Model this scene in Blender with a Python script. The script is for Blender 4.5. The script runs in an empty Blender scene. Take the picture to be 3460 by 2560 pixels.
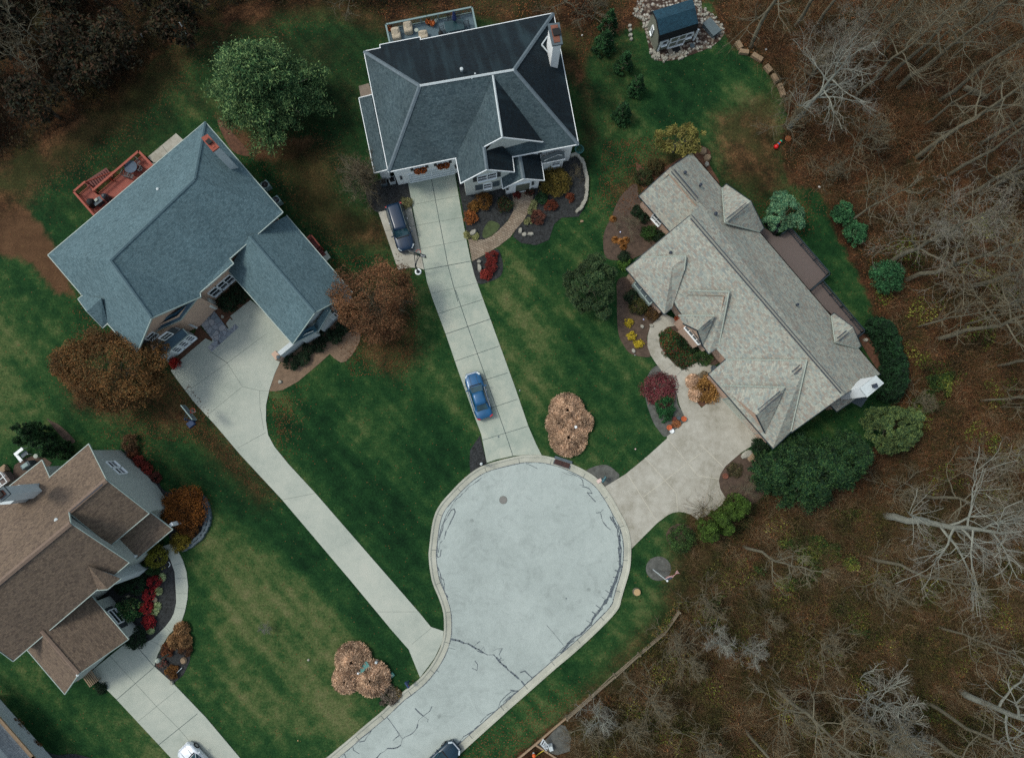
import bpy, math, random
import numpy as np
from mathutils import Vector, Matrix

# ------------------------------------------------------------------ camera, sky, sun, exposure
CAM_H, FPX, W0, H0 = 72.0, 2387.0, 3460.0, 2560.0
NAD = (1690.0, 1510.0)          # the point of the photograph straight below the drone
sc = bpy.context.scene
C = sc.collection
_d = Vector(((NAD[0]-W0/2)/FPX, -(NAD[1]-H0/2)/FPX, -1.0)).normalized()
_Z = -_d
_Y = (Vector((0, 1, 0)) - _Z*_Z.y).normalized()
_X = _Y.cross(_Z)
ROT = Matrix((_X, _Y, _Z))
cam_data = bpy.data.cameras.new("camera")
cam_data.sensor_fit = 'HORIZONTAL'
cam_data.sensor_width = 36.0
cam_data.lens = FPX/W0*36.0
cam_data.clip_end = 3000
cam = bpy.data.objects.new("camera", cam_data)
C.objects.link(cam)
cam.matrix_world = Matrix.Translation((0, 0, CAM_H)) @ ROT.to_4x4()
sc.camera = cam

SUN_EL, SUN_AZ = math.radians(56), math.radians(284)   # soft light from the left of the picture (azimuth clockwise from +Y)
world = bpy.data.worlds.new("World")
sc.world = world
world.use_nodes = True
wn = world.node_tree
sky = wn.nodes.new('ShaderNodeTexSky')
sky.sky_type = 'NISHITA'
sky.sun_disc = False
sky.sun_elevation = SUN_EL
sky.sun_rotation = SUN_AZ
sky.air_density = 1.0
sky.dust_density = 2.5
sky.ozone_density = 1.0
bg = wn.nodes['Background']
bg.inputs[1].default_value = 0.122
hs = wn.nodes.new('ShaderNodeHueSaturation')     # a thin overcast: the same sky with most of its blue gone
hs.inputs['Saturation'].default_value = 0.55
hs.inputs['Hue'].default_value = 0.475
wn.links.new(sky.outputs[0], hs.inputs['Color'])
wn.links.new(hs.outputs[0], bg.inputs[0])
sun_data = bpy.data.lights.new("sun", 'SUN')
sun_data.energy = 1.25
sun_data.angle = math.radians(13)
sun_data.color = (1.0, 0.95, 0.78)
sun = bpy.data.objects.new("sun", sun_data)
C.objects.link(sun)
_sd = Vector((math.sin(SUN_AZ)*math.cos(SUN_EL), math.cos(SUN_AZ)*math.cos(SUN_EL), math.sin(SUN_EL)))
sun.rotation_euler = _sd.to_track_quat('Z', 'Y').to_euler()
sc.view_settings.view_transform = 'Standard'
sc.view_settings.look = 'None'
sc.view_settings.gamma = 1.0
sc.view_settings.exposure = 0.5
sc.cycles.max_bounces = 5
sc.cycles.diffuse_bounces = 3
sc.cycles.use_denoising = False

# ------------------------------------------------------------------ pixel frames -> world
Q = {'0': (0, 0, 1), 'A': (1150, 0, 2.36), 'A2': (1100, 500, 3.1771), 'A3': (1540, 500, 2.7978), 'AD': (1300, 0, 5.5825),
     'B1': (100, 350, 3.6717), 'B2': (600, 400, 3.6717), 'B3': (100, 750, 3.6717), 'B4': (600, 800, 3.6717),
     'C2': (1750, 450, 3.0043), 'C3': (2050, 480, 2.7538), 'C4': (2050, 980, 2.7538), 'C5': (2400, 900, 2.7538),
     'D6': (0, 1350, 2.7538), 'D7': (0, 1850, 2.3267), 'E4': (0, 1480, 3.967), 'D8': (400, 2000, 2.885),
     'K1': (1350, 1480, 3.0586), 'K2': (1950, 1480, 3.0586), 'L1': (1000, 1960, 2.7538), 'L2': (1700, 1960, 2.7538),
     'S': (1950, 0, 2.36), 'S2': (2100, 0, 3.2175), 'W1': (2560, 0, 2.36), 'W2': (2660, 600, 2.7538),
     'W3': (2560, 1200, 2.36), 'W4': (2460, 1860, 2.233), 'M': (1350, 980, 2.7538), 'N': (500, 1150, 2.7538),
     'TL': (0, 0, 2.36), 'F': (0, 0, 0.64538), 'V': (1300, 650, 5.505), 'I': (1780, 2440, 5.85), 'T2': (850, 0, 3.6717)}

def P(q, u, v, z=0.0):
    x0, y0, s = Q[q]
    px, py = x0+u/s, y0+v/s
    d = ROT @ Vector(((px-W0/2)/FPX, -(py-H0/2)/FPX, -1.0))
    t = (z-CAM_H)/d.z
    return Vector((d.x*t, d.y*t, z))

def PL(q, pts, z=0.0):
    return [P(q, u, v, z) for u, v in pts]

# ------------------------------------------------------------------ object helpers
def tag(o, label=None, cat=None, group=None, kind=None):
    if label: o['label'] = label
    if cat: o['category'] = cat
    if group: o['group'] = group
    if kind: o['kind'] = kind
    return o

def thing(name, loc, label, cat, group=None, rz=0.0, scale=1.0):
    o = bpy.data.objects.new(name, None)
    o.empty_display_size = 0.3
    C.objects.link(o)
    o.location = loc
    o.rotation_euler = (0, 0, rz)
    o.scale = (scale,)*3
    return tag(o, label, cat, group)

class MB:
    """collects world- or local-space faces; materials by slot index"""
    def __init__(s):
        s.v, s.f, s.m, s.uv = [], [], [], []
    def face(s, pts, m=0, uv=None):
        n = len(s.v)
        s.v += [tuple(p) for p in pts]
        s.f.append(tuple(range(n, n+len(pts))))
        s.m.append(m)
        s.uv.append(uv)
    def box(s, c, size, rz=0.0, m=0, taper=1.0, M=None):
        x, y, z = size[0]/2, size[1]/2, size[2]/2
        cs, sn = math.cos(rz), math.sin(rz)
        P8 = []
        for dz, t in ((-z, 1.0), (z, taper)):
            for dx, dy in ((-x, -y), (x, -y), (x, y), (-x, y)):
                a, b = dx*t, dy*t
                P8.append(Vector((c[0]+a*cs-b*sn, c[1]+a*sn+b*cs, c[2]+dz)))
        if M is not None: P8 = [M @ p for p in P8]
        for q in ((3, 2, 1, 0), (4, 5, 6, 7), (0, 1, 5, 4), (1, 2, 6, 5), (2, 3, 7, 6), (3, 0, 4, 7)):
            s.face([P8[i] for i in q], m)
    def beam(s, a, b, w, h, m=0, up=(0, 0, 1)):
        a, b = Vector(a), Vector(b)
        d = (b-a)
        if d.length < 1e-5: return
        d.normalize()
        up = Vector(up)
        side = d.cross(up)
        if side.length < 1e-4: side = d.cross(Vector((0, 1, 0)))
        side.normalize()
        u2 = side.cross(d).normalized()
        A = [a+side*i*w/2+u2*j*h/2 for i, j in ((-1, -1), (1, -1), (1, 1), (-1, 1))]
        B = [b+side*i*w/2+u2*j*h/2 for i, j in ((-1, -1), (1, -1), (1, 1), (-1, 1))]
        s.face(A, m); s.face(B[::-1], m)
        for i in range(4):
            j = (i+1) % 4
            s.face([A[j], A[i], B[i], B[j]], m)
    def prism(s, pts, z0, z1, m=0, mside=None):
        """polygon (world xy) between two heights"""
        pts = ccw([Vector((p[0], p[1], 0)) for p in pts])
        ms = m if mside is None else mside
        s.face([(p.x, p.y, z1) for p in pts], m)
        s.face([(p.x, p.y, z0) for p in pts[::-1]], ms)
        for i in range(len(pts)):
            a, b = pts[i], pts[(i+1) % len(pts)]
            s.face([(a.x, a.y, z0), (b.x, b.y, z0), (b.x, b.y, z1), (a.x, a.y, z1)], ms)
    def tube(s, pts, rs, n=6, m=0, cap=True):
        rings = []
        for i, p in enumerate(pts):
            p = Vector(p)
            a = Vector(pts[max(i-1, 0)]); b = Vector(pts[min(i+1, len(pts)-1)])
            d = (b-a).normalized() if (b-a).length > 1e-6 else Vector((0, 0, 1))
            x = d.orthogonal().normalized() if abs(d.z) < 0.99 else Vector((1, 0, 0))
            if abs(d.z) < 0.99: x = d.cross(Vector((0, 0, 1))).normalized()
            y = d.cross(x)
            r = rs[i] if hasattr(rs, '__len__') else rs
            rings.append([p+(x*math.cos(2*math.pi*k/n)+y*math.sin(2*math.pi*k/n))*r for k in range(n)])
        base = len(s.v)
        for rg in rings: s.v += [tuple(p) for p in rg]
        for i in range(len(rings)-1):
            for k in range(n):
                k2 = (k+1) % n
                s.f.append((base+i*n+k, base+i*n+k2, base+(i+1)*n+k2, base+(i+1)*n+k)); s.m.append(m); s.uv.append(None)
        if cap:
            s.f.append(tuple(base+k for k in range(n))[::-1]); s.m.append(m); s.uv.append(None)
            e = base+(len(rings)-1)*n
            s.f.append(tuple(e+k for k in range(n))); s.m.append(m); s.uv.append(None)
    def disc(s, c, r, n=16, m=0, z=None, sy=1.0, rot=0.0):
        s.face([(c[0]+r*math.cos(2*math.pi*k/n+rot), c[1]+r*sy*math.sin(2*math.pi*k/n+rot), c[2]) for k in range(n)], m)
    def lathe(s, c, prof, n=14, m=0, M=None):
        rings = []
        for r, z in prof:
            rings.append([Vector((c[0]+r*math.cos(2*math.pi*k/n), c[1]+r*math.sin(2*math.pi*k/n), c[2]+z)) for k in range(n)])
        if M is not None: rings = [[M @ p for p in rg] for rg in rings]
        base = len(s.v)
        for rg in rings: s.v += [tuple(p) for p in rg]
        for i in range(len(rings)-1):
            for k in range(n):
                k2 = (k+1) % n
                s.f.append((base+i*n+k, base+i*n+k2, base+(i+1)*n+k2, base+(i+1)*n+k)); s.m.append(m); s.uv.append(None)
        s.f.append(tuple(base+k for k in range(n))[::-1]); s.m.append(m); s.uv.append(None)
        e = base+(len(rings)-1)*n
        s.f.append(tuple(e+k for k in range(n))); s.m.append(m); s.uv.append(None)
    def build(s, name, mats, parent=None, smooth=False, bevel=0.0, local=True):
        key, vv, rm = {}, [], []
        for p_ in s.v:                       # weld corners that coincide
            k_ = (round(p_[0], 4), round(p_[1], 4), round(p_[2], 4))
            if k_ not in key: key[k_] = len(vv); vv.append(p_)
            rm.append(key[k_])
        ff, mm_, uu = [], [], []
        for f_, m_, u_ in zip(s.f, s.m, s.uv):
            g_ = tuple(rm[i] for i in f_)
            if len(set(g_)) == len(g_): ff.append(g_); mm_.append(m_); uu.append(u_)
            else:
                keep = [i for i in range(len(g_)) if g_[i] != g_[i-1]]
                if len(keep) > 2 and len(set(g_[i] for i in keep)) == len(keep):
                    ff.append(tuple(g_[i] for i in keep)); mm_.append(m_); uu.append([u_[i] for i in keep] if u_ else None)
        s.v, s.f, s.m, s.uv = vv, ff, mm_, uu
        me = bpy.data.meshes.new(name)
        me.from_pydata(s.v, [], s.f)
        if not isinstance(mats, (list, tuple)): mats = [mats]
        for mt in mats: me.materials.append(mt)
        me.polygons.foreach_set('material_index', s.m)
        if any(u is not None for u in s.uv):
            ul = me.uv_layers.new(name='UVMap')
            k = 0
            for fi, f in enumerate(s.f):
                u = s.uv[fi]
                for j in range(len(f)):
                    if u is not None: ul.data[k].uv = u[j]
                    k += 1
        if smooth: me.polygons.foreach_set('use_smooth', [True]*len(s.f))
        me.update()
        o = bpy.data.objects.new(name, me)
        C.objects.link(o)
        if parent is not None:
            o.parent = parent
            if not local:        # faces were given in world space: bring them into the parent's space
                pm = parent.matrix_basis
                par = parent.parent
                while par is not None:
                    pm = par.matrix_basis @ pm
                    par = par.parent
                o.matrix_parent_inverse = Matrix.Identity(4)
                me.transform(pm.inverted())
        if bevel > 0:
            b = o.modifiers.new('bevel', 'BEVEL'); b.width = bevel; b.segments = 2; b.limit_method = 'ANGLE'
        return o

def area2(p):
    return sum(p[i].x*p[(i+1) % len(p)].y-p[(i+1) % len(p)].x*p[i].y for i in range(len(p)))
def ccw(p):
    return p if area2(p) > 0 else p[::-1]

def np_mesh(name, verts, faces, mat, parent=None):
    """verts Nx3, faces Mx4 (numpy)"""
    me = bpy.data.meshes.new(name)
    nv, nf, k = len(verts), len(faces), faces.shape[1]
    me.vertices.add(nv); me.vertices.foreach_set('co', np.asarray(verts, dtype=np.float32).ravel())
    me.loops.add(nf*k); me.loops.foreach_set('vertex_index', faces.astype(np.int32).ravel())
    me.polygons.add(nf)
    me.polygons.foreach_set('loop_start', np.arange(0, nf*k, k, dtype=np.int32))
    try: me.polygons.foreach_set('loop_total', np.full(nf, k, dtype=np.int32))
    except Exception: pass
    me.update(calc_edges=True)
    me.materials.append(mat)
    o = bpy.data.objects.new(name, me)
    C.objects.link(o)
    if parent is not None: o.parent = parent
    return o

def copy_tree(o, parent=None):
    c = o.copy()
    C.objects.link(c)
    c.parent = parent
    for ch in list(o.children):
        copy_tree(ch, c)
    return c

# ------------------------------------------------------------------ materials
def lin(h):
    r = [int(h[i:i+2], 16)/255 for i in (0, 2, 4)]
    return tuple((c/12.92 if c <= 0.04045 else ((c+0.055)/1.055)**2.4) for c in r)+(1.0,)

class NT:
    def __init__(s, name):
        s.mat = bpy.data.materials.new(name)
        s.mat.use_nodes = True
        s.t = s.mat.node_tree
        s.bsdf = s.t.nodes['Principled BSDF']
        s._pos = None
    def n(s, typ, **kw):
        nd = s.t.nodes.new('ShaderNode'+typ)
        for k, v in kw.items():
            if hasattr(nd, k): setattr(nd, k, v)
        return nd
    def L(s, a, b): s.t.links.new(a, b)
    def put(s, inp, v):
        if isinstance(v, bpy.types.NodeSocket): s.L(v, inp)
        else: inp.default_value = v
    def pos(s):
        if s._pos is None: s._pos = s.n('NewGeometry').outputs['Position']
        return s._pos
    def mapv(s, vec, scale=(1, 1, 1), rot=(0, 0, 0), loc=(0, 0, 0)):
        m = s.n('Mapping'); s.L(vec, m.inputs[0])
        m.inputs['Scale'].default_value = scale; m.inputs['Rotation'].default_value = rot; m.inputs['Location'].default_value = loc
        return m.outputs[0]
    def noise(s, scale, detail=3, rough=0.55, vec=None, dist=0.0):
        m = s.n('TexNoise'); s.L(vec if vec is not None else s.pos(), m.inputs['Vector'])
        m.inputs['Scale'].default_value = scale; m.inputs['Detail'].default_value = detail
        m.inputs['Roughness'].default_value = rough; m.inputs['Distortion'].default_value = dist
        return m.outputs[0]
    def ramp(s, fac, stops, interp='LINEAR'):
        r = s.n('ValToRGB'); s.L(fac, r.inputs[0])
        cr = r.color_ramp; cr.interpolation = interp
        while len(cr.elements) < len(stops): cr.elements.new(0.5)
        for e, (p, c) in zip(cr.elements, stops):
            e.position = p
            e.color = c if hasattr(c, '__len__') else (c, c, c, 1)
        return r.outputs[0]
    def mix(s, f, a, b, blend='MIX'):
        m = s.n('Mix', data_type='RGBA', blend_type=blend)
        s.put(m.inputs[0], f); s.put(m.inputs[6], a); s.put(m.inputs[7], b)
        return m.outputs[2]
    def math(s, op, a, b=0.0, clamp=False):
        m = s.n('Math', operation=op, use_clamp=clamp)
        s.put(m.inputs[0], a); s.put(m.inputs[1], b)
        return m.outputs[0]
    def bump(s, h, strength=0.3, dist=0.05):
        b = s.n('Bump'); b.inputs['Strength'].default_value = strength; b.inputs['Distance'].default_value = dist
        s.L(h, b.inputs['Height']); s.L(b.outputs[0], s.bsdf.inputs['Normal'])
    def done(s, col, rough=0.85, metal=0.0, spec=None):
        s.put(s.bsdf.inputs['Base Color'], col)
        s.put(s.bsdf.inputs['Roughness'], rough)
        s.bsdf.inputs['Metallic'].default_value = metal
        if spec is not None: s.bsdf.inputs['Specular IOR Level'].default_value = spec
        return s.mat

def mul(c, k): return (c[0]*k, c[1]*k, c[2]*k, 1.0)

def flat(name, h, var=0.25, scale=3.0, rough=0.7, metal=0.0, bump=0.0, fine=40, spec=None):
    """one colour, mottled by two sizes of noise"""
    t = NT(name); c = lin(h)
    a = t.noise(scale, 4); b = t.noise(fine, 2)
    m = t.math('ADD', t.math('MULTIPLY', a, 0.6), t.math('MULTIPLY', b, 0.4))
    col = t.ramp(m, [(0.3, mul(c, 1-var)), (0.7, mul(c, 1+var))])
    if bump: t.bump(b, bump, 0.02)
    return t.done(col, rough, metal, spec)

def glassmat(name, h='0c161c', rough=0.08):
    t = NT(name)
    return t.done(t.ramp(t.noise(1.3, 2), [(0.35, lin(h)), (0.7, mul(lin(h), 2.2))]), rough, 0.0, 0.8)

def leafmat(name, hexes, clump=0.5, rough=0.75, trans=0.0):
    """each leaf card takes one of the ramp's colours, clumps drift lighter and darker"""
    t = NT(name)
    g = t.n('NewGeometry')
    r = g.outputs['Random Per Island']
    k = len(hexes)
    col = t.ramp(r, [((i+0.5)/k, lin(h)) for i, h in enumerate(hexes)])
    nz = t.noise(clump, 3)
    v = t.ramp(nz, [(0.34, 0.6), (0.66, 1.6)])
    col = t.mix(1.0, col, v, 'MULTIPLY')
    t.done(col, rough, 0.0, 0.2)
    return t.mat

def shingle(name, hexes, bw=0.32, bh=0.15, stain=None, mortar='20262a', vary=0.35, fine=0.3):
    """asphalt shingles laid by the roof's own UVs in metres"""
    t = NT(name)
    uv = t.n('UVMap').outputs[0]
    b = t.n('TexBrick'); t.L(uv, b.inputs['Vector'])
    b.inputs['Scale'].default_value = 1.0
    b.inputs['Brick Width'].default_value = bw; b.inputs['Row Height'].default_value = bh
    b.inputs['Mortar Size'].default_value = 0.012; b.inputs['Mortar Smooth'].default_value = 0.5
    b.inputs['Color1'].default_value = (0, 0, 0, 1); b.inputs['Color2'].default_value = (1, 1, 1, 1)
    b.inputs['Mortar'].default_value = (0.4, 0.4, 0.4, 1)
    b.offset = 0.37; b.offset_frequency = 2
    k = len(hexes)
    tabs = t.mapv(uv, (1/bw, 1/bh, 1))
    wn_ = t.n('TexWhiteNoise', noise_dimensions='2D')
    fl = t.n('VectorMath', operation='FLOOR'); t.L(tabs, fl.inputs[0]); t.L(fl.outputs[0], wn_.inputs['Vector'])
    f = t.math('ADD', t.math('MULTIPLY', b.outputs['Color'], 0.55), t.math('MULTIPLY', wn_.outputs['Value'], 0.45))
    col = t.ramp(f, [((i+0.3)/k, lin(h)) for i, h in enumerate(hexes)])
    col = t.mix(t.math('MULTIPLY', b.outputs['Fac'], 0.6), col, lin(mortar))
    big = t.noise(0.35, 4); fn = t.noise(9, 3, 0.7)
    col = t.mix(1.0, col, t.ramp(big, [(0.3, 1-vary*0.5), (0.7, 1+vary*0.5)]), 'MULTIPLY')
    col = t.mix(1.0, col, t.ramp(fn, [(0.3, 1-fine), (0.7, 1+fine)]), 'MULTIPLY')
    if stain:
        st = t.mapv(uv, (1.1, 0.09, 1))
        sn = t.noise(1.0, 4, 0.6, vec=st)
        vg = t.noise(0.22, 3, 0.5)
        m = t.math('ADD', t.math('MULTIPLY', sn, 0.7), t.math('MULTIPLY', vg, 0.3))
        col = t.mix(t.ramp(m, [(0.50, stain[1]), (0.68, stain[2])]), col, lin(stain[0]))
    t.bump(b.outputs['Fac'], 0.25, 0.02)
    return t.done(col, 0.9, 0.0, 0.3)

M = {}
M['roofA'] = shingle('slate_grey_shingles', ['2f3f46', '3b4b52', '46565c', '35464c'], mortar='1f2c32')
M['roofAs'] = shingle('near_black_shingles', ['08131a', '0b1921', '0f1f28', '09161d'], mortar='050c11', stain=('2a3e46', 0.0, 0.5))  # north- and east-facing slopes: near-black tabs with paler streaks down the slope
M['ridgeA'] = flat('grey_ridge_caps', '56646d', 0.25, 3)
M['roofB'] = shingle('blue_grey_shingles', ['445a62', '4e656d', '597078', '4a6169'], mortar='374b52', vary=0.2, fine=0.35)
M['roofBd'] = flat('deep_blue_metal_roof', '1f4255', 0.2, 2, 0.45)
M['roofC'] = shingle('mixed_tan_grey_shingles', ['747876', '8c948e', '9d9f95', '857d75', '8f9790', '7a8281'], bw=0.34, bh=0.17, mortar='70756f', vary=0.08, fine=0.1)
M['roofD'] = shingle('brown_shingles', ['544840', '66594e', '736456', '5a4e44'], mortar='3d342e', vary=0.12, fine=0.2)
M['roofE'] = shingle('pale_grey_shingles', ['6d7479', '7c8388', '858c90', '747b80'], mortar='565d62')
M['ridgeC'] = flat('pale_valley_metal', '949e96', 0.15, 3)
M['ridgeCd'] = flat('dark_vent_line', '26303f', 0.2, 3)
M['ridgeD'] = flat('tan_ridge_vent', '6d5c50', 0.2, 3)
M['white'] = flat('white_paint', 'dfe6ea', 0.06, 2, 0.6)
M['whitebrick'] = flat('white_painted_brick', 'e4e9eb', 0.06, 4, 0.75, fine=14, bump=0.3)
M['stonewhite'] = flat('white_washed_stone', 'c3c9c4', 0.25, 7, 0.8, fine=18, bump=0.5)
M['tanbrick'] = flat('tan_brick', 'b49a88', 0.15, 6, 0.85, fine=22, bump=0.3)
M['greystone'] = flat('grey_stone_siding', 'a4aca8', 0.2, 5, 0.85, fine=18, bump=0.3)
M['greyside'] = flat('light_grey_siding', 'b4bec2', 0.1, 2, 0.7)
M['gutterB'] = flat('pale_gutter', '8fa09e', 0.1, 2, 0.5)
M['gutterD'] = flat('grey_green_gutter', '8f9f9c', 0.1, 2, 0.5)
M['darktrim'] = flat('dark_slate_trim', '1f2e38', 0.2, 2, 0.5)
M['shutter'] = flat('charcoal_shutter', '2a3238', 0.15, 4, 0.7)
M['glass'] = glassmat('window_glass')
M['glassb'] = glassmat('car_glass', '183038', 0.04)
M['brickred'] = flat('red_brick', '8a4638', 0.3, 6, 0.85)
M['rust'] = flat('rusty_chimney_crown', '6e4334', 0.45, 3, 0.8)
M['slate'] = flat('grey_slate_cap', '46545c', 0.3, 3, 0.7)
M['black'] = flat('black_metal', '0a0d10', 0.3, 4, 0.8)
M['deckgrey'] = flat('grey_deck_boards', '4d626e', 0.2, 3, 0.75)
M['railgrey'] = flat('grey_green_railing', '71888a', 0.1, 3, 0.6)
M['deckred'] = flat('orange_red_stain', '8c4030', 0.2, 4, 0.7)
M['deckdarkred'] = flat('dark_red_stain', '5e2a26', 0.2, 4, 0.7)
M['deckbrown'] = flat('brown_composite_boards', '5f5350', 0.12, 4, 0.75)
M['beige'] = flat('beige_canvas', 'a69c8a', 0.15, 3, 0.9, bump=0.4, fine=6)
M['terracotta'] = flat('terracotta', 'b05a34', 0.2, 5, 0.8)
M['bark'] = flat('grey_bark', '615e4f', 0.35, 3, 0.95, bump=0.5, fine=12)
M['barkpale'] = flat('pale_lichen_bark', '7c8078', 0.3, 3, 0.95, bump=0.5, fine=12)
M['barkdark'] = flat('dark_bark', '3d372f', 0.35, 3, 0.95)
M['twig'] = flat('grey_brown_twigs', '635a46', 0.3, 1, 0.95)
M['twigpale'] = flat('pale_grey_twigs', '74726a', 0.25, 1, 0.95)
M['stone'] = flat('pale_field_stone', '8f8e85', 0.35, 2.5, 0.9, bump=0.5, fine=10)
M['sandstone'] = flat('buff_sandstone', '83705a', 0.3, 2.5, 0.9, bump=0.5, fine=10)
M['wood'] = flat('weathered_wood', '746a5a', 0.25, 3, 0.85)
M['woodtan'] = flat('tan_timber', '8a7660', 0.2, 3, 0.85)
M['bluepaint'] = None
M['teal'] = flat('teal_green_metal', '2f6560', 0.2, 3, 0.6)
M['pumpkin'] = flat('orange_pumpkin', 'c8561c', 0.2, 5, 0.6)
# ------------------------------------------------------------------ ground with masks of what grows or lies on it
def smooth_line(pts, n=6, closed=False):
    out = []
    N = len(pts)
    rng = range(N if closed else N-1)
    for i in rng:
        p0 = pts[(i-1) % N] if closed or i > 0 else pts[0]
        p1, p2 = pts[i], pts[(i+1) % N]
        p3 = pts[(i+2) % N] if closed or i+2 < N else pts[-1]
        for k in range(n):
            t = k/n
            out.append(0.5*((2*p1)+(p2-p0)*t+(2*p0-5*p1+4*p2-p3)*t*t+(3*p1-p0-3*p2+p3)*t*t*t))
    if not closed: out.append(pts[-1])
    return out

def poly_sdf(X, Y, poly):
    """positive inside"""
    d = np.full(X.shape, 1e9); ins = np.zeros(X.shape, bool)
    n = len(poly)
    for i in range(n):
        ax, ay = poly[i][0], poly[i][1]; bx, by = poly[(i+1) % n][0], poly[(i+1) % n][1]
        ex, ey = bx-ax, by-ay
        wx, wy = X-ax, Y-ay
        t = np.clip((wx*ex+wy*ey)/(ex*ex+ey*ey+1e-9), 0, 1)
        d = np.minimum(d, (wx-ex*t)**2+(wy-ey*t)**2)
        c = ((ay > Y) != (by > Y)) & (X < (bx-ax)*(Y-ay)/(by-ay+1e-12)+ax)
        ins ^= c
    return np.sqrt(d)*np.where(ins, 1, -1)

def sstep(d, w): 
    t = np.clip((d+w)/(2*w), 0, 1)
    return t*t*(3-2*t)

WOODS = [
    [(1262, -60), (1262, 20), (1268, 60), (1300, 100), (1330, 60), (1380, 20), (1420, -60)],
    [(1548, -60), (1562, 60), (1600, 105), (1660, 140), (1700, 200), (1716, 250), (1700, 330), (1720, 400), (1790, 420), (1815, 500),
     (1850, 560), (1890, 640), (1925, 740), (1950, 820), (1950, 930), (1850, 1030), (1740, 1060), (1655, 1085), (1640, 1140), (1560, 1210),
     (1540, 1290), (1470, 1350), (1440, 1400), (1300, 1510), (1180, 1600), (1100, 1670), (1060, 1760), (2700, 1800), (2700, -60)],
    [(-400, -300), (870, -300), (850, 20), (760, 15), (640, 18), (540, 20), (420, 60), (330, 140), (240, 230), (150, 280), (60, 330), (-400, 560)],
    [(690, -100), (1460, -100), (1400, 40), (1350, 60), (1300, 80), (1262, 190), (1250, 120), (1230, 30), (1100, 50), (980, 30), (850, 50), (760, 22)],
]
DRY = [[(1560, 200), (1700, 200), (1720, 380), (1640, 400), (1560, 330)], [(400, 1150), (640, 1180), (820, 1420), (780, 1640), (480, 1560), (400, 1300)],[(1600, 150), (1690, 170), (1740, 330), (1700, 400), (1600, 370), (1540, 300), (1560, 220)],
       [(1060, 600), (1120, 560), (1180, 620), (1230, 700), (1200, 850), (1190, 980), (1160, 930), (1100, 760)],
       [(420, 1180), (520, 1200), (760, 1400), (720, 1560), (480, 1500), (420, 1350)],
       [(1180, 1560), (1330, 1440), (1500, 1290), (1470, 1340), (1280, 1520), (1130, 1640)],
       [(900, 640), (960, 760), (1050, 980), (1000, 960), (920, 800)],
       [(1450, 1090), (1560, 1110), (1580, 1160), (1500, 1260), (1440, 1350), (1430, 1280)],
       [(240, 1480), (330, 1540), (420, 1700), (330, 1700)], [(0, 700), (60, 720), (100, 900), (40, 950), (-50, 900)]]
DIRT = [[(-120, 400), (60, 455), (110, 520), (150, 600), (160, 640), (120, 640), (80, 590), (40, 560), (-120, 560)],
        [(470, 250), (560, 300), (700, 300), (640, 350), (560, 350), (500, 290)],
        [(1500, 1120), (1620, 1100), (1650, 1090), (1560, 1200), (1540, 1280), (1480, 1340), (1510, 1230)]]
LEAFY = [[(180, 700), (380, 780), (440, 900), (400, 930), (250, 920), (140, 840)], [(380, 800), (440, 880), (530, 980), (600, 1080), (560, 1060), (430, 940)],
         [(585, 860), (640, 850), (660, 900), (610, 1010), (590, 960)], [(740, 620), (880, 620), (910, 760), (870, 820), (760, 760)],
         [(1330, 380), (1420, 300), (1500, 380), (1420, 440), (1340, 500), (1300, 440)], [(1650, 420), (1790, 440), (1760, 500), (1700, 480)],
         [(470, 250), (720, 300), (760, 560), (720, 560), (600, 400)], [(80, 0), (700, 40), (460, 120), (200, 380), (60, 420)],
         [(160, 640), (230, 690), (200, 720)], [(980, 1640), (1260, 1500), (1230, 1560), (1130, 1700)], [(240, 940), (330, 930), (340, 1060)]]
HALF = [[(-400, 560), (-400, 300), (300, 120), (700, -60), (900, -60), (820, 60), (620, 60), (440, 130), (330, 260), (200, 350), (90, 420), (60, 480)],
        [(700, -60), (1300, -60), (1290, 130), (1310, 300), (1270, 420), (1258, 200), (1050, 60), (850, 100), (740, 60)], [(560, 280), (720, 300), (760, 420), (880, 480), (860, 560), (760, 560), (640, 480)],
        [(1540, 240), (1700, 180), (1740, 420), (1660, 470), (1560, 400)], [(120, 780), (380, 800), (620, 1090), (560, 1120), (400, 960), (150, 900)], [(730, 600), (900, 600), (930, 780), (860, 830), (740, 760)], [(1480, 1080), (1660, 1080), (1500, 1340), (1200, 1620), (1100, 1680), (1260, 1500), (1420, 1330)],
        [(1320, 420), (1500, 280), (1560, 380), (1420, 460)]]
HALF2 = [[(330, 120), (560, 20), (850, 40), (800, 560), (740, 600), (600, 300), (430, 300), (200, 500), (60, 480)], [(1250, 60), (1400, 40), (1420, 120), (1400, 300), (1300, 380), (1262, 200)], [(1480, 250), (1720, 250), (1800, 440), (1660, 470), (1560, 380)], [(160, 900), (300, 880), (560, 1160), (520, 1200), (300, 1010)]]
DARK_COVER = [[(1480, 1120), (1680, 1060), (1860, 1100), (1900, 1300), (2050, 1450), (2240, 1720), (1260, 1720), (1240, 1610), (1460, 1380)], [(440, 940), (600, 1060), (760, 1240), (900, 1400), (880, 1470), (760, 1380), (560, 1180), (420, 1040)],  # areas where the grass turns darker green and the litter more olive
       [(600, 920), (720, 900), (900, 1100), (960, 1350), (900, 1280), (760, 1100)], [(560, 340), (740, 320), (800, 560), (700, 560)],
       [(60, 400), (300, 160), (700, 40), (820, 60), (800, 250), (760, 420), (640, 330), (450, 140), (330, 330), (180, 400)], [(1440, 120), (1620, 150), (1560, 240), (1420, 250)], [(950, 850), (1030, 920), (1010, 1020), (940, 1060), (900, 960)]]

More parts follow.
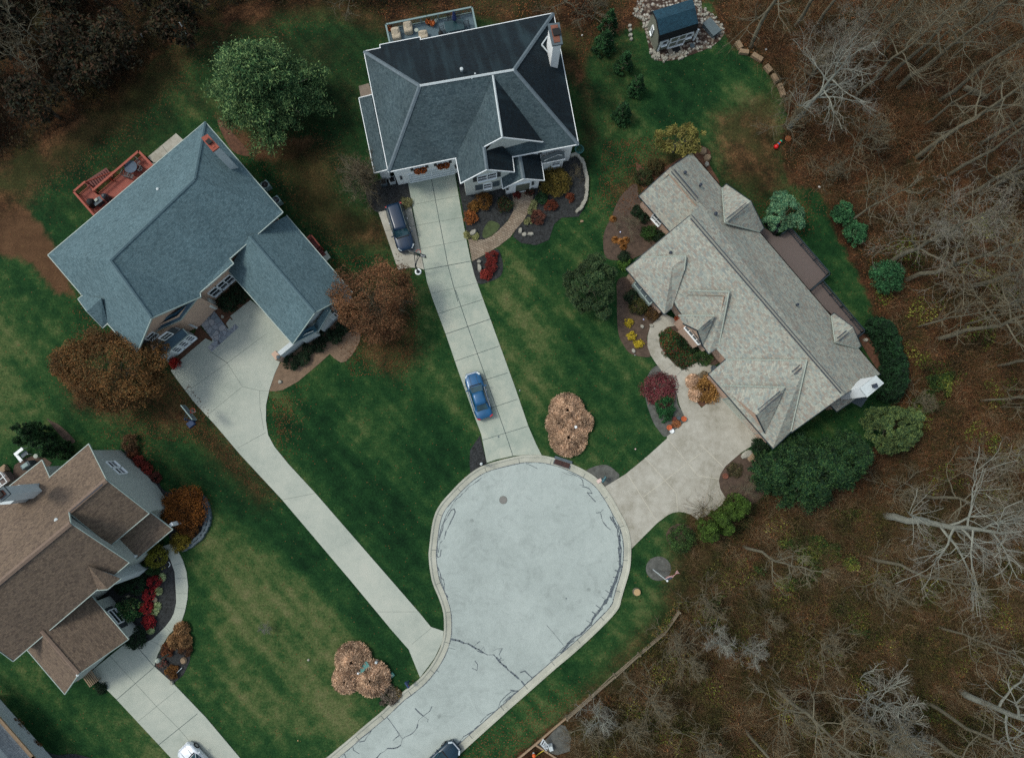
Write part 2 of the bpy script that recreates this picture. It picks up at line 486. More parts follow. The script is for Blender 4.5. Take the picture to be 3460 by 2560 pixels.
def build_ground():
    xs = np.concatenate([[-900, -500, -300, -180, -120, -90], np.arange(-66, 68, 0.45), [92, 120, 180, 300, 500, 900]])
    ys = np.concatenate([[-900, -500, -300, -180, -120, -80], np.arange(-42, 62, 0.45), [92, 120, 180, 300, 500, 900]])
    X, Y = np.meshgrid(xs, ys)
    nx, ny = len(xs), len(ys)
    rs = np.random.RandomState(3)
    V = np.stack([X.ravel(), Y.ravel(), np.zeros(X.size)], 1)
    i = np.arange(ny-1)[:, None]*nx+np.arange(nx-1)[None, :]
    F = np.stack([i, i+1, i+1+nx, i+nx], 2).reshape(-1, 4)
    def m(polys, w):
        r = np.zeros(X.shape)
        for p in polys:
            r = np.maximum(r, sstep(poly_sdf(X, Y, [P('F', u, v) for u, v in p]), w))
        return r
    woods = m(WOODS, 1.5); dry = m(DRY, 3.0); dirt = m(DIRT, 1.6); leafy = m(LEAFY, 2.0); dark_cover = m(DARK_COVER, 2.5); half = np.maximum(m(HALF, 3.0), .6*m(HALF2, 4.0))
    far = ((np.abs(X) > 70) | (np.abs(Y) > 70)) & (Y > -60)
    woods = np.where(far, 1.0, woods); woods = np.maximum(woods, sstep(Y-47.5+3*np.sin(X*.15), 3.0))
    t = NT('lawn_and_leaf_litter')
    at = t.n('Attribute'); at.attribute_name = 'cover'
    at2 = t.n('Attribute'); at2.attribute_name = 'cover_b'
    sep = t.n('SeparateColor'); t.L(at.outputs['Color'], sep.inputs[0])
    sep2 = t.n('SeparateColor'); t.L(at2.outputs['Color'], sep2.inputs[0])
    n_big = t.noise(0.16, 4, 0.6); n_mid = t.noise(0.9, 4, 0.6); n_fine = t.noise(6, 4, 0.75); n_tiny = t.noise(26, 2, 0.7); n_turf = t.noise(5.5, 5, 0.95)
    stripes = t.noise(0.5, 2, 0.5, vec=t.mapv(t.mapv(t.pos(), (1, 1, 1), (0, 0, math.radians(47))), (0.1, 1.3, 1)))
    def edge(mask, soft=0.16):
        s = t.math('ADD', mask, t.math('MULTIPLY', t.math('SUBTRACT', n_mid, 0.5), 0.9))
        s = t.math('ADD', s, t.math('MULTIPLY', t.math('SUBTRACT', n_fine, 0.5), 0.5))
        return t.ramp(s, [(0.5-soft, 0.0), (0.5+soft, 1.0)])
    # grass: dark green to olive, in blotches and faint mowing lines
    g = t.math('ADD', t.math('MULTIPLY', n_big, 0.30), t.math('MULTIPLY', n_mid, 0.26))
    g = t.math('ADD', g, t.math('MULTIPLY', n_fine, 0.2))
    g = t.math('ADD', g, t.math('MULTIPLY', stripes, 0.24))
    g = t.math('ADD', g, t.math('MULTIPLY', sep.outputs[1], 0.085))
    g = t.math('SUBTRACT', g, t.math('MULTIPLY', sep2.outputs[0], 0.08))
    grass = t.ramp(g, [(0.38, lin('0b2312')), (0.47, lin('16331a')), (0.535, lin('264021')), (0.60, lin('43502f')), (0.70, lin('605f42'))])
    grass = t.mix(1.0, grass, t.ramp(n_turf, [(0.3, 0.3), (0.7, 1.95)]), 'MULTIPLY')
    # leaf litter of the woods
    w = t.math('ADD', t.math('MULTIPLY', n_turf, 0.7), t.math('MULTIPLY', n_mid, 0.3))
    litter = t.ramp(w, [(0.36, lin('17120e')), (0.45, lin('2e2118')), (0.52, lin('4b3423')), (0.58, lin('6a4a33')), (0.68, lin('8e765c'))])
    olive = t.ramp(n_turf, [(0.35, lin('1a1b10')), (0.6, lin('37371e')), (0.8, lin('525030'))])
    litter = t.mix(t.ramp(t.noise(0.23, 4, 0.6, vec=t.mapv(t.pos(), loc=(31, 7, 0))), [(0.42, 0.0), (0.58, 0.9)]), litter, olive)
    litter = t.mix(t.math('MULTIPLY', sep2.outputs[0], 0.65), litter, olive)
    litter = t.mix(1.0, litter, t.ramp(t.noise(0.2, 4, 0.6, vec=t.mapv(t.pos(), loc=(5, 60, 0))), [(0.36, 0.38), (0.5, 0.85), (0.64, 1.3)]), 'MULTIPLY')
    vor = t.n('TexVoronoi'); vor.inputs['Scale'].default_value = 7; t.L(t.pos(), vor.inputs['Vector'])
    leafc = t.ramp(vor.outputs['Color'], [(0.2, lin('2e1a10')), (0.45, lin('5e3620')), (0.6, lin('6e5239')), (0.8, lin('432a1c'))])
    isleaf = t.ramp(vor.outputs['Distance'], [(0.28, 1.0), (0.42, 0.0)])
    dirt_c = t.ramp(w, [(0.35, lin('3a2a1e')), (0.55, lin('57412f')), (0.7, lin('6b533d'))])
    col = t.mix(edge(sep.outputs[2]), grass, dirt_c)
    dens = t.math('ADD', sep2.outputs[1], t.math('MULTIPLY', t.math('SUBTRACT', n_mid, 0.5), 0.6))
    sc_ = t.n('SeparateColor'); t.L(vor.outputs['Color'], sc_.inputs[0])
    lf = t.math('GREATER_THAN', t.math('MULTIPLY', dens, 0.9), sc_.outputs[0])
    col = t.mix(t.math('MULTIPLY', lf, isleaf), col, leafc)
    # a thin scatter of bright fallen leaves on every lawn
    vor2 = t.n('TexVoronoi'); vor2.inputs['Scale'].default_value = 4.3; t.L(t.pos(), vor2.inputs['Vector'])
    sc2 = t.n('SeparateColor'); t.L(vor2.outputs['Color'], sc2.inputs[0])
    sp = t.math('MULTIPLY', t.ramp(vor2.outputs['Distance'], [(0.14, 1.0), (0.2, 0.0)]), t.math('GREATER_THAN', sc2.outputs[1], t.math('SUBTRACT', 0.93, t.math('MULTIPLY', sep2.outputs[1], 0.5))))
    col = t.mix(sp, col, t.ramp(sc2.outputs[2], [(0.2, lin('6e4a30')), (0.6, lin('857a68')), (0.8, lin('655a34'))]))
    hf = t.math('ADD', t.math('MULTIPLY', sep2.outputs[2], 0.75), t.math('MULTIPLY', t.math('SUBTRACT', t.noise(3.0, 6, 0.9), 0.5), 2.2))
    col = t.mix(t.math('MULTIPLY', t.ramp(hf, [(0.25, 0.0), (0.65, 0.9)]), sep2.outputs[2]), col, litter)
    lit2 = t.mix(t.math('MULTIPLY', t.math('GREATER_THAN', sc_.outputs[1], 0.62), isleaf), litter, t.mix(1.0, leafc, (0.75, 0.75, 0.75, 1), 'MULTIPLY'))
    col = t.mix(edge(sep.outputs[0], 0.1), col, lit2)
    t.bump(n_fine, 0.5, 0.08)
    t.done(col, 0.95, 0.0, 0.1)
    o = np_mesh('ground', V, F, t.mat)
    z = np.ones(X.size)
    for nm, chans in (('cover', (woods, dry, dirt)), ('cover_b', (dark_cover, leafy, half))):
        a = o.data.color_attributes.new(nm, 'FLOAT_COLOR', 'POINT')
        a.data.foreach_set('color', np.stack([c.ravel() for c in chans]+[z], 1).astype(np.float32).ravel())
    tag(o, kind='structure')
    return o
build_ground()

# ------------------------------------------------------------------ paving
def concrete(name, cols, stain=0.35, scale=0.35, speck=18):
    t = NT(name)
    n1 = t.noise(scale, 5, 0.6); n2 = t.noise(1.4, 6, 0.8); n3 = t.noise(speck, 3, 0.8)
    f = t.math('ADD', t.math('MULTIPLY', n1, 0.5), t.math('MULTIPLY', n2, 0.3))
    f = t.math('ADD', f, t.math('MULTIPLY', n3, 0.2))
    k = len(cols)
    col = t.ramp(f, [(0.34+0.32*i/(k-1), lin(c)) for i, c in enumerate(cols)])
    col = t.mix(1.0, col, t.ramp(n3, [(0.2, 1-stain*0.4), (0.8, 1+stain*0.3)]), 'MULTIPLY')
    if 'asphalt' in name:                  # old oil drips and worn patches
        vs = t.n('TexVoronoi'); vs.inputs['Scale'].default_value = 0.33; t.L(t.pos(), vs.inputs['Vector'])
        col = t.mix(1.0, col, t.ramp(vs.outputs['Distance'], [(0.03, 0.72), (0.09, 1.0)]), 'MULTIPLY')
        col = t.mix(1.0, col, t.ramp(t.noise(0.5, 6, 0.75, dist=1.5), [(0.35, 0.86), (0.5, 1.0), (0.7, 1.05)]), 'MULTIPLY')
    t.bump(n3, 0.15, 0.01)
    return t.done(col, 0.9, 0.0, 0.3)
M['asphalt'] = concrete('sunbleached_asphalt', ['8b9593', '98a3a1', 'a1acaa', 'a9b2af'], 0.5, 0.12, 20)
M['tar'] = flat('crack_sealing_tar', '4c565e', 0.25, 4, 0.6)
M['kerb'] = concrete('kerb_concrete', ['8b8e85', 'a3a59a', 'b0b2a8'], 0.3, 0.5)
M['concA'] = concrete('mottled_concrete', ['7d8a80', '929d94', 'a3aa9f', 'b2b2a5'], 0.35, 0.3)
M['concB'] = concrete('smooth_concrete', ['868f87', '9aa29a', 'a6aca3', 'adb0a7'], 0.25, 0.2)
M['concC'] = concrete('warm_concrete', ['7d7b6d', '96948a', 'a4a39a', 'b0afa7'], 0.3, 0.35)
M['joint'] = flat('dark_joint', '3b4a4c', 0.3, 3, 0.9)
M['jointl'] = flat('faint_joint', '6f7872', 0.3, 3, 0.9)
M['mulchblack'] = flat('black_mulch', '25282a', 0.8, 3, 0.95, fine=6, bump=0.8)
M['mulchbrown'] = flat('brown_mulch', '4a3d34', 0.5, 2, 0.95, fine=6, bump=0.8)
M['mulchgrey'] = flat('grey_mulch', '50524f', 0.5, 2, 0.95, fine=6, bump=0.8)
M['leafbed'] = flat('leaf_covered_bed', '54392a', 0.6, 3, 0.95, fine=9, bump=0.6)
M['tanbed'] = flat('tan_gravel_bed', '6e5c4c', 0.35, 2, 0.95, fine=14, bump=0.5)

def sheet(name, pts, mat, z=0.03, thick=0.0, extra=None, kind='structure', label=None, cat=None):
    m = MB()
    if thick: m.prism(pts, z-thick, z)
    else:
        p = ccw([Vector((a.x, a.y, 0)) for a in pts]); m.face([(a.x, a.y, z) for a in p])
    mats = [mat]
    if extra:
        for (a, b, w, mt) in extra:
            if mt not in mats: mats.append(mt)
            d = (b-a).normalized(); s = Vector((-d.y, d.x, 0))*w/2
            zz = z+0.005
            m.face([(a.x-s.x, a.y-s.y, zz), (b.x-s.x, b.y-s.y, zz), (b.x+s.x, b.y+s.y, zz), (a.x+s.x, a.y+s.y, zz)][::1], mats.index(mt))
    o = m.build(name, mats)
    return tag(o, label, cat, kind=kind)

# the road: cul-de-sac bulb and the street leaving at the bottom
ri = []
ri += PL('L1', [(-400, 2480), (100, 1905), (400, 1645), (520, 1545), (700, 1390), (850, 1265), (1000, 1120), (1180, 980), (1310, 830), (1395, 680), (1435, 560), (1448, 450), (1440, 290), (1400, 150), (1345, 20)])
ri += PL('K1', [(400, 1400), (380, 1240), (385, 1120), (440, 800), (600, 590), (780, 420), (940, 335), (1240, 258), (1390, 250), (1520, 262), (1740, 330), (1990, 470)])
ri += PL('K2', [(300, 660), (370, 790), (440, 920), (475, 1060), (480, 1200), (465, 1350), (415, 1520), (380, 1640)])
ri += PL('L2', [(1000, 240), (830, 420), (600, 630), (450, 755), (200, 975), (0, 1150)])
ri += PL('L1', [(1683-1000, 0)][:0]+[(1880, 1195), (1540, 1500), (1200, 1810), (700, 2290)])
RI = smooth_line(ri, 5)
m = MB()
m.face([(p.x, p.y, 0.025) for p in ccw(list(RI))])
# tar lines in the asphalt
def ribbon(mb, pts, w, z, mat=0, jit=0.0, rnd=random.Random(1)):
    for a, b in zip(pts[:-1], pts[1:]):
        d = (b-a)
        if d.length < 1e-4: continue
        d.normalize(); s = Vector((-d.y, d.x, 0))*w*(0.5+jit*rnd.uniform(-.5, .5))
        a2, b2 = a-d*w*0.3, b+d*w*0.3
        mb.face([(a2.x-s.x, a2.y-s.y, z), (b2.x-s.x, b2.y-s.y, z), (b2.x+s.x, b2.y+s.y, z), (a2.x+s.x, a2.y+s.y, z)], mat)
def wiggle(pts, step=0.5, amp=0.08, seed=0):
    r = random.Random(seed); out = [pts[0]]
    for a, b in zip(pts[:-1], pts[1:]):
        n = max(1, int((b-a).length/step))
        for k in range(1, n+1):
            p = a.lerp(b, k/n)
            out.append(p+Vector((r.uniform(-amp, amp), r.uniform(-amp, amp), 0)) if k < n else p)
    return out
zt = [0.030]
def crack(q, pts, w=0.11, amp=0.07, seed=0):
    w *= 0.72; amp *= 0.8
    zt[0] += 0.00023
    ribbon(m, wiggle(PL(q, pts), 0.35, amp, seed+len(pts)), w, zt[0], 1, 0.7)
edge_line = []
for i, p in enumerate(RI):
    a, b = RI[max(i-1, 0)], RI[min(i+1, len(RI)-1)]
    d = (b-a).normalized(); nrm = Vector((-d.y, d.x, 0))
    edge_line.append(p-nrm*0.05)
RIN = edge_line
ribbon(m, wiggle(RI, 0.5, 0.02, 4), 0.09, 0.029, 1, 0.6)
crack('L1', [(1445, 545), (1520, 560), (1640, 610), (1700, 640), (1780, 690), (1840, 690), (1900, 760), (2000, 850), (2070, 910), (2125, 970)], 0.17, 0.1)
crack('L1', [(1640, 610), (1690, 655), (1780, 690)], 0.08); crack('L1', [(1655, 610), (1710, 565)], 0.07); crack('L1', [(1720, 655), (1745, 615), (1760, 665)], 0.06)
crack('L1', [(1830, 655), (1870, 635), (1920, 630), (1890, 690), (1910, 720), (1880, 745), (1935, 735)], 0.07)
crack('L1', [(1110, 1190), (1150, 1230), (1185, 1260), (1245, 1215), (1265, 1170)], 0.1); crack('L1', [(1185, 1260), (1230, 1290), (1225, 1315)], 0.06)
crack('L1', [(1185, 1260), (1140, 1300), (1125, 1370), (1070, 1430), (990, 1470), (975, 1530), (910, 1560), (850, 1560), (760, 1640), (650, 1700)], 0.1, 0.1)
crack('L1', [(845, 1270), (900, 1340), (935, 1390), (975, 1450), (990, 1470)], 0.09); crack('L1', [(935, 1390), (960, 1440), (905, 1485)], 0.08)
crack('L1', [(1640, 815), (1685, 835), (1690, 780), (1665, 745)], 0.06); crack('L1', [(1310, 835), (1330, 850)], 0.08); crack('L1', [(1425, 625), (1480, 640)], 0.07)
crack('L1', [(530, 1545), (540, 1580), (590, 1610)], 0.1); crack('L1', [(2095, 850), (2130, 840), (2170, 880), (2200, 910)], 0.09)
crack('L1', [(1880, 1195), (1900, 1130), (1960, 1065), (2000, 1035), (2065, 1025)], 0.09); crack('L1', [(1900, 1180), (1960, 1130), (2010, 1080), (2060, 1030)], 0.08)
crack('L1', [(1715, 1320), (1780, 1250), (1850, 1215)], 0.08); crack('L1', [(1510, 1520), (1560, 1450), (1640, 1400), (1700, 1350)], 0.1)
crack('L1', [(560, 1500), (640, 1440), (700, 1400), (640, 1490), (590, 1500)], 0.08); crack('L1', [(430, 1640), (450, 1610), (470, 1660)], 0.07)
crack('K1', [(460, 1040), (480, 960), (530, 860), (575, 760), (565, 730), (535, 740), (500, 800), (450, 900), (430, 980), (410, 1050)], 0.09)
crack('K1', [(395, 1070), (430, 940), (500, 760), (570, 650), (700, 520), (845, 410)], 0.08); crack('K1', [(390, 1090), (400, 1180), (420, 1080), (440, 1060)], 0.08)
crack('K1', [(385, 1150), (395, 1230), (420, 1220), (430, 1150)], 0.08); crack('K1', [(395, 1330), (430, 1440), (455, 1460), (470, 1600), (500, 1640)], 0.1)
crack('K1', [(420, 1400), (440, 1500), (460, 1560)], 0.07); crack('K1', [(1675, 345), (1740, 375), (1790, 385)], 0.08); crack('K1', [(1740, 350), (1830, 390), (1890, 430), (1900, 490), (1860, 480)], 0.06)
crack('K1', [(1890, 500), (1960, 520), (1990, 570), (1940, 560), (1990, 620), (2025, 655)], 0.08); crack('K1', [(1310, 262), (1370, 285), (1425, 315)], 0.04)
crack('K1', [(2030, 770), (2075, 765), (2105, 735)], 0.09); crack('K1', [(2075, 765), (2100, 860), (2140, 905)], 0.06)
crack('K2', [(245, 780), (270, 870), (300, 910), (345, 945)], 0.06)
for s_, off in ((1, 0.0), (2, 0.25), (3, 0.5), (4, 0.72)):
    k2 = [(360, 810), (400, 880), (425, 960), (430, 1050), (450, 1130), (450, 1220), (440, 1330), (405, 1430), (380, 1530), (340, 1640)]
    crack('K2', [(u+off*35*math.sin(i*1.7+s_), v) for i, (u, v) in enumerate(k2)], 0.12 if s_ > 2 else 0.09, 0.16, s_)
    l2 = [(1060, 10), (1020, 90), (975, 180), (900, 290), (840, 370), (820, 420), (730, 510), (680, 530), (620, 590), (580, 640), (540, 680)]
    crack('L2', [(u-off*30*abs(math.sin(i*1.3+s_)), v-8) for i, (u, v) in enumerate(l2)], 0.1, 0.16, s_+5)
for i in range(6):      # rungs of the alligator cracking along the kerb
    t_ = i/5+.03*(i%2)
    a = (1045-t_*220, 40+t_*350)
    crack('L2', [a, (a[0]-42, a[1]-30)], 0.08, 0.05, i)
for i in range(5):
    t_ = i/4+.04*(i%2)
    a = (455-t_*90, 1280+t_*330)
    crack('K2', [a, (a[0]-38, a[1]-14)], 0.09, 0.05, i)
crack('L2', [(160, 855), (200, 840), (270, 900)], 0.09); crack('L2', [(200, 970), (260, 920), (290, 885)], 0.08); crack('L2', [(0, 1130), (60, 1080), (140, 1025), (70, 1020)], 0.1)
crack('L2', [(440, 745), (480, 715), (560, 620), (590, 600), (600, 640)], 0.08); crack('L2', [(405, 415), (480, 500), (560, 600)], 0.035, 0.03)
road = m.build('road', [M['asphalt'], M['tar']])
tag(road, kind='structure')

# rolled concrete kerb round the bulb and down both sides of the street
m = MB()
prof = [(0.0, 0.028), (0.45, 0.045), (0.56, 0.13), (0.74, 0.14), (0.75, 0.0)]
rings = []
for i, p in enumerate(RI):
    a, b = RI[max(i-1, 0)], RI[min(i+1, len(RI)-1)]
    d = (b-a).normalized(); nrm = Vector((-d.y, d.x, 0))
    rings.append([p+nrm*w_+Vector((0, 0, z_)) for w_, z_ in prof])
# the outline runs with the road on its right-hand side
acc = 0
for i in range(len(rings)-1):
    for k in range(len(prof)-1):
        m.face([rings[i][k], rings[i][k+1], rings[i+1][k+1], rings[i+1][k]])
    acc += (RI[i+1]-RI[i]).length
    if acc > 3.0:
        acc = 0
        a, b = rings[i+1][0], rings[i+1][3]
        d = (RI[i+1]-RI[i]).normalized()*0.02
        m.face([a-d+Vector((0, 0, .008)), a+d+Vector((0, 0, .008)), rings[i+1][1]+d+Vector((0, 0, .008)), rings[i+1][1]-d+Vector((0, 0, .008))], 1)
        m.face([rings[i+1][1]-d+Vector((0, 0, .008)), rings[i+1][1]+d+Vector((0, 0, .008)), b+d+Vector((0, 0, .008)), b-d+Vector((0, 0, .008))], 1)
tag(m.build('kerb', [M['kerb'], M['joint']], smooth=False), kind='structure')

def lines(q, segs, w, mt):
    out = []
    for s in segs:
        pts = PL(q, s)
        out += [(a, b, w, mt) for a, b in zip(pts[:-1], pts[1:])]
    return out
J, JL = M['joint'], M['jointl']
# driveway of the top house
dA = PL('A2', [(880, 350), (930, 600), (1065, 1310), (1090, 1440), (1160, 1650)])+PL('M', [(430, 410), (560, 790), (700, 1180), (760, 1340), (812, 1605)])
dA += PL('M', [(900, 1575), (1060, 1540), (1190, 1530), (1323, 1535)])+PL('M', [(1270, 1430), (1200, 1270), (1070, 890), (845, 270)])
dA += PL('A2', [(1700, 1650), (1600, 1370), (1560, 1215), (1510, 975), (1385, 258)])
eA = lines('A2', [[(1130, 300), (1315, 1265), (1420, 1650)], [(1065, 1310), (1570, 1215)]], 0.06, J)+lines('M', [[(520, 0), (635, 340), (985, 1330), (1055, 1540)], [(430, 410), (845, 270)]], 0.06, J)
eA += lines('A2', [[(925, 615), (1435, 515)], [(935, 842), (1475, 745)], [(1025, 1085), (1515, 985)], [(1145, 1560), (1640, 1450)]], 0.04, JL)
eA += lines('M', [[(360, 220), (770, 90)], [(520, 660), (930, 520)], [(800, 835), (1005, 770)], [(600, 900), (800, 835)], [(870, 1090), (1095, 1015)], [(680, 1140), (870, 1090)], [(770, 1395), (1195, 1265)]], 0.045, J)
sheet('driveway', dA, M['concA'], 0.07, 0.07, eA)
sheet('parking_pad', PL('A2', [(568, 690), (920, 618), (1020, 1090), (1062, 1308), (1000, 1290), (900, 1284), (780, 1310)]), M['concC'], 0.066, 0.066,
      lines('A2', [[(640, 893), (960, 840)], [(918, 618), (1060, 1305)]], 0.035, J))
sheet('garage_apron', PL('A', [(533, 1425), (900, 1340), (908, 1366), (540, 1446)]), flat('brown_apron', '7b6f5e', 0.2, 2), 0.078)
# driveway of the blue-roofed house
dB = PL('B4', [(-80, 1660), (0, 1560), (350, 1260), (430, 1300), (470, 1130), (640, 1140), (605, 1080), (690, 1030), (655, 985), (905, 785), (1000, 860), (1430, 1300)])
dB += PL('N', [(1250, 130), (1222, 220), (1180, 310), (1130, 460), (1100, 600), (1099, 750), (1120, 880), (1180, 990), (1310, 1150), (1560, 1420), (1760, 1650)])
dB += PL('L1', [(1150, 300), (1255, 430), (1375, 470), (1366, 560), (1290, 720), (1155, 900), (1050, 640), (900, 470), (510, 0)])
dB += PL('N', [(1250, 1480), (860, 1060), (640, 800), (420, 560), (262, 350)])
eB = lines('N', [[(590, 105), (740, 210), (400, 450)], [(740, 210), (1100, -60)], [(560, 90), (740, 210)], [(740, 210), (880, 430), (1040, 465), (1130, 470)], [(1040, 465), (1045, 620), (1080, 830)], [(880, 430), (560, 690)], [(835, 1000), (1100, 855)], [(1250, 1480), (1560, 1420)]], 0.035, JL)
eB += lines('L1', [[(1080, 590), (1260, 440)], [(760, 290), (1150, 290)]], 0.03, JL)
sheet('driveway', dB, M['concB'], 0.07, 0.07, eB)
# driveway of the tan-roofed house
dC = PL('C4', [(880, 1095), (1055, 955), (1400, 1370), (1360, 1440)])+PL('K2', [(1690, 150), (1530, 290), (1480, 370), (1462, 440), (1480, 530), (1540, 625), (1480, 700), (1350, 790), (1250, 850), (1180, 790), (1110, 765), (1050, 758), (990, 768), (940, 790), (830, 870), (555, 1145)])
dC += PL('K2', [(530, 1000), (440, 820), (270, 510), (500, 370), (720, 190), (930, 0)])+PL('C4', [(560, 1360), (740, 1215)])
eC = lines('K2', [[(520, 370), (830, 870)], [(700, 200), (1025, 570), (1035, 755)], [(930, 0), (1245, 385), (1460, 420)], [(1270, 60), (1510, 300)], [(690, 600), (1280, 150)]], 0.05, flat('pale_joint', 'b3b0a2', 0.1, 2))
sheet('driveway', dC, M['concC'], 0.07, 0.07, eC)
# driveway of the brown-roofed house
dD = PL('D7', [(700, 985), (980, 755), (1085, 775), (1215, 928), (1370, 1070), (1620, 1330), (1890, 1650), (2300, 2120), (1820, 2200), (1340, 1640), (920, 1190), (770, 1040)])
eD = lines('D7', [[(920, 1190), (1215, 935)], [(1250, 1545), (1555, 1300)], [(1085, 780), (1215, 930)]], 0.05, J)+lines('D7', [[(870, 850), (1060, 1055), (1230, 1240), (1410, 1420), (1700, 1760)], [(1090, 1360), (1385, 1120)], [(1640, 1990), (2010, 1790)]], 0.035, JL)
sheet('driveway', dD, M['concB'], 0.07, 0.07, eD)
# paths
pD = PL('D6', [(1600, 1270), (1490, 1340)])[:0]+PL('D7', [(1085, 775), (1200, 715), (1300, 620), (1345, 560), (1370, 510), (1387, 430), (1385, 350), (1375, 190), (1340, 90), (1270, -10), (1370, -40), (1400, 20), (1440, 100), (1468, 190), (1480, 300), (1475, 400), (1455, 500), (1425, 590), (1330, 680), (1270, 780), (1240, 840), (1215, 928)])
sheet('path', pD, M['concB'], 0.068, 0.068, lines('D7', [[(1370, 135), (1440, 120)], [(1380, 240), (1475, 235)], [(1387, 355), (1478, 358)], [(1375, 465), (1465, 480)], [(1300, 620), (1350, 665)], [(1180, 725), (1280, 770)]], 0.03, JL))
t = NT('tan_brick_pavers')
b = t.n('TexBrick'); t.L(t.mapv(t.pos(), rot=(0, 0, 0.5)), b.inputs['Vector'])
b.inputs['Scale'].default_value = 1.0; b.inputs['Brick Width'].default_value = 0.34; b.inputs['Row Height'].default_value = 0.22; b.inputs['Mortar Size'].default_value = 0.02
b.inputs['Color1'].default_value = lin('7a6c5d'); b.inputs['Color2'].default_value = lin('8f8374'); b.inputs['Mortar'].default_value = lin('544a40')
M['pavers'] = t.done(t.mix(1.0, b.outputs[0], t.ramp(t.noise(1.2, 4), [(0.3, 0.8), (0.7, 1.15)]), 'MULTIPLY'), 0.9)
pA = PL('A2', [(1530, 978), (1620, 988), (1700, 985), (1780, 950), (1850, 895), (1960, 780), (2015, 680), (2012, 590), (2005, 470)])+PL('A3', [(700, 390), (735, 450), (725, 520), (690, 600), (640, 690), (560, 780), (520, 840)])+PL('A2', [(1980, 960), (1860, 1055), (1720, 1140), (1572, 1218)])
sheet('path', pA, M['pavers'], 0.068, 0.068)
pC = PL('C4', [(530, 215), (440, 300), (400, 350), (380, 430), (378, 520), (405, 600), (450, 670), (520, 765), (590, 860), (650, 950), (672, 1060), (740, 1215), (880, 1095), (810, 1010), (770, 910), (780, 815), (860, 800), (970, 760), (975, 700), (910, 680), (860, 660), (810, 690), (740, 705), (655, 716), (600, 660), (545, 590), (495, 530), (485, 460), (510, 400), (560, 345), (640, 330), (690, 300)])
sheet('path', pC, M['concC'], 0.068, 0.068, lines('C4', [[(380, 450), (485, 470)], [(520, 765), (620, 690)], [(860, 660), (860, 800)], [(590, 860), (740, 705)]], 0.03, JL))
t = NT('blue_grey_flagstone')
v = t.n('TexVoronoi', feature='DISTANCE_TO_EDGE'); v.inputs['Scale'].default_value = 1.9; t.L(t.pos(), v.inputs['Vector'])
v2 = t.n('TexVoronoi'); v2.inputs['Scale'].default_value = 1.9; t.L(t.pos(), v2.inputs['Vector'])
sp = t.n('SeparateColor'); t.L(v2.outputs['Color'], sp.inputs[0])
c0 = t.ramp(sp.outputs[0], [(0.2, lin('747e88')), (0.5, lin('868e98')), (0.8, lin('96999e'))])
M['flag'] = t.done(t.mix(t.ramp(v.outputs['Distance'], [(0.02, 1.0), (0.05, 0.0)]), c0, lin('4c5058')), 0.85)
fl = PL('B4', [(270, 1065), (460, 925), (640, 1160), (715, 1080), (762, 1122), (428, 1425), (375, 1370), (455, 1298)])
sheet('flagstone_walk', fl, M['flag'], 0.078, 0.078)
sheet('porch_slab', PL('B4', [(150, 1010), (330, 870), (460, 925), (270, 1065)]), flat('dark_porch_tile', '4d5560', 0.25, 3), 0.09, 0.09)
sheet('stepping_slab', PL('B4', [(605, 1075), (655, 1010), (720, 1085), (640, 1140)]), M['concB'], 0.075, 0.07)
sheet('patio', PL('B1', [(1440, 690), (1820, 373), (1960, 500), (1580, 830)]), M['concC'], 0.07, 0.07, lines('B1', [[(1650, 530), (1720, 620)]], 0.03, J))
sheet('patio', PL('E4', [(180, 430), (200, 360), (300, 290), (420, 240), (560, 230), (700, 330), (520, 560), (250, 600), (190, 520)]), M['mulchbrown'], 0.05)
sheet('step_slab', PL('A', [(147, 690), (225, 668), (260, 750), (165, 780)]), flat('brown_slab', '6d6156', 0.2, 2), 0.07, 0.07)
sheet('step_slab', PL('B4', [(1790, 225), (1850, 175), (1902, 262), (1845, 308)]), M['concB'], 0.12, 0.12)
sheet('walkway_slab', PL('D7', [(1010, 770), (1100, 690), (1110, 775)])[:0] or PL('C5', [(1250, 1230), (1350, 1180), (1460, 1230), (1400, 1310)]), M['slate'], 0.05)

# planted beds
def bed(pts, mat, z=0.03, sm=True):
    if sm: pts = smooth_line(pts, 4, closed=True)
    return sheet('mulch_bed', pts, M[mat], z)
bed(PL('A2', [(1395, 240), (1440, 480), (1505, 850), (1500, 930), (1560, 990), (1700, 990), (1860, 895), (2015, 700), (2015, 560), (2000, 400)]), 'mulchblack', sm=False)
bed(PL('A3', [(700, 400), (735, 450), (720, 540), (640, 690), (560, 780), (540, 839), (620, 900), (760, 920), (880, 870), (930, 720), (1000, 660), (1160, 650), (1220, 560), (1245, 420), (1235, 260), (1200, 130), (1100, 60), (900, 100)]), 'mulchblack', sm=False)
bed(PL('A2', [(1575, 1222), (1700, 1160), (1840, 1085), (1890, 1180), (1905, 1280), (1880, 1370), (1800, 1420), (1650, 1460), (1600, 1370)]), 'mulchblack')
bed(PL('A2', [(620, 330), (872, 350), (915, 612), (660, 668), (560, 690), (480, 620), (440, 450)]), 'mulchblack')
bed(PL('M', [(750, 1350), (780, 1480), (812, 1610), (740, 1650), (660, 1730), (652, 1600), (656, 1490), (700, 1420)]), 'mulchblack', sm=False)
bed(PL('K2', [(90, 340), (200, 285), (310, 278), (400, 340), (432, 400), (270, 505), (150, 400)]), 'mulchgrey')
bed(PL('K2', [(840+130*math.cos(a), 1345+125*math.sin(a)) for a in [i*math.pi/8 for i in range(16)]]), 'mulchgrey')
bed(PL('K2', [(1070+150*math.cos(a), 1010+130*math.sin(a)) for a in [i*math.pi/8 for i in range(16)]]), 'mulchbrown')
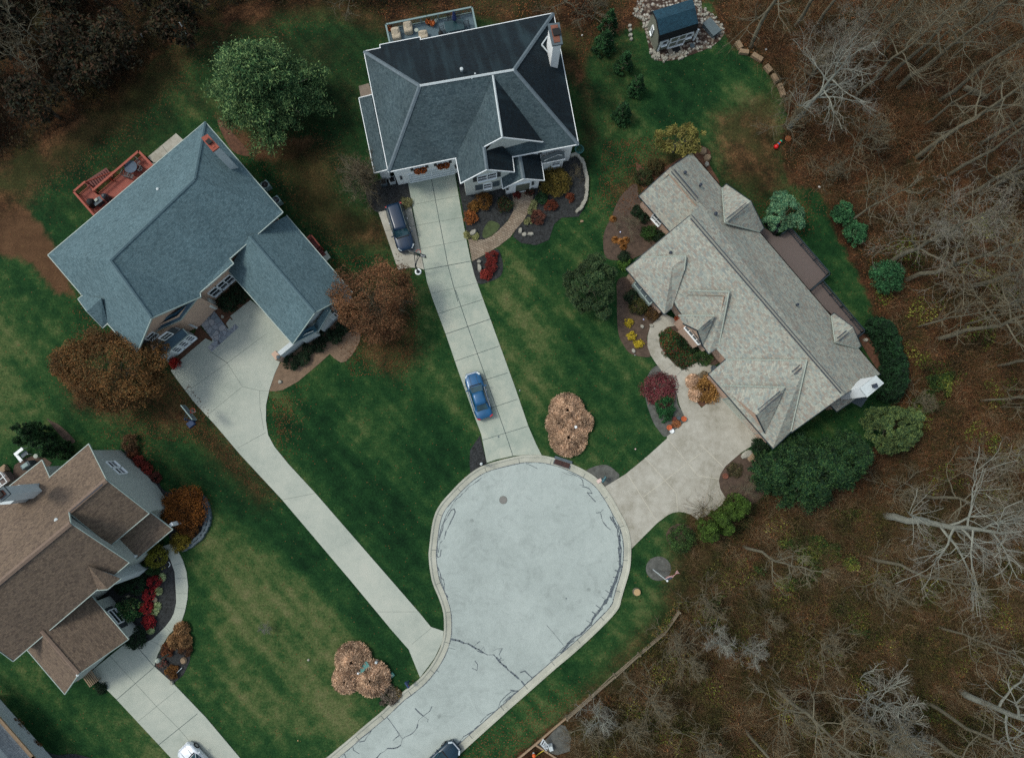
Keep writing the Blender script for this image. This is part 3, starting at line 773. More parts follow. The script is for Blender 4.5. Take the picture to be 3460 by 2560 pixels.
bed(PL('K2', [(1530, 290), (1462, 440), (1480, 530), (1545, 630), (1700, 680), (1850, 660), (1950, 520), (1900, 330), (1780, 200), (1690, 160)]), 'mulchbrown')
bed(PL('C2', [(1200, 515), (1080, 600), (1000, 720), (950, 850), (885, 980), (865, 1100), (890, 1255), (1000, 1290), (1200, 1260), (1500, 1040), (1250, 700)]), 'mulchbrown')
bed(PL('C2', [(1200, 300), (1330, 400), (1500, 340), (1700, 220), (1800, 120), (1950, 180), (1950, 330), (2040, 540), (1700, 600), (1300, 600)]), 'leafbed')
bed(PL('C4', [(110, -100), (95, 100), (105, 380), (150, 500), (230, 595), (400, 622), (390, 540), (375, 430), (440, 300), (530, 212), (500, 100), (300, -100)]), 'mulchbrown')
bed(PL('C4', [(470, 700), (400, 760), (350, 900), (370, 1050), (430, 1220), (480, 1300), (560, 1362), (740, 1220), (660, 1060), (650, 930), (580, 830), (520, 745)]), 'mulchgrey')
bed(PL('C4', [(640, 330), (560, 345), (490, 430), (490, 530), (560, 620), (655, 716), (760, 700), (860, 660), (1000, 700), (1110, 640), (950, 560), (700, 320)]), 'mulchbrown', sm=False)
bed(PL('C4', [(770, 870), (850, 800), (950, 780), (1058, 955), (900, 1085), (800, 1000)]), 'leafbed')
bed(PL('C5', [(1380, 660), (1440, 600), (1560, 520), (1700, 760), (1760, 1000), (1700, 1200), (1560, 1220), (1600, 1050), (1480, 850)]), 'leafbed')
bed(PL('D7', [(1085, 775), (1200, 715), (1300, 620), (1345, 560), (1370, 510), (1387, 430), (1385, 350), (1375, 190), (1340, 90), (1270, -10), (1100, 0), (1000, 100), (860, 300), (800, 400), (950, 700)]), 'mulchblack', sm=False)
bed(PL('D7', [(1425, 595), (1490, 680), (1505, 780), (1490, 900), (1440, 1000), (1362, 1068), (1215, 925), (1245, 840), (1330, 690)]), 'mulchblack', sm=False)
bed(PL('D6', [(1160, 480), (1240, 470), (1330, 560), (1460, 740), (1540, 850), (1700, 850), (1860, 900), (1940, 1030), (1930, 1180), (1800, 1330), (1690, 1390), (1580, 1290), (1500, 1000), (1300, 800)]), 'mulchblack')
bed(PL('D6', [(700, 380), (560, 240), (480, 200), (440, 180), (560, 330), (640, 400)]), 'mulchbrown')
bed(PL('N', [(1222, 220), (1180, 310), (1130, 470), (1190, 472), (1260, 458), (1400, 380), (1600, 210), (1820, 10), (1700, -80), (1500, 0)]), 'tanbed', sm=False)
bed(PL('B4', [(1750, 1230), (2030, 1560), (2240, 1340), (2250, 1150), (2050, 1000)]), 'tanbed', 0.034)
bed(PL('B4', [(430, 930), (480, 800), (700, 560), (910, 780), (655, 985), (690, 1030), (605, 1080), (640, 1145), (560, 1050)]), 'leafbed', sm=False)
bed(PL('B4', [(-80, 1560), (0, 1480), (200, 1220), (260, 1090), (450, 1290), (350, 1262), (0, 1562), (-60, 1640)]), 'leafbed', sm=False)
bed(PL('D7', [(-60, 1180), (0, 1190), (120, 1350), (250, 1500), (420, 1620), (600, 1620), (760, 1700), (500, 1900), (200, 1700), (0, 1400)]), 'mulchblack')
bed(PL('I', [(640, 40), (380, 330), (190, 430), (380, 570), (600, 640), (850, 560), (880, 300), (760, 60)]), 'mulchgrey', sm=False)
bed(PL('B2', [(500, 60), (560, 50), (860, 380), (900, 460), (840, 470), (700, 420), (600, 280)]), 'leafbed', 0.031)
gm = NT('river_stones')
v = gm.n('TexVoronoi'); v.inputs['Scale'].default_value = 3.2; gm.L(gm.pos(), v.inputs['Vector'])
sp = gm.n('SeparateColor'); gm.L(v.outputs['Color'], sp.inputs[0])
c0 = gm.ramp(sp.outputs[0], [(0.1, lin('54483e')), (0.35, lin('7c7266')), (0.6, lin('93908a')), (0.9, lin('a9a8a0'))])
M['gravel'] = gm.done(gm.mix(gm.ramp(v.outputs['Distance'], [(0.35, 0.0), (0.6, 1.0)]), c0, lin('33231b')), 0.9)
gm.bump(v.outputs['Distance'], 1.0, -0.1)
GR = PL('S', [(480, 0), (450, 130), (500, 140), (530, 220), (560, 330), (580, 430), (620, 475), (680, 490), (780, 480), (880, 450), (1080, 370), (1180, 260), (1130, 190), (1080, 110), (990, 60), (960, -80), (500, -100)])
tag(sheet('gravel_bed', smooth_line(GR, 3, True), M['gravel'], 0.04), kind='structure')
sheet('grass_island', smooth_line(PL('A2', [(1695, 965), (1690, 890), (1760, 785), (1865, 820), (1850, 880), (1770, 950)]), 4, True), flat('island_grass', '3d4a2c', 0.5, 2, 0.95, fine=10), 0.036)
# ------------------------------------------------------------------ houses
M['ridgeB'] = flat('blue_grey_ridge_caps', '4a626b', 0.2, 4)
WALLS = []          # wall segments of the house being built: (a, b) in world xy, outside on the right-hand side of a->b reversed

def roof_face_uv(pts):
    n = Vector((0, 0, 0))
    for i in range(len(pts)):
        a, b = pts[i], pts[(i+1) % len(pts)]
        n += a.cross(b)
    n.normalize()
    if n.z < 0: n = -n
    h = Vector((-n.y, n.x, 0))
    if h.length < 1e-3: h = Vector((1, 0, 0))
    h.normalize()
    s = n.cross(h)
    return [(p.dot(h), p.dot(s)) for p in pts]

def inset_loop(loop, d):
    out = []
    n = len(loop)
    for i in range(n):
        p, a, b = loop[i], loop[i-1], loop[(i+1) % n]
        e1 = Vector((p.x-a.x, p.y-a.y, 0)); e2 = Vector((b.x-p.x, b.y-p.y, 0))
        if e1.length < 1e-5 or e2.length < 1e-5: out.append(p.copy()); continue
        e1.normalize(); e2.normalize()
        n1 = Vector((-e1.y, e1.x, 0)); n2 = Vector((-e2.y, e2.x, 0))
        k = n1+n2
        if k.length < 0.2: k = n1
        k.normalize()
        c = max(0.45, k.dot(n1))
        out.append(p+k*(d/c))
    return out

def block(house, V, F, mats, wmat, trim, tmat, ins=0.4, gut=0.07, slots=None, z0=0.0, walls=True, drop=0.16, defq='A', ridges=None, fit=None):
    """one roof (named corner points, faces as strings), the walls under its outline, its eave trim and its ridge caps"""
    pts = {}
    for k, a in V.items():
        pts[k] = P(*(a if isinstance(a[0], str) else (defq,)+tuple(a)))
    for k, tri in (fit or {}).items():      # slide a corner along its sight line onto the plane of three others
        a, b_, c_ = (pts[x] for x in tri)
        n = (b_-a).cross(c_-a); o = Vector((0, 0, CAM_H)); d = pts[k]-o
        pts[k] = o+d*((a-o).dot(n)/d.dot(n))
    mb = MB()
    cnt = {}
    dirs = []
    for fi, f in enumerate(F):
        p = [pts[c] for c in f]
        f2 = f
        if area2([Vector((q.x, q.y, 0)) for q in p]) < 0: p = p[::-1]; f2 = f[::-1]
        mb.face(p, slots[fi] if slots else 0, roof_face_uv(p))
        for i in range(len(f2)):
            a, b = f2[i], f2[(i+1) % len(f2)]
            cnt[frozenset((a, b))] = cnt.get(frozenset((a, b)), 0)+1
            dirs.append((a, b))
    nxt = {a: b for a, b in dirs if cnt[frozenset((a, b))] == 1}
    roof = mb.build('roof', mats, house, local=False)
    so = roof.modifiers.new('thick', 'SOLIDIFY'); so.thickness = 0.1; so.offset = -1
    if walls:
        seen = set()
        wb = MB()
        for st in list(nxt):
            if st in seen: continue
            loop = []; c = st
            while c not in seen and c in nxt:
                seen.add(c); loop.append(c); c = nxt[c]
            L = [pts[c] for c in loop]
            I = inset_loop(L, ins)
            for i in range(len(I)):
                a, b = I[i], I[(i+1) % len(I)]
                za, zb = L[i].z-drop, L[(i+1) % len(L)].z-drop
                wb.face([(a.x, a.y, z0), (b.x, b.y, z0), (b.x, b.y, zb), (a.x, a.y, za)])
                WALLS.append((Vector((a.x, a.y, 0)), Vector((b.x, b.y, 0))))
        wb.build('wall', wmat, house, local=False)
    if trim:
        tb = MB()
        for e in trim.split():
            for a, b in zip(e[:-1], e[1:]):
                A, B = pts[a], pts[b]
                d = Vector((B.x-A.x, B.y-A.y, 0)).normalized()
                s = Vector((d.y, -d.x, 0))*gut*0.5
                if nxt.get(a) != b: s = -s
                ex = d*gut*0.4
                tb.beam(A+s-ex-Vector((0, 0, .05)), B+s+ex-Vector((0, 0, .05)), gut, 0.15)
        tb.build('gutter', tmat, roof, local=False)
    if ridges:
        for nm, segs, w, mt in ridges:
            for e in segs.split():
                rb = MB()
                A, B = pts[e[0]], pts[e[1]]
                d = Vector((B.x-A.x, B.y-A.y, 0)).normalized(); s = Vector((-d.y, d.x, 0))*w/2
                up = Vector((0, 0, 0.07)); dn = Vector((0, 0, 0.02-w*0.16))
                for g in (1, -1):
                    q = [A+up, B+up, B+s*g+dn, A+s*g+dn]
                    rb.face(q if g < 0 else q[::-1])
                o = rb.build(nm, mt, roof, local=False)
                so = o.modifiers.new('thick', 'SOLIDIFY'); so.thickness = 0.03
    return pts, roof

def wallprism(h, q, pts, z, mat, name='wall'):
    p = ccw([Vector((v.x, v.y, 0)) for v in PL(q, pts)])
    for i in range(len(p)): WALLS.append((p[i], p[(i+1) % len(p)]))
    mb = MB(); mb.prism(p, 0, z); return mb.build(name, mat, h, local=False)

def snap(a, b):
    """move a window's foot line onto the nearest parallel wall"""
    mid = (a+b)/2; d0 = Vector((b.x-a.x, b.y-a.y, 0)).normalized()
    best = None
    for p, q in WALLS:
        d = (q-p)
        L = d.length
        if L < 0.4: continue
        d.normalize()
        if abs(d.dot(d0)) < 0.85: continue
        t = (mid-p).dot(d)
        if t < -0.5 or t > L+0.5: continue
        nrm = Vector((d.y, -d.x, 0))
        off = (Vector((mid.x, mid.y, 0))-p).dot(nrm)
        if best is None or abs(off) < abs(best[0]): best = (off, p, d, nrm)
    if best is None or abs(best[0]) > 2.2:
        d = d0; nrm = Vector((d.y, -d.x, 0))
        tow = Vector((-mid.x, -mid.y, 0))
        if nrm.dot(tow) < 0: nrm = -nrm
        return a, b, nrm
    off, p, d, nrm = best
    f = lambda x: p+d*((Vector((x.x, x.y, 0))-p).dot(d))
    return f(a), f(b), nrm

def opening(parent, name, q, ab, z0, z1, fmat, pmat, nx=1, ny=1, fw=0.09, out=0.05, pane='pane', do_snap=True):
    a = P(q, ab[0], ab[1], z0); b = P(q, ab[2], ab[3], z0)
    if do_snap: a, b, nrm = snap(a, b)
    else:
        d = (b-a).normalized(); nrm = Vector((d.y, -d.x, 0))
        if nrm.dot(Vector((-a.x, -a.y, 0))) < 0: nrm = -nrm
    a = Vector((a.x, a.y, 0))+nrm*out; b = Vector((b.x, b.y, 0))+nrm*out
    zz = lambda p, z: Vector((p.x, p.y, z))
    mb = MB()
    for z in (z0, z1): mb.beam(zz(a, z), zz(b, z), 0.12, fw, up=(0, 0, 1))
    for j in range(1, ny): mb.beam(zz(a, z0+(z1-z0)*j/ny), zz(b, z0+(z1-z0)*j/ny), 0.10, fw*0.55)
    for i in range(nx+1):
        p = a.lerp(b, i/nx)
        d = (b-a).normalized()
        mb.beam(zz(p, z0+fw/2), zz(p, z1-fw/2), 0.11, fw*(1.1 if i in (0, nx) else 0.9), up=d)
    mb.beam(zz(a+nrm*.05, z0-0.06), zz(b+nrm*.05, z0-0.06), 0.2, 0.05)
    fr = mb.build(name, fmat, parent, local=False)
    pb = MB()
    s = nrm*0.02
    pb.face([zz(a-s, z0), zz(b-s, z0), zz(b-s, z1), zz(a-s, z1)])
    o = pb.build(pane, pmat, fr, local=False)
    return fr

def window(parent, q, ab, z0, z1, nx=1, ny=2, **kw):
    return opening(parent, 'window', q, ab, z0, z1, M['white'], M['glass'], nx, ny, **kw)

def panel(parent, name, q, ab, z0, z1, mat, out=0.05, thick=0.05, do_snap=True):
    a = P(q, ab[0], ab[1], z0); b = P(q, ab[2], ab[3], z0)
    if do_snap: a, b, nrm = snap(a, b)
    else:
        d = (b-a).normalized(); nrm = Vector((d.y, -d.x, 0))
        if nrm.dot(Vector((-a.x, -a.y, 0))) < 0: nrm = -nrm
    a = Vector((a.x, a.y, (z0+z1)/2))+nrm*out; b = Vector((b.x, b.y, (z0+z1)/2))+nrm*out
    mb = MB(); mb.beam(a, b, thick, z1-z0)
    return mb.build(name, mat, parent, local=False)

def house(name, q, u, v, label, cat='house'):
    WALLS.clear()
    p = P(q, u, v, 0)
    return thing(name, p, label, cat)

def chimney(h, q, cap, zc, zb, body, capm, flue, pots, shrink=0.12, bodyq=None):
    mb = MB()
    top = [P(q, u, v, zc) for u, v in cap]
    if area2(top) < 0: top = top[::-1]
    ins = inset_loop(top, shrink)
    mb.prism(ins, zb, zc-0.2)
    ch = mb.build('chimney', body, h, local=False)
    mb = MB(); mb.prism(top, zc-0.2, zc-0.02)
    mb.prism(inset_loop(top, 0.22), zc-0.02, zc+0.03, 1)
    mb.build('chimney_cap', capm, ch, local=False)
    for (u, v, w, hgt, rz) in pots:
        c = P(q, u, v, zc)
        mb = MB(); mb.box((c.x, c.y, zc+hgt/2), (w, w, hgt), rz); 
        mb.box((c.x, c.y, zc+hgt+0.03), (w*1.25, w*1.25, 0.06), rz)
        mb.build('flue', flue, ch, local=False)
    return ch

def vents(roof, q, lst, mat):
    for (u, v, z, r) in lst:
        c = P(q, u, v, z)
        mb = MB(); mb.lathe((c.x, c.y, z-0.3), [(r, 0), (r, 0.32), (r*1.4, 0.32), (r*1.3, 0.38), (0.02, 0.42)], 10)
        mb.build('vent', mat, roof, local=False)

# ---- top house: dark grey roof, white painted walls
A = house('house', 'A', 1000, 900, 'large white painted house with dark grey roof at the end of the top driveway')
ridA = [('ridge_cap', 'ax gy fy', 0.42, M['ridgeA']), ('ridge_vent', 'xy', 0.2, M['greyside'])]
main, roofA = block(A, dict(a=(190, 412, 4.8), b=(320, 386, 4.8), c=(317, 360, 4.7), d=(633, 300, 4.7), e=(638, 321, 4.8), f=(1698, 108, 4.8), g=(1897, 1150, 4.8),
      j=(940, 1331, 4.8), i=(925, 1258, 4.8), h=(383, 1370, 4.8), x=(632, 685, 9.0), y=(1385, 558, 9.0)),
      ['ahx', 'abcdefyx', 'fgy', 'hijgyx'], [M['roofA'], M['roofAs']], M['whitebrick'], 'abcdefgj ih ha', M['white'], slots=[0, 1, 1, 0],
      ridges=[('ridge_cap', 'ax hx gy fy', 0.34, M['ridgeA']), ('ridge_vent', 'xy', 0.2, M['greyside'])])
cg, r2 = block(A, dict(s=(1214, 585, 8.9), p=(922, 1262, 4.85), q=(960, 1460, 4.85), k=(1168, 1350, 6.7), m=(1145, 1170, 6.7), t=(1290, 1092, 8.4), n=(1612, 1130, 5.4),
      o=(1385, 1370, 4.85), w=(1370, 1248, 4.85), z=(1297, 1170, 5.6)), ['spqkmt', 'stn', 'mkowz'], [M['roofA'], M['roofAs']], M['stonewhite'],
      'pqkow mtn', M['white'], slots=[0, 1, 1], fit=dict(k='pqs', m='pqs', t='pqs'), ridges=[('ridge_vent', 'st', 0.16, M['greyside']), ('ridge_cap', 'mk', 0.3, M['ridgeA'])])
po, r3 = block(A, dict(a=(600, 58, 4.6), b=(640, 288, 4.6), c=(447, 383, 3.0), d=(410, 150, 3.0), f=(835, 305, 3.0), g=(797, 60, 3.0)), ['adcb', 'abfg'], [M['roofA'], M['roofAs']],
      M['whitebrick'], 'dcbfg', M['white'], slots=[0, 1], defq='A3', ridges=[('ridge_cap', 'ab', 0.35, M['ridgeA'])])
metal = flat('grey_standing_seam', '4c565b', 0.15, 2, 0.5)
bay, r4 = block(A, dict(a=(815, 147, 2.8), b=(1033, 103, 2.8), c=(1025, 38, 3.5), d=(965, 33, 3.6), e=(800, 100, 3.5)), ['abcde'], [metal], M['whitebrick'], 'ab', M['white'], defq='A3', ins=0.25)
wing, r5 = block(A, dict(a=(150, 785, 2.7), b=(272, 1378, 2.7), c=(400, 1345, 4.0), d=(275, 752, 4.0)), ['abcd'], [M['roofA']], M['whitebrick'], 'dabc', M['white'])
wallprism(A, 'A3', [(820, 224), (1003, 188), (1010, 140), (825, 170)], 2.75, M['whitebrick'], 'window_bay')
vents(roofA, 'A', [(966, 552, 9.0, 0.12), (1050, 628, 8.9, 0.05), (1075, 590, 9.0, 0.06)], M['greyside'])
window(A, 'A3', (210, 330, 300, 308), 3.6, 4.9, 1, 2); window(A, 'A3', (302, 308, 388, 288), 3.6, 4.9, 1, 2)
panel(A, 'shutter', 'A3', (168, 340, 202, 330), 3.6, 4.9, M['shutter']); panel(A, 'shutter', 'A3', (392, 290, 428, 282), 3.6, 4.9, M['shutter'])
window(A, 'A3', (268, 412, 345, 394), 1.2, 2.5, 1, 2)
panel(A, 'shutter', 'A3', (192, 428, 262, 412), 1.2, 2.5, M['slate']); panel(A, 'shutter', 'A3', (350, 392, 420, 376), 1.2, 2.5, M['slate'])
window(A, 'A3', (822, 205, 895, 188), 1.2, 2.4, 1, 2); window(A, 'A3', (905, 184, 985, 166), 1.2, 2.4, 1, 2)
for ab in ((905+0, 78, 942, 70), (1130, 28, 1165, 20)):
    pass
for ab in ((775, 62, 812, 54), (1000, 12, 1035, 4)):
    panel(A, 'wall_vent', 'A3', ab, 3.9, 4.25, M['shutter'])
# garage face: two windows with shutters high up, the wide opening below
for (u0, v0) in ((590, 1345), (775, 1308)):
    window(A, 'A', (u0, v0+8, u0+85, v0-9), 3.0, 4.1, 2, 2)
    panel(A, 'shutter', 'A', (u0-28, v0+14, u0-3, v0+9), 3.0, 4.1, M['shutter']); panel(A, 'shutter', 'A', (u0+88, v0-9, u0+113, v0-14), 3.0, 4.1, M['shutter'])
    bx = MB()
    a_, b_, nr = snap(P('A', u0-5, v0+8, 3.0), P('A', u0+90, v0-9, 3.0))
    a_ = a_+nr*0.3; b_ = b_+nr*0.3
    bx.beam((a_.x, a_.y, 2.8), (b_.x, b_.y, 2.8), 0.35, 0.3)
    bx.build('window_box', M['white'], A, local=False)
opening(A, 'garage_door', 'A', (545, 1400, 900, 1322), 0.05, 2.3, M['white'], M['greyside'], 2, 4, pane='door_panel', out=0.03)
for ab in ((484, 1412, 500, 1408), (920, 1318, 934, 1314)):
    a_, b_, nr = snap(P('A', ab[0], ab[1], 2.0), P('A', ab[2], ab[3], 2.0))
    mb = MB(); mb.box((a_.x+nr.x*.15, a_.y+nr.y*.15, 2.1), (0.25, 0.25, 0.45), 0.2, taper=0.7); mb.build('wall_lantern', M['shutter'], A, local=False)
# porch arch and front door behind it
opening(A, 'porch_arch', 'A3', (556, 430, 700, 395), 0.02, 2.35, M['white'], flat('olive_shade_panel', '5c6258', 0.1, 2), 1, 1, fw=0.16, pane='entry_wall')
for ab in ((500, 440, 520, 436), (740, 388, 760, 384)):
    a_, b_, nr = snap(P('A3', ab[0], ab[1], 1.9), P('A3', ab[2], ab[3], 1.9))
    mb = MB(); mb.box((a_.x+nr.x*.12, a_.y+nr.y*.12, 2.0), (0.28, 0.22, 0.5), 0.2, taper=0.7); mb.build('wall_lantern', M['shutter'], A, local=False)
ch = chimney(A, 'A', [(1652, 190), (1748, 178), (1775, 350), (1690, 365)], 9.8, 0, M['whitebrick'], [M['slate'], M['rust']], M['black'], [(1722, 262, 0.55, 0.12, 0.2)])
cr = MB()   # cricket behind the chimney
ca, cb_, cc = P('A', 1605, 360, 6.6), P('A', 1652, 292, 6.3), P('A', 1692, 462, 6.0)
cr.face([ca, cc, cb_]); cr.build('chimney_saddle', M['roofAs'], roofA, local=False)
cr = MB(); cr.beam(ca, cb_, 0.12, 0.12); cr.beam(ca, cc, 0.12, 0.12); cr.build('saddle_flashing', M['greyside'], roofA, local=False)

# ---- left house: blue-grey roof
B = house('house', '0', 560, 800, 'big tan brick house with blue-grey shingle roof and red deck behind')
mB, roofB = block(B, dict(N=(693, 413, 5.6), W=(163, 862, 5.6), c=(277, 996, 5.6), i=(460, 1199, 5.6), G=(511, 1074, 9.2), M=(677, 1003, 5.6), J=(675, 988, 5.6), K=(788, 890, 5.6), L=(775, 874, 5.6),
      E=(955, 717, 5.6), R=(657, 606, 9.3), S=(372, 880, 9.3)), ['NWSR', 'WciGS', 'NRE', 'ERSJKL', 'SGMJ'], [M['roofB']], M['tanbrick'], 'NWciGMJKLEN', M['gutterB'], defq='0', ins=0.85,
      ridges=[('ridge_cap', 'RS SG NR', 0.24, M['ridgeB'])])
block(B, dict(a=(342, 1008, 7.3), b=(294, 1051, 6.7), c=(265, 1010, 5.5), C=(281, 997, 5.6), d=(348, 1106, 5.5), D=(364, 1091, 5.6)), ['aCcb', 'abdD'], [M['roofB']], M['tanbrick'], 'CcbdD', M['gutterB'], defq='0')
gB, roofBg = block(B, dict(a=(968, 729, 3.1), b=(1190, 988, 3.1), c=(1063, 1056, 6.2), d=(989, 1161, 3.1), e=(770, 912, 3.1), f=(842, 798, 6.2)), ['abcf', 'fcde'], [M['roofB']], M['greyside'], 'abcde', M['gutterB'], defq='0',
      ridges=[('ridge_cap', 'fc', 0.24, M['ridgeB'])])
block(B, dict(a=(1440, 1318, 3.0), b=(1735, 1168, 3.0), c=(1700, 1105, 3.9), d=(1560, 1165, 3.9)), ['abcd'], [M['roofBd']], M['greyside'], 'ab', M['gutterB'], defq='B4', ins=0.3)
block(B, dict(a=(1862, 862, 4.9), b=(1745, 1170, 3.0), c=(1690, 1095, 3.0), d=(1960, 900, 3.0), e=(1900, 905, 4.3)), ['acb', 'abe'], [M['roofB']], M['greyside'], 'cb be', M['gutterB'], defq='B4', ins=0.2)
block(B, dict(a=(1425, 1345, 4.9), b=(1480, 1390, 4.7), c=(1870, 1210, 4.7), d=(2080, 935, 5.6), e=(1800, 1130, 5.5), f=(1500, 1270, 5.5)), ['abcdef'], [M['roofBd']], M['tanbrick'], 'abcd', M['gutterB'], defq='B3', ins=0.3)
block(B, dict(a=(1590, 1550, 3.4), b=(1895, 1325, 3.4), c=(1965, 1395, 2.8), d=(1670, 1640, 2.8)), ['abcd'], [M['roofBd']], M['greyside'], 'bcda', M['gutterB'], defq='B3', ins=0.15)
window(B, 'B4', (445, 735, 560, 655), 0.9, 2.5, 1, 2); window(B, 'B4', (550, 668, 640, 590), 0.9, 2.5, 1, 2); window(B, 'B4', (640, 595, 725, 525), 0.9, 2.5, 1, 2)
window(B, 'B4', (370, 650, 460, 580), 3.9, 4.9, 1, 2); window(B, 'B4', (460, 580, 550, 505), 3.9, 4.9, 1, 2)
panel(B, 'shutter', 'B4', (315, 690, 365, 650), 3.7, 4.9, M['shutter']); panel(B, 'shutter', 'B4', (550, 500, 600, 460), 3.7, 4.9, M['shutter'])
for k in range(3):
    window(B, 'B4', (5+k*82, 1440-k*68, 70+k*82, 1386-k*68), 0.7, 2.3, 1, 3, fw=0.12)
window(B, 'B3', (1530, 1500, 1630, 1425), 4.0, 5.2, 1, 2); window(B, 'B3', (1640, 1420, 1750, 1340), 4.0, 5.2, 1, 2)
panel(B, 'shutter', 'B3', (1470, 1550, 1525, 1510), 4.0, 5.2, M['shutter'], thick=0.1); panel(B, 'shutter', 'B3', (1755, 1345, 1820, 1300), 4.0, 5.2, M['shutter'], thick=0.1)
# entry: pale stone front with a flat coping and two low side walls
wallprism(B, 'B4', [(165, 1010), (350, 872), (290, 790), (90, 945)], 3.4, M['stonewhite'], 'entry_porch')
wallprism(B, 'B4', [(350, 872), (310, 790), (470, 800), (500, 890), (440, 925)], 1.7, M['stonewhite'], 'entry_porch')
wallprism(B, 'B4', [(165, 1010), (262, 1085), (240, 1135), (60, 1050), (80, 940)], 1.7, M['tanbrick'], 'entry_porch')
wallprism(B, 'B4', [(-110, 1560), (0, 1458), (242, 1255), (190, 1200), (110, 1160), (-180, 1400)], 2.75, M['greyside'], 'window_bay')
mb = MB(); mb.beam(P('B4', 62, 1050, 1.75), P('B4', 242, 1130, 1.75), 0.2, 0.1); mb.build('entry_coping', M['greyside'], B, local=False)
panel(B, 'front_door', 'B4', (175, 985, 260, 925), 0.1, 2.3, M['shutter'], do_snap=False)
window(B, 'B4', (1880, 1080, 2000, 985), 0.9, 2.3, 2, 1); panel(B, 'shutter', 'B4', (1835, 1110, 1880, 1075), 0.9, 2.3, M['shutter'])
panel(B, 'garage_side_panel', 'B4', (1600, 1250, 1720, 1160), 0.6, 1.4, M['deckdarkred'])
mb = MB(); mb.prism(PL('N', [(1255, 135), (1285, 165), (1500, -15), (1475, -45)], 0), 0, 1.9); mb.build('wing_wall', M['greyside'], B, local=False)
mb = MB(); mb.prism(PL('N', [(1205, 150), (1240, 118), (1285, 165), (1245, 205)]), 0, 2.0); pl_ = mb.build('corner_pillar', M['tanbrick'], B, local=False)
mb = MB(); p_ = P('N', 1215, 155, 2.0); mb.lathe(p_, [(.2, 0), (.2, .12), (.06, .2)], 10); mb.build('pillar_lamp', M['slate'], pl_, local=False)
chimney(B, 'B2', [(290, 240), (368, 193), (515, 352), (435, 412)], 10.8, 6.0, M['greyside'], [M['brickred'], M['brickred']], M['black'], [(400, 300, 0.36, 0.2, 0.75)], shrink=0.02)
vents(roofB, 'B1', [(1590, 1062, 7.5, 0.1), (1297, 1583, 8.6, 0.09)], M['greyside'])

# ---- right house: long tan and grey shingle roof
Ch = house('house', '0', 2500, 1020, 'long single storey tan brick house under mixed grey and tan shingles')
EZ = 3.2
mC, roofC = block(Ch, dict(n=('0', 2337, 516, EZ), E=('0', 2974, 1263, EZ), X=('0', 2852, 1332, 7.0), S=('0', 2674, 1460, 3.4), W=('0', 2150, 879, 3.4), A=('0', 2333, 727, 7.0), b=('0', 2360, 683, 6.2), c=('0', 2264, 567, 6.2),
      w=('0', 2159, 663, EZ), v=('0', 2285, 806, 3.0), d=('0', 2392, 716, 6.2)), ['nEXAbc', 'AWSX', 'cwvd'], [M['roofC']], M['tanbrick'], 'EnEXS WA cw wv cn', M['darktrim'], defq='0', gut=0.06,
      ridges=[('ridge_cap', 'AX cb', 0.28, M['roofC'])])
def line_(roof, p, q_, w):
    mb = MB(); mb.beam(p, q_, w, 0.05); mb.build('ridge_vent', M['ridgeCd'], roof, local=False)
for (q, a, b, off) in (('C3', (600, 275), (830, 545), 0), ('C3', (628, 255), (850, 520), 0)):
    line_(roofC, P(q, *a, 6.28), P(q, *b, 6.28), 0.07)
line_(roofC, P('C3', 780, 710, 7.05), P('C5', 1215, 1178, 7.05), 0.08); line_(roofC, P('C3', 795, 685, 7.05), P('C5', 1228, 1158, 7.05), 0.08)
vr = [('valley', 'it', 0.1, M['ridgeC'])]
block(Ch, dict(W=(180, 1180, EZ), S=(535, 1602, EZ), h=(610, 1165, 5.3), i=(738, 1062, 5.9), t=(320, 1072, 3.7), j=(722, 1195, 5.2), T=(608, 1540, EZ)), ['Whit', 'WSh', 'SThi'][:2]+['STjih'],
      [M['roofC']], M['tanbrick'], 'tWST', M['darktrim'], defq='C3', gut=0.06, ridges=[('valley', 'it ij', 0.1, M['ridgeC'])])
block(Ch, dict(W=(600, 82, EZ), p=(950, 592, EZ), P=(1042, 524, 3.5), i=(1140, 15, 6.5), r=(1058, 88, 5.7), t=(760, 5, 4.6)), ['Writ', 'Wpr', 'pPir'], [M['roofC']], M['tanbrick'], 'WpP', M['darktrim'], defq='C4', gut=0.06,
      ridges=[('valley', 'it iP', 0.1, M['ridgeC'])])
block(Ch, dict(a=(1005, 238, 5.5), b=(845, 372, 5.0), c=(668, 236, 3.3), C=(715, 312, 3.2), D=(893, 520, 3.2)), ['acCb', 'abD'], [M['roofC']], M['tanbrick'], 'CbD', M['darktrim'], defq='C4', gut=0.07, ins=0.15,
      ridges=[('valley', 'ac', 0.1, M['ridgeC'])])
block(Ch, dict(W=(950, 780, EZ), k=(1110, 645, 3.4), i=(1862, 655, 6.95), r=(1712, 798, 6.1), m=(1715, 1312, 3.5), S=(1548, 1472, EZ)), ['Wkir', 'WSr', 'Smir'], [M['roofC']], M['tanbrick'], 'kWSm', M['darktrim'], defq='C4', gut=0.07,
      ridges=[('valley', 'ik im', 0.1, M['ridgeC'])])
block(Ch, dict(a=(1662, 903, 6.0), b=(1395, 1160, 5.3), c=(1075, 887, 3.4), C=(1108, 930, 3.3), D=(1478, 1335, 3.3)), ['acCb', 'abD'], [M['roofC']], M['tanbrick'], 'bD', M['darktrim'], defq='C4', gut=0.07, ins=0.12,
      ridges=[('valley', 'ac', 0.09, M['ridgeC'])])
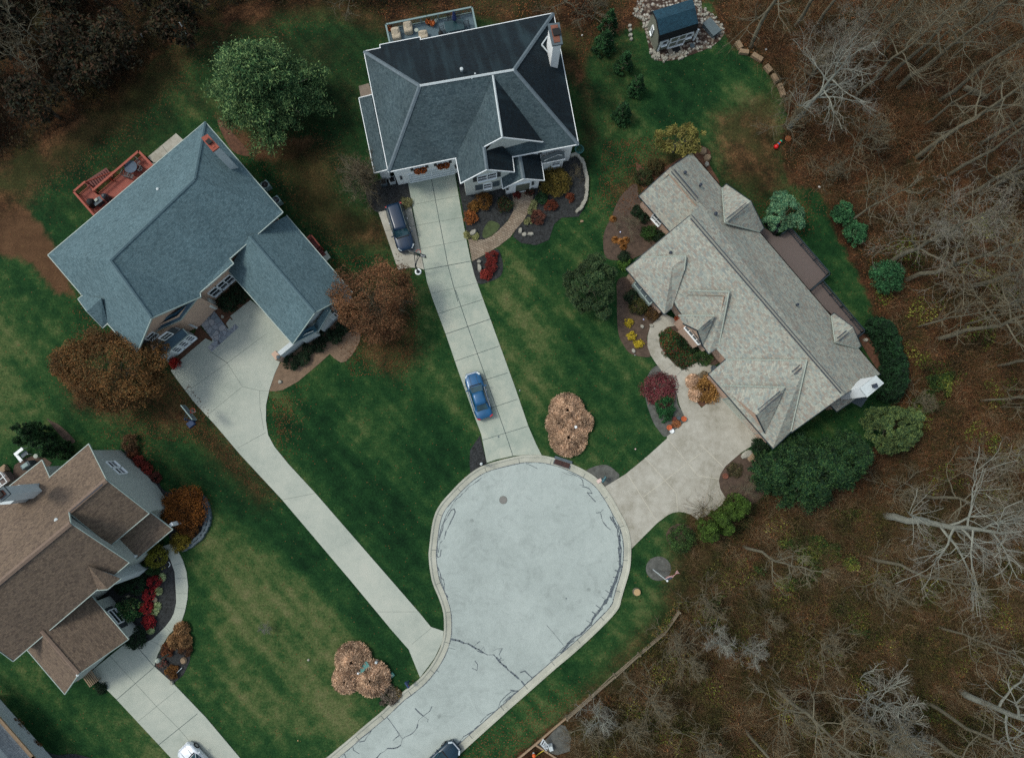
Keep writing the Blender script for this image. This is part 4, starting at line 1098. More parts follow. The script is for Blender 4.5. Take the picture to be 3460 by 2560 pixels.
block(Ch, dict(a=(1098, 752, 6.0), b=(1342, 552, 5.7), c=(1112, 393, EZ), C=(1074, 428, 3.35), d=(1462, 800, EZ), D=(1425, 835, 3.35)), ['aCcb', 'abdD'], [M['roofC']], M['tanbrick'], 'CcbdD', M['darktrim'], defq='C3', gut=0.06,
      ridges=[('valley', 'aC aD', 0.1, M['ridgeC'])])
block(Ch, dict(a=(1160, 706, 5.0), b=(1328, 567, 4.8), c=(1150, 436, EZ), C=(1126, 458, 3.35), d=(1402, 740, EZ), D=(1375, 762, 3.35)), ['aCcb', 'abdD'], [M['roofC']], M['tanbrick'], 'CcbdD', M['darktrim'], defq='C5', gut=0.06,
      ridges=[('valley', 'aC aD', 0.09, M['ridgeC'])])
block(Ch, dict(a=(1120, 1290, 2.5), b=(1177, 1348, 2.4), c=(1365, 1222, 2.4), d=(1450, 1165, 2.5), e=(1385, 1040, 3.0)), ['abcde'], [M['roofC']], M['tanbrick'], 'abcd', M['darktrim'], defq='C5', gut=0.07, ins=0.2)
for q, a, b, z in (('C3', (1115, 712), (1300, 565), 5.95), ('C3', (1132, 742), (1318, 585), 5.95), ('C5', (1180, 668), (1268, 596), 5.0), ('C5', (1198, 692), (1292, 615), 5.0),
                   ('C4', (1722, 760), (1815, 683), 6.6), ('C4', (1740, 785), (1835, 703), 6.6), ('C4', (1405, 1115), (1612, 940), 5.9), ('C4', (1425, 1138), (1632, 960), 5.9), ('C4', (877, 350), (965, 277), 5.4), ('C4', (890, 372), (982, 293), 5.4)):
    line_(roofC, P(q, *a, z), P(q, *b, z), 0.07)
vents(roofC, 'C3', [(730, 283, 5.6, 0.12), (876, 396, 5.5, 0.12), (1016, 665, 5.9, 0.13), (1778, 1510, 5.6, 0.1), (595, 1025, 5.2, 0.1)], M['ridgeCd'])
def bay_window(h, q, pts, z0, z1, zf):
    """box bay pushed out under the eave, glazed front"""
    p = PL(q, pts, z0)
    mb = MB(); mb.prism(p, zf, z1+0.15); mb.build('window_bay', M['tanbrick'], h, local=False)
for ab, n in (((262, 1325, 412, 1508), 3),):
    mb = MB(); pp = PL('C3', [(240, 1320), (265, 1300), (430, 1495), (400, 1520)], 1.0); mb.prism(pp, 0.2, 2.5); b1 = mb.build('window_bay', M['gutterD'], Ch, local=False)
    q4 = [P('C3', 252, 1312, 2.5), P('C3', 272, 1300, 2.5), P('C3', 425, 1490, 2.5), P('C3', 405, 1512, 2.5)]
mb = MB(); mb.face(PL('C3', [(255, 1318), (290, 1300), (430, 1480), (400, 1508)], 2.52)); mb.build('bay_glass', M['slate'], Ch, local=False)
mb = MB()
for k in range(4):
    mb.beam(P('C3', 252+k*49.3, 1320+k*63, 2.58), P('C3', 288+k*47.3, 1298+k*60, 2.58), 0.09, 0.08)
mb.beam(P('C3', 252, 1320, 2.58), P('C3', 400, 1509, 2.58), 0.1, 0.08); mb.build('bay_frame', M['gutterD'], Ch, local=False)
mb = MB(); mb.prism(PL('C4', [(712, 350), (740, 328), (890, 492), (852, 515)], 2.6), 0.0, 2.6); mb.build('window_bay', M['tanbrick'], Ch, local=False)
mb = MB(); mb.face(PL('C4', [(722, 350), (745, 335), (880, 492), (855, 508)], 2.64)); mb.build('bay_glass', M['slate'], Ch, local=False)
mb = MB()
for k in range(5):
    mb.beam(P('C4', 720+k*33.5, 350+k*40, 2.68), P('C4', 746+k*34, 333+k*39.5, 2.68), 0.08, 0.07)
mb.beam(P('C4', 718, 350, 2.68), P('C4', 853, 510, 2.68), 0.12, 0.08); mb.beam(P('C4', 746, 333, 2.68), P('C4', 882, 492, 2.68), 0.08, 0.07)
mb.build('bay_frame', M['white'], Ch, local=False)
window(Ch, 'C3', (430, 690, 495, 775), 0.9, 2.2, 2, 2)
opening(Ch, 'garage_door', 'C4', (1110, 985, 1380, 1320), 0.05, 2.3, M['gutterD'], M['beige'], 1, 4, pane='door_panel')
chimney(Ch, 'C5', [(1395, 1130), (1543, 1013), (1618, 1085), (1462, 1217)], 8.2, 5.4, M['white'], [M['greyside'], M['greyside']], M['ridgeCd'], [(1515, 1112, 0.3, 0.4, 0.3)], shrink=0.05)
mb = MB()
cp = [P('C5', u, v, 5.4) for u, v in ((1310, 1158), (1450, 1033), (1545, 1090), (1352, 1222))]
tp = inset_loop(ccw([P('C5', u, v, 8.2) for u, v in ((1395, 1130), (1543, 1013), (1618, 1085), (1462, 1217))]), 0.05)
cp = [Vector((p.x, p.y, 0)) for p in cp]
mb.prism([cp[0], cp[1], cp[2], cp[3]], 0, 4.6); 
base = ccw(cp)
# sloping shoulders between the wide base and the narrow stack
def near(p): return min(tp, key=lambda t_: (t_.x-p.x)**2+(t_.y-p.y)**2)
for i in range(4):
    a_, b_ = base[i], base[(i+1) % 4]
    ta, tb_ = near(a_), near(b_)
    mb.face([(a_.x, a_.y, 4.6), (b_.x, b_.y, 4.6), (tb_.x, tb_.y, 6.2), (ta.x, ta.y, 6.2)])
mb.build('chimney_base', M['white'], Ch, local=False)

# ---- bottom left house: brown roof, grey stone
D = house('house', 'D6', 400, 1100, 'grey stone house with brown shingle roof at the lower left')
mD, roofD = block(D, dict(N=('D6', 825, 415, 5.6), X=('D6', 988, 747, 9.0), s=('D6', 1385, 1055, 5.6), t=('D6', 1025, 1357, 5.6), Z=('D6', 640, 1045, 9.0), L=('D6', 655, 1150, 9.9), T=('D6', 1200, 1512, 5.6), U=('D7', 105, 887, 5.6),
      V=('0', -150, 2090, 9.9), n=('D6', 460, 725, 5.8), m=('D6', 390, 565, 5.0), k=('0', -100, 1748, 5.0)), ['NXZLVkmn', 'XstZ', 'LTUV'], [M['roofD']], M['greystone'], 'stZ ZLT NX Xs TU UV Nn nm mk', M['gutterD'], defq='D6',
      ridges=[('ridge_cap', 'XZ LV', 0.42, M['ridgeD'])])
line_(roofD, P('D6', 955, 785, 9.05), P('D6', 655, 1035, 9.05), 0.09); line_(roofD, P('D6', 648, 1185, 9.8), P('D6', -100, 1812, 9.8), 0.09)
block(D, dict(a=(693, 140, 7.5), b=(845, 325, 6.3), c=(768, 330, 5.7), d=(948, 242, 5.7)), ['acb', 'abd'], [M['roofD']], M['greyside'], 'cbd', M['gutterD'], defq='D7', ins=0.15)
block(D, dict(r=(325, 655, 5.9), e=(725, 385, 3.2), E=(1008, 718, 3.2), b=(617, 990, 5.9), S=(510, 1147, 3.2), s=(212, 797, 3.2)), ['reEb', 'rbSs'], [M['roofD']], M['greystone'], 'eEbSs', M['gutterD'], defq='D7',
      ridges=[('ridge_cap', 'rb', 0.3, M['ridgeD'])])
block(D, dict(a=(1388, 1040, 3.9), b=(1603, 1205, 3.0), c=(1272, 1482, 3.0), d=(1070, 1312, 3.9)), ['abcd'], [M['roofD']], M['greystone'], 'abcd', M['gutterD'], defq='D6', ins=0.3, walls=False)
mb = MB()
for (u, v) in ((1590, 1160), (1235, 1465)):
    p = P('D6', u, v, 2.9); mb.box((p.x, p.y, 1.42), (0.3, 0.3, 2.84), 0.7)
p = P('D6', 1560, 1165, 2.9)
mb.build('porch_post', M['white'], D, local=False)
block(D, dict(a=(862, 478, 4.2), b=(1160, 486, 3.2), c=(1515, 940, 3.2), d=(1300, 965, 4.5)), ['abcd'], [M['greystone']], M['greystone'], '', M['gutterD'], defq='D6')[0] if False else None
window(D, 'D6', (1065, 565, 1115, 625), 3.7, 5.0, 1, 2); window(D, 'D6', (1125, 632, 1175, 692), 3.7, 5.0, 1, 2)
window(D, 'D7', (950, 235, 1005, 195), 1.0, 2.4, 1, 1)
window(D, 'D7', (850, 520, 930, 620), 1.0, 2.2, 1, 2); panel(D, 'shutter', 'D7', (835, 495, 850, 512), 1.0, 2.2, M['shutter']); panel(D, 'shutter', 'D7', (935, 625, 960, 650), 1.0, 2.2, M['shutter'])
chimney(D, 'E4', [(-90, 760), (40, 640), (133, 748), (0, 862)], 12.4, 8.2, M['greyside'], [M['slate'], M['rust']], M['black'], [(0, 750, 0.5, 0.2, 0.7)], shrink=0.03)
mb = MB()
mb.prism(PL('E4', [(-70, 700), (265, 618), (308, 730), (140, 885), (-80, 920)], 9.5)[:0] or PL('E4', [(-20, 700), (262, 622), (305, 730), (140, 880), (0, 890)], 8.4), 4.0, 8.4); mb.build('chimney_base', M['greyside'], D, local=False)
vents(roofD, 'D6', [(525, 1117, 9.0, 0.13), (660, 1190, 9.4, 0.05), (720, 1160-90, 8.4, 0.05)][:2], M['greyside'])
vents(roofD, 'D7', [(612, 998, 5.8, 0.1), (1062, 66, 3.4, 0.1)], M['greyside'])

# ---- corner of one more house
E = house('house', 'D7', 60, 1560, 'pale grey roof corner of a house at the bottom left corner')
block(E, dict(a=(-400, 1050, 3.2), b=(-20, 1352, 3.2), c=(248, 1660, 3.2), d=(500, 1950, 3.2), e=(60, 2100, 6.0), f=(-560, 1400, 6.0)), ['abcdef'], [M['roofE']], M['greyside'], 'abcd', M['woodtan'], defq='D7', gut=0.3, ins=1.6)
block(E, dict(a=(-190, 1480, 4.8), b=(40, 1700, 4.8), c=(-10, 1790, 5.6), d=(-250, 1560, 5.6)), ['abcd'], [M['roofBd']], M['greyside'], '', M['woodtan'], defq='D7', walls=False)

# ---- garden shed
Sh = house('garden_shed', 'S2', 600, 300, 'small barn-roofed garden shed with dark blue roof and white trim', 'shed')
M['shedwall'] = flat('olive_tan_siding', '6c7065', 0.12, 2, 0.8)
M['shedroof'] = shingle('dark_blue_shed_roof', ['14303f', '1a3948', '1f4050', '183443'], mortar='0d222e', bw=0.3, bh=0.14)
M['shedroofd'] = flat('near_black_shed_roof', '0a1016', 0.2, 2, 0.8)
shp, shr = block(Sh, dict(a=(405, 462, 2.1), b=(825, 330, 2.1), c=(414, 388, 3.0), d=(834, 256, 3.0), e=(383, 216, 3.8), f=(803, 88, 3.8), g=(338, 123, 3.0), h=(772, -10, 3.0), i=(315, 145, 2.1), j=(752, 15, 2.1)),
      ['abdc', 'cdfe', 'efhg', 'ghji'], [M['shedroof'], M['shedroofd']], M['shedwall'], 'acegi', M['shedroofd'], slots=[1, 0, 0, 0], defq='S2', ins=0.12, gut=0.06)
window(Sh, 'S2', (428, 500, 492, 482), 1.0, 1.8, 1, 1, fw=0.12); window(Sh, 'S2', (690, 412, 760, 392), 1.0, 1.8, 1, 1, fw=0.12)
opening(Sh, 'door', 'S2', (495, 518, 585, 492), 0.1, 1.95, M['white'], M['shedwall'], 1, 2, fw=0.12, pane='door_panel')
opening(Sh, 'door', 'S2', (588, 490, 668, 466), 0.1, 1.95, M['white'], M['shedwall'], 1, 2, fw=0.12, pane='door_panel')
mb = MB()
for (u, v) in ((388, 560), (780, 440)):
    a_, b_, nr = snap(P('S2', u, v, 0), P('S2', u+20, v-6, 0)); mb.box((a_.x+nr.x*.03, a_.y+nr.y*.03, 1.0), (0.16, 0.16, 2.0), 0.3)
mb.build('corner_trim', M['white'], Sh, local=False)
window(Sh, 'S2', (355, 330, 375, 385), 1.0, 2.0, 1, 2, fw=0.1)
panel(Sh, 'shutter', 'S2', (335, 345, 350, 395), 1.0, 2.0, M['shutter'], do_snap=True)
# ------------------------------------------------------------------ decks, fences and other built things
def rail(parent, line, z0, z1, mat, top=0.14, step=0.16, closed=False, name='railing', post=1.8, bal=0.035):
    mb = MB()
    for a, b in zip(line[:-1], line[1:]):
        mb.beam((a.x, a.y, z1), (b.x, b.y, z1), top, 0.06)
        mb.beam((a.x, a.y, z0+0.12), (b.x, b.y, z0+0.12), 0.06, 0.06)
        L = (Vector((b.x-a.x, b.y-a.y, 0))).length
        n = max(1, int(L/step))
        for i in range(n+1):
            p = a.lerp(b, i/n)
            mb.beam((p.x, p.y, z0+0.1), (p.x, p.y, z1-0.02), bal, bal, up=(1, 0, 0))
    o = mb.build(name, mat, parent, local=False)
    for a, b in zip(line[:-1], line[1:]):
        L = (Vector((b.x-a.x, b.y-a.y, 0))).length
        n = max(1, round(L/post))
        for i in range(n+1):
            p = a.lerp(b, i/n)
            mb = MB(); mb.box((p.x, p.y, z1/2+0.02), (0.11, 0.11, z1+0.05)); mb.build('post', mat, parent, local=False)
    return o
def boards(parent, pts, z, mat, dirv, w=0.15):
    """deck floor: a slab with thin gaps between the boards"""
    mb = MB(); mb.prism(pts, z-0.15, z)
    d = dirv.normalized(); s = Vector((-d.y, d.x, 0))
    P2 = ccw([Vector((p.x, p.y, 0)) for p in pts])
    lo = min(p.dot(s) for p in P2); hi = max(p.dot(s) for p in P2)
    k = lo+w
    while k < hi:
        xs = []
        for i in range(len(P2)):
            a, b = P2[i], P2[(i+1) % len(P2)]
            da, db = a.dot(s)-k, b.dot(s)-k
            if (da > 0) != (db > 0): xs.append(a.lerp(b, da/(da-db)))
        if len(xs) == 2:
            a, b = xs
            mb.face([(a.x+s.x*.009, a.y+s.y*.009, z+.004), (b.x+s.x*.009, b.y+s.y*.009, z+.004), (b.x-s.x*.009, b.y-s.y*.009, z+.004), (a.x-s.x*.009, a.y-s.y*.009, z+.004)], 1)
        k += w
    return mb.build('floor', [mat, M['joint']], parent, local=False)

dk = PL('AD', [(100, 830), (18, 462), (1645, 137), (1735, 560)], 2.1)
Z = thing('deck', (dk[0].x, dk[0].y, 0), 'grey wooden deck behind the dark grey roof, with dining set and covered chairs on it', 'deck')
fl_ = [Vector((p.x, p.y, 0)) for p in dk]; inn = Vector((0.2, -1, 0)).normalized()*2.5
boards(Z, [fl_[0]+inn, fl_[1], fl_[2], fl_[3]+inn], 1.1, M['deckgrey'], fl_[2]-fl_[1])
rail(Z, dk, 1.1, 2.1, M['railgrey'], 0.17)
dk = PL('B1', [(830, 1420), (545, 1092), (688, 970), (783, 1078), (1352, 590), (1530, 775)], 2.9)
Z = thing('deck', (dk[0].x, dk[0].y, 0), 'orange red wooden deck with stairs behind the blue-grey roofed house', 'deck')
fl_ = [Vector((p.x, p.y, 0)) for p in dk]; inn = Vector((0.6, -0.7, 0)).normalized()*2.0
boards(Z, [fl_[0]+inn, fl_[1], fl_[2], fl_[3], fl_[4], fl_[5]+inn], 1.9, M['deckred'], fl_[4]-fl_[3])
rail(Z, dk[:3], 1.9, 2.9, M['deckred'], 0.2); rail(Z, dk[3:], 1.9, 2.9, M['deckred'], 0.22)
rail(Z, [dk[2], dk[3]], 1.9, 2.3, M['deckred'], 0.1)
mb = MB()
s0, s1 = P('B1', 740, 1025, 1.9), P('B1', 1010, 845, 0.1)
off = Vector((-0.45, 0.55, 0))
for i in range(10):
    c = s0.lerp(s1, i/10); mb.beam(c-off*0.8+Vector((0, 0, 0)), c+off*0.9, 0.28, 0.05)
mb.build('stairs', M['deckdarkred'], Z, local=False)
mb = MB(); a_ = P('B1', 690, 975, 2.9); b_ = P('B1', 1035, 848, 1.0); mb.beam(a_, b_, 0.1, 0.08)
mb.beam((b_.x, b_.y, 0), b_, 0.1, 0.1, up=(1, 0, 0)); mb.build('handrail', M['deckred'], Z, local=False)
# side steps at the garage
dk = PL('B2', [(1600, 1490), (1655, 1442), (1760, 1575), (1840, 1665)], 1.6)
Z = thing('entry_steps', (dk[0].x, dk[0].y, 0), 'small dark red landing with steps beside the garage wing', 'steps')
mb = MB(); mb.prism(PL('B2', [(1595, 1500), (1655, 1455), (1760, 1590), (1700, 1630)], 0.7), 0.0, 0.7); mb.build('landing', M['deckdarkred'], Z, local=False)
for k in range(3):
    mb = MB(); mb.prism(PL('B2', [(1700+k*28, 1630+k*30), (1760+k*28, 1590+k*33), (1788+k*28, 1622+k*33), (1728+k*28, 1662+k*30)], 0.5-k*.17), 0.0, 0.5-k*0.17); mb.build('step', M['deckdarkred'], Z, local=False)
rail(Z, dk[:3], 0.7, 1.6, M['deckred'], 0.12)
# brown composite decks of the right-hand house
dk = PL('C3', [(1560, 880), (1620, 870), (1712, 790), (2072, 1215), (1905, 1372)], 1.9)
Z = thing('deck', (dk[0].x, dk[0].y, 0), 'upper brown composite deck with dark railing along the tan-roofed house', 'deck')
fp = PL('C3', [(1400, 830), (1560, 880), (1620, 870), (1712, 800), (2065, 1215), (1895, 1375), (1700, 1300)], 1.0)
boards(Z, [P('C3', 1350, 860, 1.0), P('C3', 1475, 800, 1.0), P('C3', 1580, 880, 1.0), P('C3', 1640, 862, 1.0), P('C3', 1715, 808, 1.0), P('C3', 2065, 1213, 1.0), P('C3', 1895, 1380, 1.0), P('C3', 1830, 1400, 1.0)], 1.0, M['deckbrown'], P('C3', 2065, 1215)-P('C3', 1715, 805))
rail(Z, [P('C3', 1640, 850, 1.9), P('C3', 1712, 796, 1.9), P('C3', 2082, 1222, 1.9), P('C3', 1905, 1376, 1.9)], 1.0, 1.9, M['darktrim'], 0.09, 0.2)
Z = thing('deck', P('C5', 1100, 200), 'lower brown composite deck with dark railing beside the dark hedge', 'deck')
boards(Z, PL('C5', [(870, 225), (935, 225), (1045, 145), (1430, 598), (1365, 660), (1270, 560)], 0.7), 0.7, M['deckbrown'], P('C3', 2065, 1215)-P('C3', 1715, 805))
rail(Z, [P('C5', 1050, 132, 1.6), P('C5', 1442, 600, 1.6), P('C5', 1368, 665, 1.6)], 0.7, 1.6, M['darktrim'], 0.09, 0.2)

# split rail fence at the wood's edge
fp = [P('L2', u, v, 1.15) for u, v in ((598, 1300), (818, 1103), (1045, 900), (1275, 703), (1502, 503), (1648, 303))]
Z = thing('split_rail_fence', (fp[0].x, fp[0].y, 0), 'weathered split rail fence at the edge of the brown thicket', 'fence')
for p in fp:
    mb = MB(); mb.box((p.x, p.y, 0.6), (0.16, 0.16, 1.25), 0.6, taper=0.9); mb.build('post', M['wood'], Z, local=False)
rr = random.Random(5)
for a, b in zip(fp[:-1], fp[1:]):
    for z in (0.35, 0.72, 1.08):
        mb = MB(); d = (b-a).normalized(); sd = Vector((-d.y, d.x, 0))*rr.uniform(-.05, .05)
        mb.beam((a.x+sd.x-d.x*.1, a.y+sd.y-d.y*.1, z), (b.x-sd.x+d.x*.1, b.y-sd.y+d.y*.1, z+rr.uniform(-.05, .05)), 0.075, 0.1); mb.build('rail', M['wood'], Z, local=False)
def timber(q, pts, label, w=0.16, h=0.2, cat='edging'):
    p = PL(q, pts)
    Z = thing('timber_edging', p[0], label, cat)
    for a, b in zip(p[:-1], p[1:]):
        mb = MB(); mb.beam((a.x, a.y, h/2+.01), (b.x, b.y, h/2+.01), w, h); mb.build('timber', M['woodtan'], Z, local=False)
timber('L2', [(585, 1275), (440, 1398), (300, 1520), (130, 1660), (-60, 1810)], 'long tan timber running from the fence end past the white sign')
timber('L2', [(306, 1526), (420, 1600), (560, 1690)], 'short tan timber branching off in front of the white sign')

# stone work
def stones(name, q, pts, n, size, label, mat, cat='wall', h=0.35, rows=1, seed=1, jitter=0.2, mats=None):
    line = PL(q, pts); line = smooth_line(line, 6)
    L = [0]
    for a, b in zip(line[:-1], line[1:]): L.append(L[-1]+(b-a).length)
    r = random.Random(seed); mb = MB()
    for k in range(n):
        s = L[-1]*(k+0.5)/n; i = max(j for j in range(len(L)-1) if L[j] <= s)
        a, b = line[i], line[i+1]; t_ = (s-L[i])/max(1e-6, L[i+1]-L[i]); p = a.lerp(b, t_); d = (b-a).normalized(); nn = Vector((-d.y, d.x, 0))
        for w_ in range(rows):
            c = p+nn*((w_-(rows-1)/2)*size[1]*0.9+r.uniform(-.5, .5)*jitter*size[1])
            mb.box((c.x, c.y, h*0.45), (size[0]*r.uniform(.75, 1.05), size[1]*r.uniform(.75, 1.05), h*r.uniform(.8, 1.1)), math.atan2(d.y, d.x)+r.uniform(-.3, .3)*jitter, taper=r.uniform(.8, .95))
    o = mb.build(name, mat, None, bevel=0.03)
    return tag(o, label, cat)
stones('retaining_wall', 'A3', [(1085, 75), (1140, 72), (1195, 130), (1228, 240), (1240, 360), (1232, 470), (1195, 550), (1140, 610)], 34, (0.42, 0.42), 'curved grey stone border wall round the shrub bed right of the white house', M['stone'])
stones('retaining_wall', 'D6', [(1770, 868), (1860, 890), (1925, 980), (1945, 1070), (1925, 1180), (1870, 1270), (1790, 1340), (1700, 1390)], 34, (0.36, 0.34), 'curved double row stone border round the round orange bush', M['slate'], rows=2)
def rock(q, u, v, w, l, h, label, mat, rz=0.0, group=None, name='boulder', seed=0, cat='rock'):
    r = random.Random(seed+int(u+v)); p = P(q, u, v)
    n = 9; mb = MB(); base = []
    for k in range(n):
        a = 2*math.pi*k/n; rad = r.uniform(.8, 1.1)
        base.append(Vector((math.cos(a)*w/2*rad, math.sin(a)*l/2*rad, 0)))
    for s0, s1, z0, z1 in ((1.0, 1.05, 0, h*.45), (1.05, .75, h*.45, h)):
        for k in range(n):
            a, b = base[k], base[(k+1) % n]
            mb.face([(a.x*s0, a.y*s0, z0), (b.x*s0, b.y*s0, z0), (b.x*s1, b.y*s1, z1), (a.x*s1, a.y*s1, z1)])
    mb.face([(a.x*.75, a.y*.75, h) for a in base])
    o = mb.build(name, mat); o.location = (p.x, p.y, 0.02); o.rotation_euler = (0, 0, rz)
    return tag(o, label, cat, group)
def block_stone(q, u, v, l, w, rz, label, group=None, mat=None, h=0.45):
    p = P(q, u, v); mb = MB(); mb.box((0, 0, h/2), (l, w, h), 0, taper=0.93)
    o = mb.build('stone_block', mat or M['sandstone'], bevel=0.05); o.location = (p.x, p.y, 0); o.rotation_euler = (0, 0, rz)
    return tag(o, label, 'stone block', group)
g_ = 'sandstone blocks curving along the wood edge'
for (u, v, l, w, a, lb) in ((1285, 370, .95, .55, -63, 'buff stone block nearest the shed, first of the curved row'), (1325, 425, 1.05, .5, -8, 'wide buff stone block lying crosswise, second from the shed in the curved row'),
        (1430, 468, 1.3, .55, -33, 'long buff stone block, third from the shed in the curved row'), (1517, 558, .95, .6, -52, 'buff stone block, fourth from the shed in the curved row'),
        (1572, 632, 1.0, .5, -65, 'narrow buff stone block, fifth from the shed in the curved row'), (1615, 705, .8, .5, -70, 'buff stone block, sixth from the shed in the curved row'), (1632, 752, .8, .5, -78, 'last stone block of the curved row, farthest from the shed')):
    block_stone('S', u, v, l, w, math.radians(a), lb, g_)
for (u, v, r_, lb) in ((418, 212, .4, 'topmost white stone of the short line left of the shed gravel'), (422, 245, .42, 'white stone second from the top in the line left of the gravel'), (424, 285, .45, 'large white stone third in the line left of the gravel'), (430, 318, .36, 'bottom white stone of the line left of the gravel')):
    rock('S', u, v, r_*1.1, r_, .25, lb, M['stone'], 0.4, 'white stones left of the shed gravel')
rs = random.Random(8); mb = MB()
for k in range(170):
    t_ = rs.random(); i = int(t_*len(GR)); a, b = GR[i], GR[(i+1) % len(GR)]
    p = a.lerp(b, rs.random()); p = p*1.0
    cx = sum(g.x for g in GR)/len(GR); cy = sum(g.y for g in GR)/len(GR)
    f = rs.uniform(.8, 1.02); p = Vector((cx+(p.x-cx)*f, cy+(p.y-cy)*f, 0))
    s = rs.uniform(.14, .4)
    mb.box((p.x, p.y, s*.25+.03), (s, s*rs.uniform(.6, 1), s*.5), rs.uniform(0, 3), taper=rs.uniform(.5, .8))
tag(mb.build('gravel_stones', M['stone'], bevel=0.0), kind='stuff')
for (q, u, v, w, l, h, rz, lb, mt) in (('A2', 1585, 915, .9, .6, .45, .8, 'pale grey boulder where the brick path meets the driveway', 'stone'), ('A2', 1650, 1222, .45, .4, .3, .2, 'small white stone in the black bed below the brick path', 'stone'),
        ('A2', 1653, 1290, .45, .95, .35, .15, 'long white stone in the black bed below the brick path', 'stone'), ('A3', 612, 785, .4, .75, .25, -.2, 'upright pale flat stone, left of three beside the brick path', 'stone'),
        ('A3', 648, 820, .5, .5, .25, .5, 'triangular pale flat stone, middle of three beside the brick path', 'stone'), ('A3', 708, 815, .75, .4, .25, .1, 'wide pale flat stone, right of three beside the brick path', 'stone'),
        ('C2', 1880, 190, .8, 1.0, .3, .3, 'orange brown flat stone behind the tip of the tan roof', 'sandstone'), ('C2', 1918, 255, .9, .8, .3, .7, 'lower orange brown flat stone behind the tan roof', 'sandstone'), ('C2', 1915, 320, .5, .6, .25, .2, 'small grey stone at the foot of the orange brown stones', 'stone'),
        ('C4', 330, 338, .35, .45, .2, .6, 'small pale stone in the brown bed left of the curved path', 'stone'), ('C4', 415, 332, .35, .45, .2, 1.0, 'small pale stone touching the curved path', 'stone'), ('C4', 248, 565, .4, .5, .2, .1, 'pale stone at the bottom of the brown bed', 'stone'),
        ('K2', 1750, 165, 1.25, .75, .22, .6, 'pale flat slab stone at the driveway edge under the round bush', 'stone'), ('K2', 1800, 200, .9, .75, .25, .8, 'brown flat stone next to the pale slab', 'sandstone'), ('K2', 1860, 240, .9, .8, .25, .6, 'brown flat stone farthest from the driveway', 'sandstone'),
        ('D8', 640, 660, .7, .7, .3, .1, 'tan round boulder among the dark plants in the small bed', 'sandstone'), ('D8', 527, 880, .4, .4, .25, .1, 'pale rock at the bottom tip of the small bed', 'stone'), ('B4', 562, 990, .35, .35, .2, .1, 'white round rock on the leafy bed by the flagstone walk', 'stone'),
        ('N', 1232, 385, .42, .42, .22, .1, 'pale round rock at the tip of the tan gravel bed', 'stone'), ('C2', 650, 895, .4, .3, .1, .1, 'small tan stone lying alone on the lawn below the stone border', 'sandstone')):
    rock(q, u, v, w, l, h, lb, M[mt], rz)
# cut stump
p = P('L2', 1242, 105); mb = MB(); mb.lathe((0, 0, 0), [(.42, 0), (.36, .12), (.34, .3)], 14); Z = thing('tree_stump', p, 'pale cut tree stump on the grass right of the kerb', 'stump'); mb.build('stump_wood', M['bark'], Z)
mb = MB(); mb.disc((0, 0, .305), .34, 14); mb.build('cut_face', flat('cut_wood', 'a58c66', .15, 6), Z)

# street ironwork
M['iron'] = flat('rusty_grate_iron', '4a2e2a', .3, 6, .7)
p = P('K1', 1072, 637, .03); Z = thing('manhole_cover', p, 'round grey brown manhole cover in the cul-de-sac', 'manhole')
mb = MB(); mb.disc((0, 0, .012), .36, 24); mb.build('cover', flat('manhole_iron', '6f6f6c', .25, 8, .6), Z)
mb = MB(); mb.lathe((0, 0, 0), [(.36, 0), (.36, .014), (.4, .014), (.4, 0)], 24); mb.build('rim', flat('rim_iron', '565955', .2, 4), Z)
for q, u, v, r_, nm, lb in (('L2', 587, 168, .07, 'survey_nail', 'tiny dark disc in the middle of the road surface'),):
    p = P(q, u, v, .033); mb = MB(); mb.disc((0, 0, 0), r_, 10); o = mb.build(nm, M['tar']); o.location = p; tag(o, lb, 'nail')
p = P('K1', 1680, 262, .1); Z = thing('storm_drain', p, 'reddish brown storm drain grate set in the kerb', 'drain', rz=-.32)
mb = MB(); mb.box((0, 0, -.02), (1.75, .62, .1)); mb.box((0, .4, .06), (1.85, .28, .14)); mb.build('frame', M['slate'], Z)
mb = MB(); mb.box((0, 0, .035), (1.6, .5, .02)); mb.build('pit', M['black'], Z)
for s_ in (-1, 1):
    mb = MB()
    for i in range(10): mb.box((s_*.41-.36+i*.08, 0, .06), (.035, .5, .03))
    for j in range(4): mb.box((s_*.41, -.22+j*.147, .06), (.78, .03, .032))
    mb.build('grate', M['iron'], Z)
p = P('M', 922, 1363, .08); mb = MB(); mb.disc((0, 0, 0), .09, 12); o = mb.build('drain_cover', M['slate']); o.location = p; tag(o, 'small grey round cap set in the top driveway near the kerb', 'cap')

# air conditioners
def ac(u, v, label, fan, rz):
    p = P('B2', u, v, .0); Z = thing('air_conditioner', p, label, 'air conditioner', rz=rz)
    mb = MB(); mb.box((0, 0, .45), (.8, .8, .9)); mb.build('casing', M['railgrey'], Z, bevel=.06)
    mb = MB(); mb.disc((0, 0, .906), .34, 20); mb.build('fan_opening', M['black'], Z)
    mb = MB()
    for k in range(3 if fan else 4): mb.beam((0, 0, .915), (math.cos(k*2.1)*.28, math.sin(k*2.1)*.28, .915), .12 if fan else .02, .01)
    mb.disc((0, 0, .925), .08, 10); mb.build('fan', M['slate'] if fan else M['darktrim'], Z)
ac(1118, 860, 'upper air conditioner with plain black fan opening beside the left house', False, .6); ac(1252, 1050, 'lower air conditioner with visible fan blades beside the left house', True, .6)
